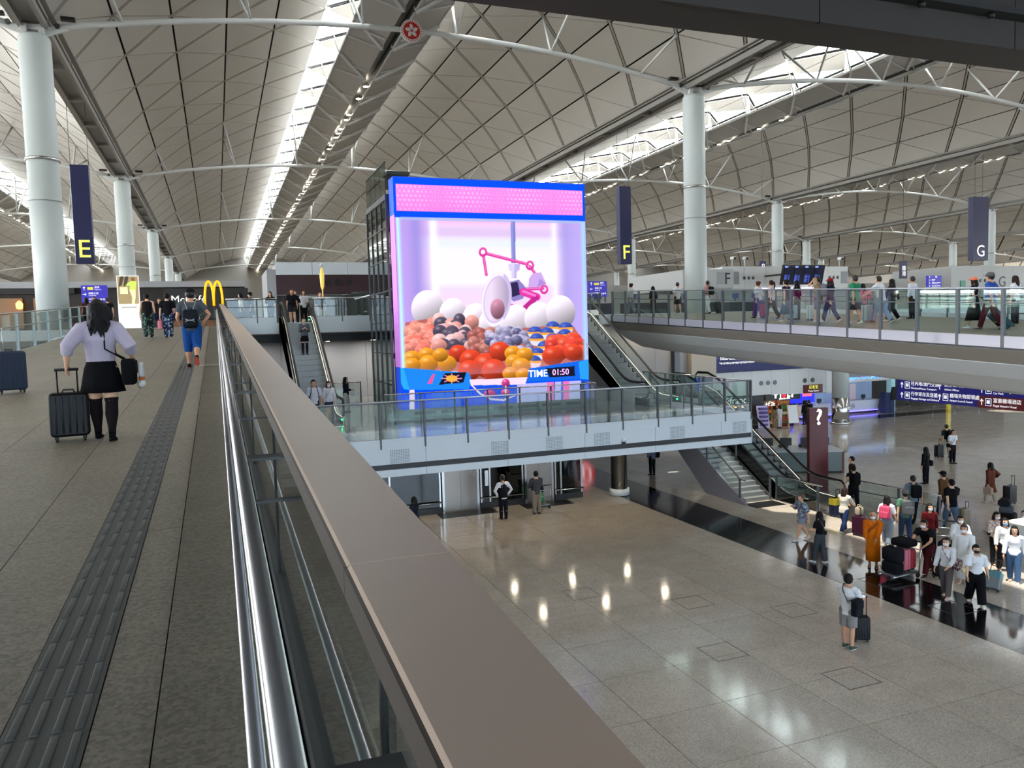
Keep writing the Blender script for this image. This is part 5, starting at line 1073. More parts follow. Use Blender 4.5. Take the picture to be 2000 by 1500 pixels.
def person(key, label, loc, H, rz, q=.014, sex='m', pose='stand', lean=0.0, head=(0, 0), handL=None, handR=None, legs=None, top=('#222222', .3), bottom=('trousers', '#222222', 1.0),
           shoes='#1a1a1a', hair=('short', '#15110f'), mask=None, hat=None, skin=0, fat=1.0, hem=.47, robe=None, open_coat=None, socks=None, category='person', poleL=None, poleR=None, group=None):
    """a clothed figure facing +y of its own frame, feet on z = 0"""
    root = thing('person', label, category, loc, rz, group); root.empty_display_size = .1
    V = Vector; fem = sex == 'f'; w = fat
    if legs is None:
        legs = {'stand': ((.03, .03), (-.02, .0)), 'walk': ((.36, .10), (-.22, .35)), 'walk2': ((-.22, .35), (.36, .10)), 'step': ((.20, .05), (-.12, .18)), 'step2': ((-.12, .18), (.20, .05))}[pose]
    hw = .050*H; th, sh = .245*H, .235*H
    hipz = max(math.cos(a)*th+math.cos(a-k)*sh for a, k in legs)+.042*H
    LJ = []
    for s, (a, k) in zip((-1, 1), legs):
        hp = V((s*hw, 0, hipz)); kn = hp+V((s*.006*H, math.sin(a)*th, -math.cos(a)*th)); an = kn+V((0, math.sin(a-k)*sh, -math.cos(a-k)*sh)); LJ.append((hp, kn, an, a-k))
    dz = hipz-.522*H
    cl, sl_ = math.cos(lean), math.sin(lean)
    def T(x, y, z):                          # torso frame: leaned about the hips; fractions of H
        yy, zz = y*H, (z-.522)*H; return V((x*H, yy*cl+zz*sl_, hipz-yy*sl_*0+zz*cl-yy*sl_))
    sw = (.098 if fem else .112)*(.5+.5*w)
    S = [T(-sw, 0, .805), T(sw, 0, .805)]
    arms = []
    dfl = {'walk': ((-.16, -.10, .46), (.16, .13, .48)), 'walk2': ((-.16, .13, .48), (.16, -.10, .46)), 'step': ((-.16, -.05, .46), (.16, .07, .47)), 'step2': ((-.16, .07, .47), (.16, -.05, .46))}.get(pose, ((-.155, .02, .455), (.155, .02, .455)))
    for s, Sp, t, pole in ((-1, S[0], handL or dfl[0], poleL), (1, S[1], handR or dfl[1], poleR)):
        tt = V((t[0]*H, t[1]*H, t[2]*H+dz)); E, W = ik(Sp, tt, .172*H, .150*H, pole or (s*.55, -1.0, -.2)); arms.append((Sp, E, W))
    # ---- body
    body = MB(); rings = ([(.465, .066, .058), (.52, .092, .068), (.56, .088, .064), (.61, .068, .052), (.67, .072, .054), (.725, .084, .066), (.77, .088, .058), (.81, .085, .05), (.83, .055, .042), (.85, .030, .031), (.885, .029, .031)] if fem else
                          [(.465, .070, .060), (.52, .088, .066), (.57, .083, .062), (.62, .078, .057), (.68, .086, .060), (.735, .098, .066), (.78, .103, .061), (.812, .095, .053), (.832, .062, .045), (.85, .034, .035), (.885, .033, .035)])
    def fw(z): return w if z < .83 else 1.0
    etube(body, [T(0, 0, z) for z, a, b in rings], [(a*H*fw(z), b*H*fw(z)) for z, a, b in rings], n=14)
    yw, pt = head; Hc = T(0, .012, .93); R_ = Matrix.Rotation(yw, 3, 'Z')@Matrix.Rotation(-pt, 3, 'X')
    def HP(x, y, z): return Hc+R_@V((x*H, y*H, z*H))
    def hball(mb, c, r, n=14, m=10):
        i0 = len(mb.v); mb.ball((0, 0, 0), tuple(k*H for k in r), n, m)
        for j in range(i0, len(mb.v)): mb.v[j] = tuple(Hc+R_@(V(mb.v[j])+V(c)*H))
    hball(body, (0, .000, .004), (.053, .064, .068)); hball(body, (0, .018, -.030), (.041, .045, .040)); hball(body, (0, .066, -.006), (.008, .013, .014), 8, 6)
    for s in (-1, 1): hball(body, (s*.054, -.004, -.006), (.007, .013, .019), 8, 6)
    for hp, kn, an, ka in LJ:
        mid = kn*.62+an*.38+V((0, -.008*H, 0))
        etube(body, [hp, hp*.5+kn*.5, kn, mid, kn*.2+an*.8, an], [(.056*H*w, .060*H*w), (.048*H*w, .052*H*w), (.035*H*w, .036*H*w), (.036*H*w, .038*H*w), (.024*H, .025*H), (.021*H, .023*H)])
        etube(body, [an+V((0, -.015*H, -.018*H)), an+V((0, .06*H, -.026*H)), an+V((0, .10*H, -.030*H))], [(.02*H, .017*H), (.024*H, .014*H), (.02*H, .010*H)], n=8)
    hands = MB()
    for s, (Sp, E, W) in zip((-1, 1), arms):
        etube(body, [Sp-V((s*.03*H, 0, -.005*H)), Sp, Sp*.5+E*.5, E, E*.6+W*.4, W], [.036*H*w, .034*H*w, .028*H*w, .0225*H*w, .023*H*w, .0155*H])
        d = (W-E).normalized(); side = d.cross(V((0, 1, 0))); side = side.normalized() if side.length > .1 else V((1, 0, 0)); nrm = side.cross(d)
        palm = W+d*.045*H
        etube(body, [W, W+d*.022*H, palm], [(.015*H, .014*H), (.012*H, .021*H), (.011*H, .024*H)], xdir=side, n=10)
        inward = V((-s, 0, 0))
        for f in range(4):
            o = nrm*((f-1.5)*.0125*H); p0 = palm+o; L = (.040, .046, .044, .034)[f]*H; p1 = p0+d*L*.5+inward*.006*H; p2 = p0+d*L*.9+inward*.018*H
            etube(hands, [p0-d*.012*H, p1, p2], [.0062*H, .0058*H, .0048*H], n=6)
        b = W+d*.012*H+nrm*.018*H; etube(hands, [b, b+nrm*.018*H+d*.016*H+inward*.006*H, b+nrm*.022*H+d*.036*H+inward*.012*H], [.008*H, .007*H, .0055*H], n=6)
    remeshed('body', body, mat('skin%d' % skin, SKIN[skin], .55, noise=.06, nscale=14), root, q, 4, hands)
    # ---- clothing
    Lt, Ls = len(top) > 2 and top[2] or .010, top[1]
    if robe is None or robe.get('top', True):
        t = MB(); off = Lt; rr = [r for r in rings if r[0] >= hem+.02 and r[0] <= .84]; rr = [(hem, rings[0][1]*1.25, rings[0][2]*1.18)]+rr if hem < .53 else [(hem,)+rr[0][1:]]+rr
        etube(t, [T(0, 0, z) for z, a, b in rr], [((a+off)*H*fw(z), (b+off)*H*fw(z)) if z < .83 else ((a+.004)*H, (b+.004)*H) for z, a, b in rr], n=16, dome0=False, dome1=False)
        for s, (Sp, E, W) in zip((-1, 1), arms):
            if Ls <= 0: continue
            A = [Sp-V((s*.035*H, 0, -.006*H)), Sp+V((0, 0, -.002*H))]; B = [(.036+off*.7)*H*w, (.035+off)*H*w]
            if Ls <= .5: A += [Sp+(E-Sp)*(Ls*2)]; B += [(.030+off*1.15)*H*w]
            else: A += [Sp*.5+E*.5, E, E+(W-E)*((Ls-.5)*2*.97)]; B += [(.029+off)*H*w, (.0235+off*1.1)*H*w, (.017+off)*H*w]
            etube(t, A, B, n=12, dome1=False)
        remeshed('top', t, cloth(top[0]), root, q, 2)
    kind = bottom[0] if bottom else None
    if kind in ('trousers', 'shorts'):
        b = MB(); ln = bottom[2]; lo = bottom[3] if len(bottom) > 3 else .008
        pr = [(.47, rings[0][1]+.004+lo, rings[0][2]+.004+lo), (.52, rings[1][1]+.003+lo*.5, rings[1][2]+.003+lo*.5), (.585, rings[2][1]+.002, rings[2][2]+.002)]
        etube(b, [T(0, 0, z) for z, _, _ in pr], [(x*H*w, y*H*w) for _, x, y in pr], n=14, dome1=False)
        for hp, kn, an, ka in LJ:
            P = [hp, hp*.5+kn*.5]; Rr = [(.057+lo)*H*w, (.050+lo)*H*w]
            if ln <= .5: P.append(hp+(kn-hp)*min(1, ln*2)); Rr.append((.042+lo*1.4)*H*w)
            else: e = kn+(an-kn)*((ln-.5)*2); P += [kn, kn*.5+e*.5, e]; Rr += [(.038+lo)*H*w, (.036+lo)*H*w, (.026+lo*1.3)*H*w]
            etube(b, P, Rr, n=12, dome1=False)
        remeshed('trousers' if kind == 'trousers' else 'shorts', b, cloth(bottom[1]), root, q, 2)
    elif kind == 'skirt':
        b = MB(); ln, fl = bottom[2], (bottom[3] if len(bottom) > 3 else .06); zz = [.60, .56, .52, .52-ln*.5, .52-ln]; n = 28; rg = []
        for i, z in enumerate(zz):
            k = max(0, i-2)/2; rx, ry = (.074+.026*min(i, 2)/2+fl*k)*H*w, (.060+.022*min(i, 2)/2+fl*k)*H*w; c = T(0, 0, z) if z > .5 else V((0, T(0, 0, .5).y*.5, hipz+(z-.522)*H))
            rg.append([c+V((rx*math.cos(2*PI*j/n)*(1+.05*k*math.cos(7*2*PI*j/n)), ry*math.sin(2*PI*j/n)*(1+.05*k*math.cos(7*2*PI*j/n)), 0)) for j in range(n)])
        b.loft(rg, caps=True, smooth=True); b.build('skirt', cloth(bottom[1]), root)
    if robe:
        b = MB(); zz = [.80, .72, .62, .5, .36, robe['low']]; n = 30; rg = []; fl = robe.get('flare', .02)
        for i, z in enumerate(zz):
            rx, ry = [(.112, .075), (.112, .085), (.108, .088), (.112, .092), (.110+fl, .092+fl), (.108+fl*2, .090+fl*2)][i]; c = T(0, 0, z) if z > .55 else V((0, T(0, 0, .55).y*.6, hipz+(z-.522)*H))
            rg.append([c+V((rx*H*w*math.cos(2*PI*j/n)*(1+.035*math.cos(6*2*PI*j/n+i*.5)), ry*H*w*math.sin(2*PI*j/n)*(1+.045*math.cos(5*2*PI*j/n+i*.7)), 0)) for j in range(n)])
        b.loft(rg, smooth=True); b.build('robe', cloth(robe['col']), root)
        if robe.get('sash'):
            s_ = MB(); s_.tube([T(-.10, -.02, .82), T(-.06, .07, .80), T(.04, .088, .70), T(.10, .06, .60), T(.11, -.02, .56), T(.04, -.09, .66), T(-.06, -.08, .79), T(-.10, -.02, .82)], .022*H, 8); s_.build('sash', cloth(robe['sash']), root)
    if socks:
        for hp, kn, an, ka in LJ:
            b = MB(); e = kn+(hp-kn)*socks[1]; etube(b, [an, an*.8+kn*.2, an*.38+kn*.62+V((0, -.008*H, 0)), kn, e], [.024*H, .0265*H, .0385*H*w, .037*H*w, .043*H*w], n=12, dome0=False, dome1=False); b.build('stocking', cloth(socks[0]), root)
    for (hp, kn, an, ka) in LJ:
        s_ = MB(); up = max(0, -ka)*.9; ca, sa = math.cos(up), math.sin(up)
        def F_(x, y, z): yy, zz = y*H, z*H; return an+V((x*H, yy*ca+zz*sa, -yy*sa+zz*ca))
        etube(s_, [F_(0, -.030, -.024), F_(0, .01, -.022), F_(0, .05, -.026), F_(0, .085, -.030), F_(0, .108, -.033)], [(.020*H, .017*H), (.024*H, .020*H), (.027*H, .016*H), (.026*H, .012*H), (.018*H, .008*H)], n=10)
        etube(s_, [F_(0, -.004, -.02), F_(0, -.006, .012)], [(.022*H, .026*H), (.023*H, .026*H)], n=10, dome1=False)
        so = s_.build('shoe', cloth(shoes) if isinstance(shoes, str) else cloth(shoes[0]), root)
        if q < .012 or not isinstance(shoes, str):
            b = MB(); b.loft([[F_(.027*math.cos(2*PI*j/14)*(.85 if math.sin(2*PI*j/14) < 0 else 1), .035+.078*math.sin(2*PI*j/14), z) for j in range(14)] for z in (-.043, -.034)], smooth=False); b.build('sole', cloth(shoes[1] if not isinstance(shoes, str) else '#17171a'), so)
    # ---- hair, face, hat, mask
    st = hair[0]
    if st != 'bald':
        h = MB(); i0 = len(h.v); h.ball((0, 0, 0), (.060*H, .070*H, .074*H), 18, 14)
        for j in range(i0, len(h.v)):
            p = V(h.v[j])+V((0, -.008*H, .012*H))
            if p.y > .028*H and p.z < .040*H: p = p*.62
            elif p.z < -.035*H and p.y > -.02*H: p = p*.62
            h.v[j] = tuple(Hc+R_@p)
        if st == 'short': pass
        if st in ('long', 'vlong', 'bob'):
            low = {'bob': -.10, 'long': -.20, 'vlong': -.30}[st]
            etube(h, [HP(0, -.03, .03), HP(0, -.05, -.03), HP(0, -.062, -.09), Hc+R_@V((0, -.066*H, low*H))], [(.055*H, .035*H), (.063*H, .034*H), (.062*H, .028*H), (.045*H, .016*H)], n=14)
            for s in (-1, 1): etube(h, [HP(s*.045, .012, .03), HP(s*.056, .006, -.03), HP(s*.058, 0, max(low, -.16))], [(.014*H, .026*H), (.013*H, .026*H), (.010*H, .018*H)], n=8)
        if st == 'pony': etube(h, [HP(0, -.06, .03), HP(0, -.10, .02), HP(0, -.112, -.06), HP(0, -.10, -.17)], [.018*H, .024*H, .024*H, .008*H], n=10)
        if st == 'curly':
            rn = random.Random(5)
            for k in range(26):
                a = PI*1.05+PI*.9*k/25; sx, sy = math.cos(a), math.sin(a); L = rn.uniform(.12, .235); ph = rn.random()*6
                P = [HP(.050*sx+.010*math.sin(ph+u*9)*u, .054*sy-.012+.012*math.cos(ph+u*8)*u-.02*u, .035-L*u) for u in (0, .25, .5, .75, 1)]
                etube(h, P, [.016*H, .017*H, .016*H, .013*H, .006*H], n=7)
            for k in range(7):
                ph = k*.9; P = [HP(.05+.012*k*.3+.016*math.sin(ph+u*7), -.062-.012*math.cos(ph*2), .01-(.10+.025*(k % 4))*u) for u in (0, .33, .66, 1)]; etube(h, P, [.015*H, .018*H, .015*H, .006*H], n=7)
        if st == 'bun': hball(h, (0, -.07, .045), (.03, .028, .028))
        remeshed('hair', h, mat('hair_'+hair[1][1:], hair[1], .6, 0, .2, noise=.2, nscale=30, bump=.5, bscale=60), root, max(q*.7, .008), 1)
    f = MB()
    for s in (-1, 1): hball(f, (s*.021, .059, .008), (.007, .005, .005), 8, 6)
    f.build('eyes', mat('eye_dark', '#17100c', .3), root)
    f = MB()
    for s in (-1, 1): hball(f, (s*.021, .0595, .021), (.012, .004, .0028), 8, 4)
    f.build('brows', mat('hair_15110f', '#15110f'), root)
    if mask:
        m_ = MB(); hball(m_, (0, .034, -.026), (.043, .036, .034), 14, 10); hball(m_, (0, .058, -.012), (.014, .018, .018), 8, 6); m_.build('face_mask', mat('mask_'+mask[1:], mask, .8), root)
        m_ = MB(); [m_.tube([HP(s*.036, .045, -.02), HP(s*.055, .0, -.005)], .002*H, 4) for s in (-1, 1)]; m_.build('mask_strap', mat('mask_'+mask[1:], mask), root)
    else:
        m_ = MB(); hball(m_, (0, .0585, -.040), (.017, .006, .005), 10, 6); m_.build('lips', mat('lips', '#9c5a50', .5), root)
    if hat:
        h = MB(); hball(h, (0, -.006, .030), (.062, .073, .060), 16, 10); ho = h.build('cap', cloth(hat), root)
        b = MB(); pts = [HP(.058*math.cos(a_), .05+.06*max(0, math.sin(a_)), .030) for a_ in [PI*j/10 for j in range(11)]]; b.loft([pts, [p+V((0, 0, .006*H)) for p in pts]], smooth=False); b.build('cap_brim', cloth(hat), ho)
    PEOPLE[key] = dict(root=root, loc=V(loc), rz=rz, H=H, arms=arms, T=T, hipz=hipz)
    return root
def wpos(key, p):
    d = PEOPLE[key]; return d['loc']+Matrix.Rotation(d['rz'], 3, 'Z')@Vector(p)
# ---- luggage and bags
def suitcase(label, loc, rz, size=(.42, .26, .62), col='#16171a', tilt=0.0, handle=.42, name='suitcase', ribs=5, band=None, corner=None):
    t = thing(name, label, 'suitcase', loc, rz); t.rotation_euler = (tilt, 0, rz); w, d, h = size; z0 = .06
    MB().rbox((0, 0, z0+h/2), (w, d, h), .05, axis=1, n=5).build('shell', mat('case_'+col[1:], col, .42, 0, .3, noise=.05, nscale=6), t)
    for s in (-1, 1):
        for k in range(ribs):
            x = -w/2+w*(k+1)/(ribs+1); MB().rbox((x, s*d/2, z0+h/2), (.022, .014, h*.84), .006, axis=2, n=2).build('rib', mat('case_'+col[1:], col), t)
    MB().rbox((0, 0, z0+h/2), (w+.006, .02, h+.006), .052, axis=1, n=5).build('zip_band', mat('zip_dark', '#0c0c0e', .5), t)
    for x in (-1, 1):
        for y in (-1, 1):
            m = MB(); m.tube([(x*(w/2-.06)-.012, y*(d/2-.05), .027), (x*(w/2-.06)+.012, y*(d/2-.05), .027)], .027, 10); m.build('wheel', M_RUBBER, t)
            m = MB(); m.box(x*(w/2-.06)-.02, x*(w/2-.06)+.02, y*(d/2-.05)-.02, y*(d/2-.05)+.02, .035, .075); m.build('wheel_fork', M_BLACK, t)
    m = MB(); m.tube([(-.06, 0, z0+h+.0), (-.05, 0, z0+h+.03), (.05, 0, z0+h+.03), (.06, 0, z0+h)], .011, 6); m.build('carry_handle', M_BLACK, t)
    if handle:
        for x in (-1, 1): MB().tube([(x*.1, -d/2+.035, z0+h-.05), (x*.1, -d/2+.035, z0+h+handle)], .010, 6).build('telescopic_rod', mat('rod', '#2a2b2e', .3, .8), t)
        MB().tube([(-.12, -d/2+.035, z0+h+handle), (.12, -d/2+.035, z0+h+handle)], .017, 8).build('grip', M_BLACK, t)
    if band: MB().rbox((0, 0, z0+h*.55), (w+.02, d+.03, .05), .05, axis=2, n=4).build('luggage_strap', mat('strap_'+band[1:], band, .6), t)
    if corner: MB().rbox((0, 0, z0+h*.78), (w+.008, d+.008, h*.44), .05, axis=1, n=5).build('upper_shell', mat('case_'+corner[1:], corner, .4), t)
    return t
def backpack(key, label, col='#15161a', size=(.30, .16, .44), zc=.70, name='backpack', straps=True, cat='backpack', logo=None):
    d = PEOPLE[key]; H = d['H']; T = d['T']; w, dp, h = size
    t = thing(name, label, cat, d['loc'], d['rz']); c = T(0, -.078, zc); c = Vector((0, c.y-dp/2-.012, c.z))
    MB().rbox(c, (w, dp, h), .07, axis=1, n=5).build('main_bag', cloth(col), t); MB().rbox(c+Vector((0, -dp/2, -h*.16)), (w*.78, .07, h*.5), .04, axis=1, n=4).build('front_pocket', cloth(col), t)
    MB().tube([c+Vector((-.04, .04, h/2)), c+Vector((-.03, .04, h/2+.035)), c+Vector((.03, .04, h/2+.035)), c+Vector((.04, .04, h/2))], .008, 6).build('grab_loop', cloth(col), t)
    if straps:
        for s in (-1, 1):
            MB().tube([T(s*.045, -.075, .80), T(s*.058, -.03, .862), T(s*.064, .045, .845), T(s*.070, .088, .76), T(s*.088, .072, .68), T(s*.105, .0, .62), T(s*.085, -.085, .62)], .013*H/1.7, 6).build('strap', cloth(col), t)
    return t
def shoulder_bag(key, label, col, side=1, size=(.28, .12, .26), zc=.50, cross=True, name='shoulder_bag', cat='bag', yo=.0, strap=None):
    d = PEOPLE[key]; T = d['T']; H = d['H']; w, dp, h = size; t = thing(name, label, cat, d['loc'], d['rz'])
    c = T(side*.135, yo, zc); c.x += side*dp*.5
    MB().rbox(c, (dp, w, h), .05, axis=0, n=4).build('bag_body', cloth(col), t); MB().rbox(c+Vector((side*dp/2, 0, h*.18)), (.02, w*.9, h*.5), .03, axis=0, n=3).build('flap', cloth(col), t)
    o = -side if cross else side
    P = [c+Vector((-side*dp*.3, w*.35, h/2)), T(side*.09, .085, .62), T(side*.02 if cross else side*.08, .092, .72), T(o*.055, .05, .845), T(o*.058, -.02, .862), T(o*.04, -.075, .80), T(side*.04, -.085, .66), c+Vector((-side*dp*.3, -w*.35, h/2))]
    MB().tube(P, .010, 6).build('strap', cloth(strap or col), t); return t
def hand_bag(key, label, hand, col, size=(.30, .14, .24), drop=.20, name='handbag', cat='bag'):
    d = PEOPLE[key]; W = d['arms'][hand][2]; E = d['arms'][hand][1]; k = W+(W-E).normalized()*.05; w, dp, h = size; t = thing(name, label, cat, d['loc'], d['rz'])
    c = k+Vector((0, 0, -drop-h/2)); MB().rbox(c, (dp, w, h), .05, axis=0, n=4).build('bag_body', cloth(col), t)
    for s in (-1, 1): MB().tube([c+Vector((s*dp*.3, w*.3, h/2-.02)), k+Vector((s*.01, .015, .0)), k+Vector((s*.01, -.015, 0)), c+Vector((s*dp*.3, -w*.3, h/2-.02))], .008, 6).build('handle', cloth(col), t)
    return t
def phone(key, label, hand=1):
    d = PEOPLE[key]; W = d['arms'][hand][2]; E = d['arms'][hand][1]; k = W+(W-E).normalized()*.09; t = thing('phone', label, 'phone', wpos(key, k), d['rz']); t.rotation_euler = (.9, 0, d['rz']); MB().rbox((0, 0, 0), (.075, .15, .009), .01, axis=2, n=3).build('phone_body', M_WHITE, t); MB().box(-.033, .033, -.068, .068, .0046, .0052).build('phone_screen', mat('phone_glow', '#dfe8ff', .3, emit=.6), t); return t
def trolley(label, loc, rz):
    t = thing('luggage_trolley', label, 'trolley', loc, rz); m = MB()
    for s in (-1, 1):
        m.tube([(s*.30, -.45, .16), (s*.22, .62, .16)], .022, 8); m.tube([(s*.30, -.45, .14), (s*.30, -.52, 1.0)], .022, 8)
    for y in (-.4, -.1, .2, .5): m.tube([(-.29+abs(y)*.03, y, .16), (.29-abs(y)*.03, y, .16)], .014, 6)
    m.tube([(-.3, -.47, .55), (.3, -.47, .55)], .016, 6); m.tube([(-.3, -.49, .8), (.3, -.49, .8)], .016, 6); m.build('frame', mat('trolley_steel', '#b4b6b8', .3, .9), t)
    MB().tube([(-.34, -.53, 1.02), (.34, -.53, 1.02)], .025, 8).build('push_handle', M_RUBBER, t); MB().box(-.28, .28, -.47, .55, .18, .195).build('deck', mat('trolley_deck', '#8d9092', .4, .6), t)
    for x, y in ((-.28, -.42), (.28, -.42), (0, .5)): MB().tube([(x-.02, y, .08), (x+.02, y, .08)], .08, 12).build('wheel', M_RUBBER, t); MB().box(x-.035, x+.035, y-.03, y+.03, .12, .17).build('wheel_fork', M_STEELD, t)
    return t
def soft_bag(label, loc, rz, size, col, name='travel_bag', up=.0):
    t = thing(name, label, 'bag', loc, rz); w, d, h = size; MB().rbox((0, 0, h/2+up), size, .09, axis=0, n=5).build('bag_body', cloth(col), t)
    for s in (-1, 1): MB().tube([(-w*.2, s*d*.3, h+up-.02), (-w*.1, s*d*.2, h+up+.06), (w*.1, s*d*.2, h+up+.06), (w*.2, s*d*.3, h+up-.02)], .012, 6).build('handle', cloth(col), t)
    return t
def G5(x, y): return on_z(x, y, L5)
def GR(x, y): p = on_ramp(x, y, RZ); return (p[0], p[1], rz_(p[1]))
def rz_(y): return RZ+SLOPE*y
def GB(x, y):
    p = on_ramp(x, y, RZ2)
    return p if p[1] < 37.3 else (p[0], p[1], L7)
def pull_case(key, label, hand, rz, size, col, **kw):
    """upright suitcase whose grip is in the person's hand"""
    d = PEOPLE[key]; W, E = d['arms'][hand][2], d['arms'][hand][1]; p = wpos(key, W+(W-E).normalized()*.06); fl = kw.pop('floor', d['loc'].z)
    o = Matrix.Rotation(rz, 3, 'Z')@Vector((0, -size[1]/2+.035, 0)); q_ = p-o
    return suitcase(label, (q_.x, q_.y, fl), rz, size, col, handle=p.z-fl-.06-size[2], **kw)
def G6(x, y): return on_z(x, y, L6)
# ---------------------------------------------------------------- our ramp
BK = '#17171b'
W1 = GR(207, 858)
person('blouse', 'woman in lilac blouse and black skirt pulling a black suitcase up the ramp', W1, 1.60, .0, q=.009, sex='f', pose='step', fat=1.12, head=(.0, .15), top=('#b5a9b8', .72, .017), hem=.565, bottom=('skirt', '#0f0f12', .17, .03), hair=('curly', '#120f10'), shoes='#101013', socks=('#1d1719', .12), handL=(-.215, -.02, .555), handR=(.20, .06, .58))
t = pull_case('blouse', 'black hard shell cabin suitcase pulled by the woman in lilac', 0, .12, (.40, .26, .50), '#0e0e10')
t = shoulder_bag('blouse', 'small black backpack with a hanging charm carried at the woman\'s side', '#121214', 1, (.24, .15, .30), .49, cross=False, name='mini_backpack', cat='backpack', yo=-.03)
d = PEOPLE['blouse']; c = d['T'](.26, -.02, .40); MB().ball(c, .045).build('charm_body', mat('charm_white', '#d8d4d0', .7), t); MB().ball(c+Vector((0, 0, .06)), .035).build('charm_head', mat('charm_orange', '#c86a3a', .7), t); MB().rbox(d['T'](.265, -.02, .50), (.05, .18, .17), .04, axis=0).build('white_cover', mat('bag_white', '#c9c6c4', .6), t)
W2 = GR(379, 718)
person('runner', 'man in grey shirt and blue shorts with drawstring bag walking up the ramp', W2, 1.78, -.05, q=.010, pose='stand', legs=((.05, .02), (-.16, .75)), fat=1.02, head=(.05, .05), top=('#4c5157', .30, .014), bottom=('trousers', '#1d4a8c', .66, .014), hat='#16181c', shoes=('#1c1a1c', '#e8604c'), handR=(.135, .02, .56), poleR=(1.2, -.5, .1), handL=(-.14, .12, .55), skin=1)
t = backpack('runner', 'dark drawstring bag with a pale logo on the man\'s back', '#1c2026', (.32, .10, .42), zc=.62, name='drawstring_bag', straps=False); d = PEOPLE['runner']
for s in (-1, 1): MB().tube([d['T'](s*.02, -.10, .70), d['T'](s*.065, -.075, .83), d['T'](s*.07, -.01, .862), d['T'](s*.08, .06, .78), d['T'](s*.10, .0, .62), d['T'](s*.075, -.11, .58)], .006, 6).build('cord', mat('cord_pale', '#c4c4c0', .6), t)
c = d['T'](0, -.16, .60)
for s in (-1, 1): MB().tube([c+Vector((.09*math.cos(a), -.055, s*.035+s*.035*math.sin(a)*-1)) for a in [PI*k/8 for k in range(9)]], .011, 6).build('logo_arc', mat('logo_pale', '#a8aab0', .6), t)
person('camo_a', 'walker in black sleeveless top and green camouflage trousers on the ramp', GR(291, 660), 1.72, .05, q=.016, pose='step2', top=('#1b1a1c', .0, .014), bottom=('trousers', 'camo_green', 1.0, .018), shoes=('#22242a', '#e4e4e4'), hair=('short', '#141012'), skin=2)
person('camo_b', 'walker in black shirt and blue camouflage trousers beside the pink bag', GR(330, 660), 1.72, -.05, q=.016, pose='step', top=('#17181b', .4, .014), bottom=('trousers', 'camo_blue', 1.0, .018), shoes=('#22242a', '#e4e4e4'), hair=('short', '#141012'))
hand_bag('camo_b', 'pink plastic carrier bag held between the two camouflage walkers', 0, '#e08a9a', (.26, .16, .32), .12, 'carrier_bag'); shoulder_bag('camo_a', 'navy holdall hanging from the green camouflage walker', '#1b2140', 1, (.5, .22, .26), .48, cross=False, name='holdall'); shoulder_bag('camo_b', 'dark navy holdall hanging from the blue camouflage walker', '#161c34', 1, (.5, .22, .26), .47, cross=False, name='holdall')
def L7P(x, y, Y, H): p = on_y(x, y, Y); return (p[0], Y, L7)
person('far_white', 'man in white shirt and black mask coming down towards the ramp', L7P(187, 640, 46.5, 1.7), 1.75, PI, q=.022, top=('#c9cfda', .9, .014), mask='#1a1a1c', bottom=('trousers', '#23252c', 1.0), pose='step')
person('far_black', 'dark haired person in black shirt left of the advertisement', L7P(213, 640, 46, 1.7), 1.66, .1, q=.022, top=('#17171a', .35, .014), pose='step2')
person('suit', 'person in dark suit facing the camera between the camouflage walkers', L7P(314, 640, 48, 1.7), 1.68, PI, q=.022, top=('#1a1a1e', 1.0, .014), bottom=('trousers', '#1a1a1e', 1.0))
person('pink_far', 'person in pink top with white mask left of the coffee sign', L7P(333, 640, 50, 1.7), 1.66, PI, q=.022, top=('#c79aa0', .9, .014), mask='#e8e8ea', sex='f', hair=('bob', '#191313'))
person('dark_pair', 'person in black shirt just beyond the man with drawstring bag', L7P(388, 640, 45, 1.7), 1.70, .0, q=.022, top=('#151518', .35, .014), bottom=('trousers', 'camo_green', 1.0), pose='step')
person('red_bag', 'person with red bag ahead of the woman in lilac', L7P(172, 640, 44.8, 1.7), 1.60, .2, q=.022, sex='f', top=('#3a2224', .5, .014), hair=('bob', '#141012'))
shoulder_bag('red_bag', 'small red bag at the far top of the ramp', '#a02832', -1, (.26, .12, .28), .6, cross=False)
P = GR(22, 768); suitcase('navy hard shell suitcase cut by the left picture edge', P, .5, (.46, .28, .66), '#232c42', handle=.0)
# second traveller mostly outside the frame holds it
MB().tube([(-.1, -.1, .7), (-.1, -.1, 1.12)], .011, 6).build('telescopic_rod', mat('rod_pale', '#b8b8ba', .3, .6), bpy.data.objects[[o.name for o in bpy.data.objects if o.get('label') == 'navy hard shell suitcase cut by the left picture edge'][0]])
# ---------------------------------------------------------------- left escalator and platform
def ESC(y): return (3.7, 30.0+y, L6+max(0, min(L7-L6, (y-2.0)*math.tan(math.radians(30))))+.0)
def step_z(y): k = math.floor((y-1.9)/.4); yy = 1.9+.4*k; return L6+min(L7-L6, max(0, (yy+.2-2.0)*math.tan(math.radians(30))))
def on_step(x, y): k = round((y-2.1)/.4); yy = 2.1+.4*k; return (x, 30.0+yy, L6+min(L7-L6, max(0, (yy-2.0)*math.tan(math.radians(30)))))
person('grey_suit', 'person in grey jacket and black skirt standing on the left escalator', on_step(3.72, 6.5), 1.66, PI, q=.018, sex='f', top=('#5a5e66', .95, .014), hem=.46, bottom=('skirt', '#16161b', .16, .01), hair=('bun', '#191412'), socks=('#2a2024', .2), handL=(-.05, .14, .70), handR=(.05, .14, .70))
person('esc_front', 'long haired woman in black shirt and shorts at the escalator top', (3.55, 40.0, L7+.01), 1.64, PI, q=.018, sex='f', fat=1.15, top=('#141417', .4, .016), bottom=('shorts', '#2c2c30', .4, .014), hair=('long', '#5a3020'), shoes='#d8d8d8')
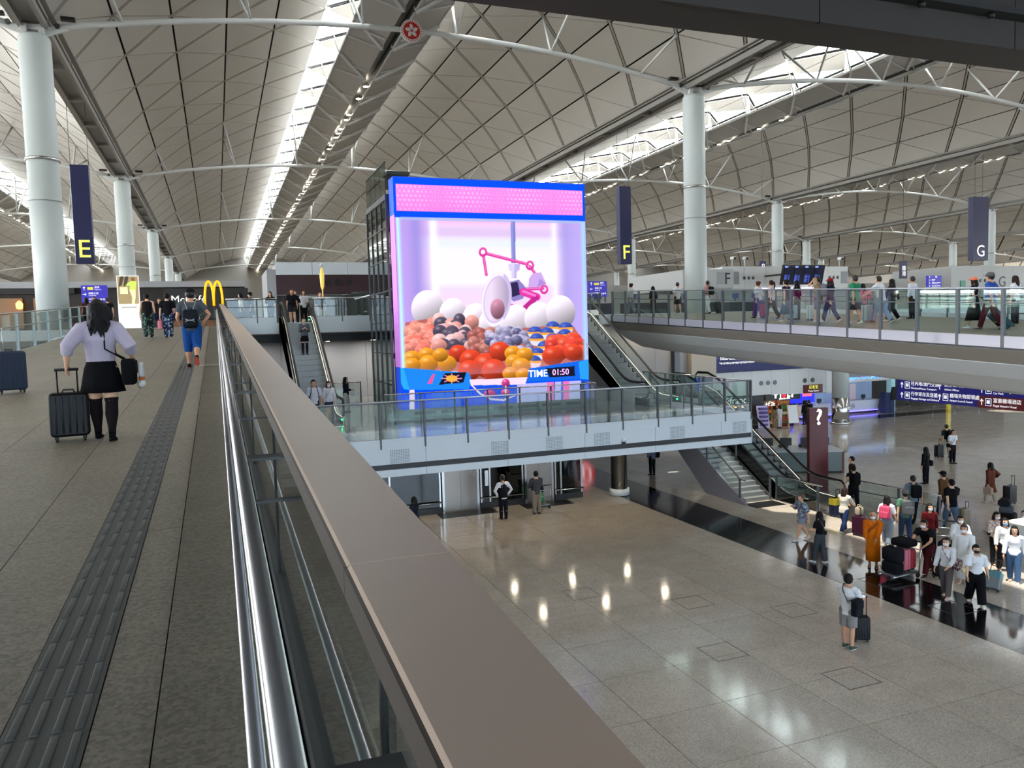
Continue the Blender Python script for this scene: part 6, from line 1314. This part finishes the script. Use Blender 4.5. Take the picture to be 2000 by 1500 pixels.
person('esc_left', 'woman in black leaning on the left escalator handrail', (2.6, 41.0, L7), 1.60, PI-.3, q=.02, sex='f', top=('#151518', .5, .014), hair=('long', '#141012'))
person('esc_white', 'woman in white top and black bottoms right in the escalator group', (4.15, 40.5, L7), 1.62, PI+.3, q=.02, sex='f', top=('#cfd0d4', .5, .012), hair=('long', '#171210'), bottom=('trousers', '#17171a', 1.0), handR=(-.1, .12, .62))
person('esc_back', 'dark haired person behind the escalator group', (3.85, 41.6, L7), 1.68, PI, q=.022, top=('#16161a', .5, .014))
person('rail_a', 'woman in pale top behind the glass left of the escalator', L7P(473, 640, 42.5, 1.6), 1.62, PI/2, q=.022, sex='f', top=('#c8c0bc', .5, .012), hair=('long', '#141012'), bottom=('trousers', '#2c2c34', 1.0))
person('rail_b', 'person in black with cap behind the glass left of the escalator', L7P(492, 640, 43, 1.6), 1.68, PI/2, q=.022, top=('#17171a', .5, .02), hat='#17171a', robe={'col': '#1c1c20', 'low': .3, 'flare': .04})
person('rail_c', 'person in dark shirt and beige trousers right of the escalator behind glass', L7P(628, 640, 43, 1.6), 1.66, PI, q=.022, top=('#2b2d33', .6, .014), bottom=('trousers', '#b3aa98', 1.0))
person('mid_man', 'man in white shirt with backpack straps at the foot of the left escalator', (3.35, 30.5, L6+.02), 1.74, PI+.1, q=.014, top=('#c9cbd6', .45, .012), bottom=('trousers', '#2a2c34', 1.0), skin=1, hair=('short', '#16110f'))
backpack('mid_man', 'navy backpack on the man at the foot of the left escalator', '#1c2340')
person('mid_woman', 'woman in white cardigan and blue denim skirt stepping off the left escalator', (4.0, 31.2, L6+.02), 1.62, PI, q=.013, sex='f', top=('#d3d2da', .95, .016), hem=.50, bottom=('skirt', '#28364e', .13, .01), hair=('bob', '#2a1b16'), mask='#e8e8ea', shoes='#d8d4d0')
shoulder_bag('mid_woman', 'small grey cross body bag of the woman in white cardigan', '#7f8890', 1, (.22, .09, .18), .53)
P = G6(677, 805); person('mid_black', 'long haired woman in dark jacket and pale trousers on the platform', P, 1.56, -PI*.62, q=.014, sex='f', top=('#191c28', .95, .018), hem=.50, bottom=('trousers', '#c3bfb6', 1.0, .014), hair=('vlong', '#120f10'), shoes='#2a2a2c', handR=(.06, .18, .64))
hand_bag('mid_black', 'white plush bag held by the woman in dark jacket', 1, '#dcdce2', (.16, .12, .18), .06)
# ---------------------------------------------------------------- under the platform
person('vest', 'man in black vest and white sleeves standing with hands on hips', G5(984, 1014), 1.76, .1, q=.014, top=('#d4d6da', .95, .010), bottom=('trousers', '#14151c', 1.0), handL=(-.125, .02, .54), handR=(.125, .02, .54), poleL=(-1.2, -.4, 0), poleR=(1.2, -.4, 0), skin=1)
d = PEOPLE['vest']; m = MB(); etube(m, [d['T'](0, 0, z) for z in (.50, .60, .70, .78, .82)], [(a*1.76, b*1.76) for a, b in ((.104, .084), (.098, .078), (.106, .080), (.108, .074), (.075, .06))], n=14, dome0=False, dome1=False); m.build('waistcoat', cloth('#15151a'), d['root'])
person('trolley_man', 'man in dark grey top pushing a trolley by the lift doors', G5(1049, 1004), 1.74, -.05, q=.014, top=('#3f4146', .8, .016), bottom=('trousers', '#7f7466', 1.0, .014), shoes='#2c2c30', hair=('short', '#151010'), handL=(-.10, .2, .58), handR=(.10, .2, .58))
P = G5(1052, 990); P = (P[0], 29.9, 0); trolley('trolley with green panel in front of the lift doors', P, 0.0)
soft_bag('green bag lying on the trolley by the lifts', (P[0], P[1]+.15, .2), 0, (.4, .5, .4), '#2c7a48'); soft_bag('black bag on top of the green bag by the lifts', (P[0], P[1]+.15, .6), 0, (.42, .45, .28), '#1b1b1e')
person('boy', 'dark haired person half hidden behind the parapet by the lifts', G5(812, 1058), 1.62, .6, q=.016, sex='f', top=('#1a1c2c', .5, .014), hair=('bob', '#120f10'), handR=(.16, .2, .55))
person('shadow_man', 'man with black bag in the shade behind the pillar', G5(1274, 928), 1.74, .2, q=.018, top=('#5c6478', .9, .012), bottom=('trousers', '#121216', 1.0)); shoulder_bag('shadow_man', 'black bag of the man in the shade', '#121214', 1, (.3, .16, .3), .58, cross=False)
# ---------------------------------------------------------------- arrivals floor crowd
person('phone_man', 'man in white shirt and grey shorts looking at his phone', G5(1657, 1266), 1.72, -PI/2+.25, q=.010, head=(0, -.35), top=('#dadbdc', .28, .014), bottom=('shorts', '#85817f', .44, .018), shoes=('#3c4a44', '#c8ccc8'), handL=(-.06, .20, .63), handR=(.08, .20, .64), skin=1, hair=('short', '#17110f'))
phone('phone_man', 'pale phone held by the man in grey shorts', 1); shoulder_bag('phone_man', 'black sling bag with red and white stripe on the man with phone', '#15181e', 1, (.30, .14, .38), .62, cross=True, name='sling_bag', yo=-.085)
suitcase('black cabin suitcase standing beside the man with phone', G5(1681, 1252), -.5, (.38, .24, .54), '#111316', handle=.48)
person('black_top', 'woman in black top and grey trousers walking away across the black band', G5(1601, 1099), 1.60, .25, q=.011, sex='f', pose='step', head=(0, -.15), top=('#111114', .32, .016), hem=.56, bottom=('trousers', '#3d4348', 1.0, .012), hair=('long', '#100e10'), shoes=('#c9c9cc', '#e6e6e6'), handL=(-.06, .17, .62), handR=(.06, .16, .62))
shoulder_bag('black_top', 'thin strap and small bag of the woman in black top', '#2c2a2c', 1, (.16, .06, .14), .57, strap='#8a8078')
person('floral', 'woman in loose blue grey patterned dress hurrying to the left', G5(1566, 1055), 1.62, PI/2-.2, q=.013, sex='f', pose='walk', fat=1.05, top=('floral_grey', .5, .022), hem=.40, bottom=('shorts', '#8a90a0', .3), hair=('bun', '#5a4638'), shoes=('#d4d0cc', '#f0f0f0'), handR=(.10, .16, .74), handL=(-.18, -.05, .5))
person('cream', 'woman in cream coat and jeans pushing a purple suitcase', G5(1648, 1040), 1.62, -PI/2+.25, q=.012, sex='f', pose='walk', lean=.08, top=('#cfc5b8', .95, .018), hem=.46, bottom=('trousers', '#27385c', 1.0, .012), hair=('long', '#2a1a16'), shoes='#d8cfc4', handL=(-.08, .27, .60), handR=(.08, .27, .60))
P = G5(1679, 1046); suitcase('purple hard shell suitcase pushed by the woman in cream coat', P, -PI/2+.25, (.44, .28, .64), '#3a1428', handle=.30); soft_bag('small beige bag resting on the purple suitcase', (P[0]-.02, P[1], .72), 0, (.26, .2, .3), '#b3a692')
person('tan_pair', 'man with bare arm pulling the yellow suitcase by the railing', G5(1667, 992), 1.70, -.3, q=.013, top=('#151517', .3, .014), bottom=('trousers', '#17171c', 1.0, .014), handL=(-.20, -.02, .60), skin=2, hair=('short', '#14100e'), pose='step')
backpack('tan_pair', 'black backpack of the man with the yellow suitcase', '#131316')
person('tan_back', 'man in olive shirt glancing left beside the railing', G5(1664, 972), 1.74, .9, q=.014, top=('#3a3428', .4, .014), bottom=('trousers', '#1b1b20', 1.0), skin=2, hair=('short', '#17120f'))
suitcase('yellow and navy suitcase by the escalator railing', G5(1632, 1008), .1, (.44, .28, .66), '#1c2244', handle=.32, corner='#e8d02c')
person('monk', 'person in bright orange robe and white mask walking towards the left', G5(1705, 1108), 1.70, PI*.72, q=.011, pose='stand', skin=3, fat=1.05, hair=('bald', '#000000'), mask='#e6e6ea', top=('#c4620e', .9, .02), hem=.42, bottom=None, robe={'col': '#d9730f', 'low': .13, 'flare': .005, 'sash': '#8f4a14'}, shoes='#4a2c20', handL=(-.06, .17, .52), handR=(.10, .16, .44))
person('pink_pack', 'woman in jeans with a pink backpack walking right', G5(1732, 1064), 1.64, -PI/2+.5, q=.012, sex='f', pose='step', top=('#d9dadc', .45, .014), hem=.56, bottom=('trousers', '#8791a0', 1.0, .02), hair=('vlong', '#151012'), shoes=('#d8d6d8', '#f0f0f0'))
backpack('pink_pack', 'bright pink backpack on the woman in jeans', '#d8506e', (.32, .2, .42))
person('cap_green', 'man in green shirt and cap carrying a grey backpack', G5(1768, 1056), 1.72, -.5, q=.013, top=('#4f7a62', .32, .014), bottom=('trousers', '#2b3c5c', 1.0, .012), hat='#6f6a64', pose='step'); backpack('cap_green', 'large grey backpack on the man in green shirt', '#5c5f62', (.36, .22, .5))
P = wpos('cap_green', (-.45, -.1, 0)); suitcase('pale grey suitcase behind the luggage trolley', (P.x, P.y, 0), .4, (.42, .26, .6), '#b2b0aa', handle=.35)
person('blue_pack', 'man in blue grey shirt with a black backpack walking away', G5(1783, 1022), 1.76, -.4, q=.013, top=('#6f8396', .32, .014), bottom=('trousers', '#1a1c22', 1.0, .012), pose='step2'); backpack('blue_pack', 'black backpack on the man in blue grey shirt', '#131418', (.34, .2, .46))
person('red_mask', 'woman in dark red top and white mask walking towards the camera', G5(1815, 1082), 1.62, PI*.85, q=.013, sex='f', pose='step', top=('#5c1618', .95, .014), hem=.50, bottom=('trousers', '#1e1d22', 1.0), hair=('long', '#151010'), mask='#e8e8ec')
person('pusher', 'man in black polo and maroon trousers pushing the loaded trolley', G5(1812, 1120), 1.74, PI/2+.25, q=.012, lean=.32, legs=((.55, .25), (-.35, .25)), top=('#131418', .32, .014), bottom=('trousers', '#4c1a20', 1.0, .012), shoes='#16161a', mask='#e8e8ec', hair=('short', '#161110'), handL=(-.12, .33, .60), handR=(.12, .33, .60), skin=1)
P = G5(1757, 1128); TR = Matrix.Rotation(PI/2+.15, 3, 'Z')
trolley('airport trolley stacked with black bags and a pink suitcase', P, PI/2+.15)
soft_bag('black bag at the front of the loaded trolley', tuple(Vector(P)+TR@Vector((0, .32, .2))), PI/2+.15, (.5, .34, .34), '#141418'); soft_bag('upper black bag at the front of the loaded trolley', tuple(Vector(P)+TR@Vector((0, .3, .54))), PI/2+.15, (.52, .34, .40), '#1a1a1e')
t = suitcase('pink suitcase standing on the loaded trolley', tuple(Vector(P)+TR@Vector((0, -.05, .2))), PI/2+.15, (.46, .26, .60), '#e0788a', handle=0); t2 = suitcase('red suitcase standing on the loaded trolley near the handle', tuple(Vector(P)+TR@Vector((0, -.33, .2))), PI/2+.15, (.44, .22, .55), '#a83038', handle=0); soft_bag('black jacket and bag lying on top of the trolley load', tuple(Vector(P)+TR@Vector((0, -.2, .90))), PI/2+.15, (.55, .5, .22), '#17171a')
suitcase('black suitcase pulled behind the trolley by the woman in red', G5(1836, 1128), .2, (.42, .26, .58), '#17181c', handle=.4)
person('long_black', 'woman in long black jacket standing alone in the middle distance', G5(1808, 945), 1.66, .2, q=.015, sex='f', top=('#121216', .95, .018), hem=.42, bottom=('trousers', '#101014', 1.0), hair=('vlong', '#100e10'), handR=(.05, .15, .66))
shoulder_bag('long_black', 'black handbag of the woman in long jacket', '#17171a', 1, (.3, .14, .26), .55, cross=False)
person('brown_cap', 'person in brown jacket and dark cap walking away', G5(1842, 1008), 1.70, .1, q=.014, top=('#5a4026', .95, .018), bottom=('trousers', '#2a2624', 1.0, .012), hat='#1b1a1c', pose='step')
person('black_tee', 'man in black shirt and jeans pulling a trolley case to the right', G5(1858, 1032), 1.78, -.15, q=.013, fat=1.1, top=('#0f0f12', .35, .018), bottom=('trousers', '#566a80', 1.0, .014), pose='walk', hair=('short', '#100d0c'), skin=2)
P = wpos('black_tee', (.42, -.1, 0)); suitcase('beige suitcase beside the man in black shirt', (P.x, P.y, 0), .2, (.46, .28, .66), '#8c7f6c', handle=.25); P = wpos('black_tee', (-.45, .1, 0)); soft_bag('plaid wheeled bag left of the man in black shirt', (P.x, P.y, 0), .6, (.34, .26, .5), 'plaid_grey')
person('brown_coat', 'woman in long brown coat pulling a black suitcase away', G5(1934, 983), 1.64, .1, q=.014, sex='f', pose='step', top=('#5c3022', 1.0, .022), hem=.40, robe={'col': '#5c3022', 'low': .30, 'flare': .025}, bottom=('trousers', '#a39a88', 1.0), hair=('bob', '#1b1210'), handR=(.30, .05, .62), shoes='#c9c2b6')
hand_bag('brown_coat', 'beige handbag of the woman in brown coat', 0, '#a08a7c', (.34, .16, .28), .06); P = G5(1972, 985); suitcase('large black suitcase pulled by the woman in brown coat', P, .1, (.46, .3, .7), '#141418', handle=.4)
person('white_long', 'woman in white top and mask pushing a trolley behind the white robes', G5(1875, 1112), 1.60, PI*.75, q=.013, sex='f', top=('#dcdcde', .95, .018), hem=.44, bottom=('trousers', '#5a5652', 1.0), hair=('bun', '#1b1412'), mask='#ececf0', handL=(-.12, .22, .6), handR=(.12, .22, .6))
P = G5(1848, 1088); trolley('empty trolley pushed by the woman in white top', P, PI*.75); soft_bag('black bag on the trolley pushed by the woman in white', (P[0], P[1], .2), .4, (.4, .4, .32), '#1c1c20')
person('white_robe', 'person in long white robe with shaved head and mask', G5(1882, 1139), 1.66, PI*.66, q=.012, skin=1, hair=('short', '#4a3f38'), mask='#ececf0', top=('#dedede', 1.0, .02), hem=.44, bottom=None, robe={'col': '#e2e2e0', 'low': .10, 'flare': .012}, shoes='#c9b8a8', handL=(-.12, .18, .55))
person('white_grey', 'woman in white shirt and grey trousers with patterned bag', G5(1848, 1166), 1.62, PI*.62, q=.011, sex='f', pose='step', top=('#d6d6d8', .95, .016), hem=.53, bottom=('trousers', '#5a5250', 1.0, .012), hair=('short', '#2a2422'), mask='#e6e6ea', shoes=('#c0a8a8', '#e8e0e0'), handL=(-.10, .2, .58))
shoulder_bag('white_grey', 'red patterned shoulder bag of the woman in grey trousers', 'bag_pattern', -1, (.34, .12, .26), .58, cross=True)
person('black_mask', 'woman in white shirt, black trousers and black mask pulling a teal bag', G5(1905, 1180), 1.60, PI*.80, q=.011, sex='f', pose='walk', fat=1.12, top=('#dddde0', .45, .018), hem=.54, bottom=('trousers', '#0f0f12', 1.0, .026), hair=('short', '#181211'), mask='#141416', shoes='#e0dcd4', handL=(-.20, -.06, .46))
shoulder_bag('black_mask', 'cream waist bag of the woman in black trousers', '#d8cfb4', 1, (.26, .1, .16), .56); P = G5(1937, 1156); suitcase('grey and teal wheeled bag tilted behind the woman in black trousers', (P[0], P[1], .02), -1.2, (.36, .24, .5), '#6c7476', handle=.3, corner='#3c7a84', tilt=-.55)
person('cream_right', 'woman in cream patterned top and black trousers looking at her phone', G5(1945, 1103), 1.60, PI*.85, q=.013, sex='f', top=('floral_cream', .7, .016), bottom=('trousers', '#141418', 1.0), hair=('bob', '#241a16'), mask='#e8e8ec', handL=(-.05, .18, .64), handR=(.06, .18, .64))
person('cardigan', 'woman in white cardigan and blue mask near the right edge', G5(1961, 1117), 1.60, PI*.8, q=.013, sex='f', top=('#dadadc', .95, .016), hem=.52, bottom=('trousers', '#17161a', 1.0, .014), hair=('bob', '#1a1311'), mask='#7fa8cc', pose='step', shoes='#8c7f78')
person('white_jeans', 'woman in white shirt and blue jeans at the right edge', G5(1980, 1137), 1.60, PI*.7, q=.012, sex='f', top=('#dfdfe2', .95, .016), hem=.50, bottom=('trousers', '#3f5878', 1.0, .014), hair=('bob', '#151010'), shoes=('#dcdcdc', '#f0f0f0'), pose='step')
P = G5(1965, 1050); trolley('trolley heaped with black bags near the right edge', P, .4)
soft_bag('lower black bag on the trolley near the right edge', (P[0], P[1], .2), .4, (.55, .6, .36), '#121216'); soft_bag('middle black bag on the trolley near the right edge', (P[0], P[1], .56), .4, (.52, .55, .30), '#18181c'); soft_bag('grey jacket bundle on top of the trolley near the right edge', (P[0], P[1], .86), .6, (.45, .42, .22), '#4a5058'); soft_bag('top black bag on the trolley near the right edge', (P[0]-.03, P[1]+.05, 1.08), .5, (.4, .36, .22), '#1d1d22')
t = thing('lit_stand', 'low white lit display stand at the right edge', 'stand', G5(2008, 1078)); MB().box(-.5, .5, -.3, .3, 0, .95).build('cabinet', M_WHITE, t); MB().box(-.52, .52, -.32, .32, .95, 1.0).build('lit_top', mat('stand_glow', '#fff2d8', .4, emit=1.5), t); MB().box(-.5, .5, -.305, -.3, .7, .78).build('green_line', mat('green_arrow_light', '#22ff88'), t)
person('far_pack', 'man in dark green shirt with black backpack far across the hall', G5(1848, 893), 1.76, -.2, q=.018, top=('#1e2e28', .4, .014), bottom=('trousers', '#9a948a', 1.0, .016), pose='step'); backpack('far_pack', 'black backpack on the far man in green', '#101013', (.36, .22, .5)); P = wpos('far_pack', (-.4, .05, 0)); suitcase('black suitcase beside the far man in green', (P.x, P.y, 0), 0, (.42, .26, .62), '#121216', handle=.3)
person('staff', 'man in white short sleeved shirt and black trousers facing the camera far away', G5(1860, 905), 1.72, PI, q=.018, top=('#d8dade', .35, .014), hem=.56, bottom=('trousers', '#131318', 1.0), skin=1, handL=(-.1, .14, .6)); shoulder_bag('staff', 'small black pouch of the man in white shirt', '#151518', 1, (.2, .1, .2), .55)
# people outside the shops
person('queue_a', 'person in brown jacket waiting outside the snack shop', G5(1513, 839), 1.66, .3, q=.024, top=('#7a6248', .95, .016), bottom=('trousers', '#8a7458', 1.0), shoes='#dcdcdc', hair=('bob', '#1b1310'), sex='f')
person('queue_b', 'person in white behind the one in brown jacket', G5(1523, 836), 1.62, .2, q=.024, top=('#d0d2d6', .6, .014), bottom=('trousers', '#c8c8cc', 1.0), sex='f', hair=('bob', '#1b1310'))
person('queue_c', 'person in white top and red skirt inside the snack shop', (39.0, 47.2, 0), 1.62, .1, q=.024, top=('#d8d4d8', .4, .012), bottom=('skirt', '#a01c28', .3, .02), sex='f', hair=('bun', '#1b1310'))
person('queue_d', 'tall person in black left in the pair under the press room sign', G5(1572, 829), 1.70, .0, q=.024, top=('#131318', .95, .014), bottom=('trousers', '#1b2130', 1.0), hair=('vlong', '#100e10'), sex='f')
person('queue_e', 'person in black with backpack right in the pair under the press room sign', G5(1580, 827), 1.70, -.2, q=.024, top=('#17171b', .5, .014), bottom=('trousers', '#1d2536', 1.0)); backpack('queue_e', 'dark backpack under the press room sign', '#14151a')
# ---------------------------------------------------------------- right bridge
def walk(key, label, px, py, H, rz, **kw): person(key, label, GB(px, py), H, rz, q=.018, **kw)
walk('b_grey', 'woman in grey trousers and pale top near the bridge end', 1233, 614, 1.66, .6, sex='f', pose='step', top=('#b9b8b6', .8, .014), bottom=('trousers', '#7c7f88', 1.0, .022), hair=('bun', '#15100f'))
walk('b_dark', 'dark clothed person behind the bridge end', 1276, 609, 1.68, .2, sex='f', top=('#15161a', .8, .016), hair=('long', '#141012'))
walk('b_white', 'man in white shirt and dark shorts walking on the bridge', 1324, 611, 1.74, -.2, pose='step', top=('#d9dadd', .4, .016), bottom=('shorts', '#33302e', .44, .014), shoes='#d8d8d8')
walk('b_pink', 'man in pink shirt with black backpack on the bridge', 1383, 613, 1.76, .3, pose='step2', top=('#cf9a92', .5, .014), bottom=('trousers', '#d3d4d6', 1.0, .014), handR=(.22, -.12, .45)); backpack('b_pink', 'black backpack on the man in pink shirt', '#17171b')
P = GB(1407, 612); suitcase('black suitcase tilted behind the man in pink shirt', P, .3, (.42, .26, .6), '#1a1b20', handle=.5, tilt=-.4)
walk('b_purple', 'woman in white shirt and purple trousers on the bridge', 1481, 621, 1.64, .3, sex='f', pose='step', fat=1.1, top=('#d9dadd', .45, .02), bottom=('trousers', '#5c3a78', 1.0, .022), hair=('bun', '#4a2018'))
suitcase('red suitcase beside the woman in purple trousers', GB(1493, 621), .2, (.38, .24, .55), '#a02a34', handle=.2)
walk('b_pony', 'woman with long ponytail in white top and black trousers', 1507, 622, 1.70, .25, sex='f', pose='walk', top=('#dcd0d2', .3, .012), bottom=('trousers', '#17171b', 1.0, .014), hair=('pony', '#2a1614'))
walk('b_skirt', 'woman in dark vest and long blue skirt on the bridge', 1536, 628, 1.66, .3, sex='f', pose='step', top=('#1d2030', .2, .02), hem=.50, bottom=('skirt', '#3c5a72', .34, .08), hair=('bun', '#14100f'), shoes='#dcdcdc')
walk('b_black', 'woman in black top with pale blue suitcase on the bridge', 1557, 624, 1.62, .3, sex='f', top=('#141418', .6, .014), hair=('bob', '#120e0f')); suitcase('white suitcase left of the man in tan shirt', GB(1585, 626), .2, (.38, .24, .56), '#c4cacc', handle=.35); suitcase('pale blue suitcase behind the long blue skirt', GB(1548, 625), .2, (.38, .24, .56), '#9cb8c4', handle=.35)
walk('b_tan', 'man in tan shirt and purple shorts with grey backpack', 1597, 630, 1.76, .5, pose='step2', top=('#a08468', .5, .014), bottom=('shorts', '#6a4a66', .46, .014), shoes='#d0c0b8', handL=(-.03, .14, .86)); backpack('b_tan', 'grey backpack on the man in tan shirt', '#6c6c72', (.34, .22, .46))
walk('b_redcap', 'person in red cap and navy jacket on the bridge', 1622, 630, 1.70, .3, pose='walk', top=('#171d34', .95, .016), bottom=('trousers', '#1f2f58', 1.0, .012), hat='#8c1c20', shoes='#cfd0d4', hair=('bob', '#1b1312'), sex='f')
walk('b_green', 'man in green shirt and black shorts on the bridge', 1670, 632, 1.76, .3, pose='step', fat=1.12, top=('#2a7f5c', .38, .018), bottom=('shorts', '#17181c', .46, .014), shoes='#d8dcd8', skin=1)
walk('b_child', 'child with pink backpack beside the man in green', 1685, 628, 1.45, .2, sex='f', top=('#d06a86', .4, .014), bottom=('trousers', '#4a4a56', 1.0), hair=('long', '#161012')); backpack('b_child', 'round pink backpack on the child', '#e0708c', (.28, .2, .32)); suitcase('silver suitcase pushed beside the child', GB(1693, 630), .2, (.4, .26, .6), '#a8acb2', handle=.35)
walk('b_jeans', 'man in white shirt and pale jeans leaning forward on the bridge', 1721, 630, 1.78, .45, pose='walk', lean=.12, fat=1.1, top=('#d8dadd', .38, .018), bottom=('trousers', '#7c96b0', 1.0, .014), shoes=('#4c5058', '#e8e8e8'), handL=(-.12, .3, .6))
walk('b_maroon', 'woman in dark maroon jacket and black trousers on the bridge', 1742, 627, 1.66, .35, sex='f', pose='walk2', top=('#2a161c', .95, .016), bottom=('trousers', '#141417', 1.0, .014), hair=('vlong', '#141012'), shoes='#d8d8d8')
walk('b_farwhite', 'man in white shirt seen over the far rail of the bridge', 1782, 622, 1.74, .2, top=('#d4d8e0', .9, .016), bottom=('trousers', '#24262e', 1.0))
walk('b_dress', 'woman in long black dress and orange cap on the bridge', 1902, 641, 1.60, .35, sex='f', pose='step', top=('#15171a', .3, .014), bottom=('skirt', '#101214', .36, .07), hat='#e0785c', hair=('bob', '#1b1312'), shoes='#dcdcdc'); shoulder_bag('b_dress', 'round white bag of the woman in black dress', '#d3cfc8', -1, (.26, .12, .24), .56, cross=True)
walk('b_blue', 'man in blue shirt and maroon trousers pulling a teal suitcase', 1934, 643, 1.76, .3, pose='walk', top=('#2f4f9a', .38, .018), bottom=('trousers', '#4c1a26', 1.0, .012), hat='#5c5a5a', shoes='#4a4c50', handR=(.22, -.14, .42), skin=1)
P = GB(1972, 642); suitcase('teal suitcase with yellow strap tilted behind the man in blue', P, .9, (.46, .30, .68), '#1d4a52', handle=.5, tilt=-.75, band='#c8a848')
walk('b_edge', 'long haired woman in white top at the right end of the bridge', 1982, 632, 1.66, .2, sex='f', top=('#d9dbe0', .5, .018), bottom=('trousers', '#2c2c34', 1.0), hair=('long', '#2a1814'))
finish_people()

finish_text()
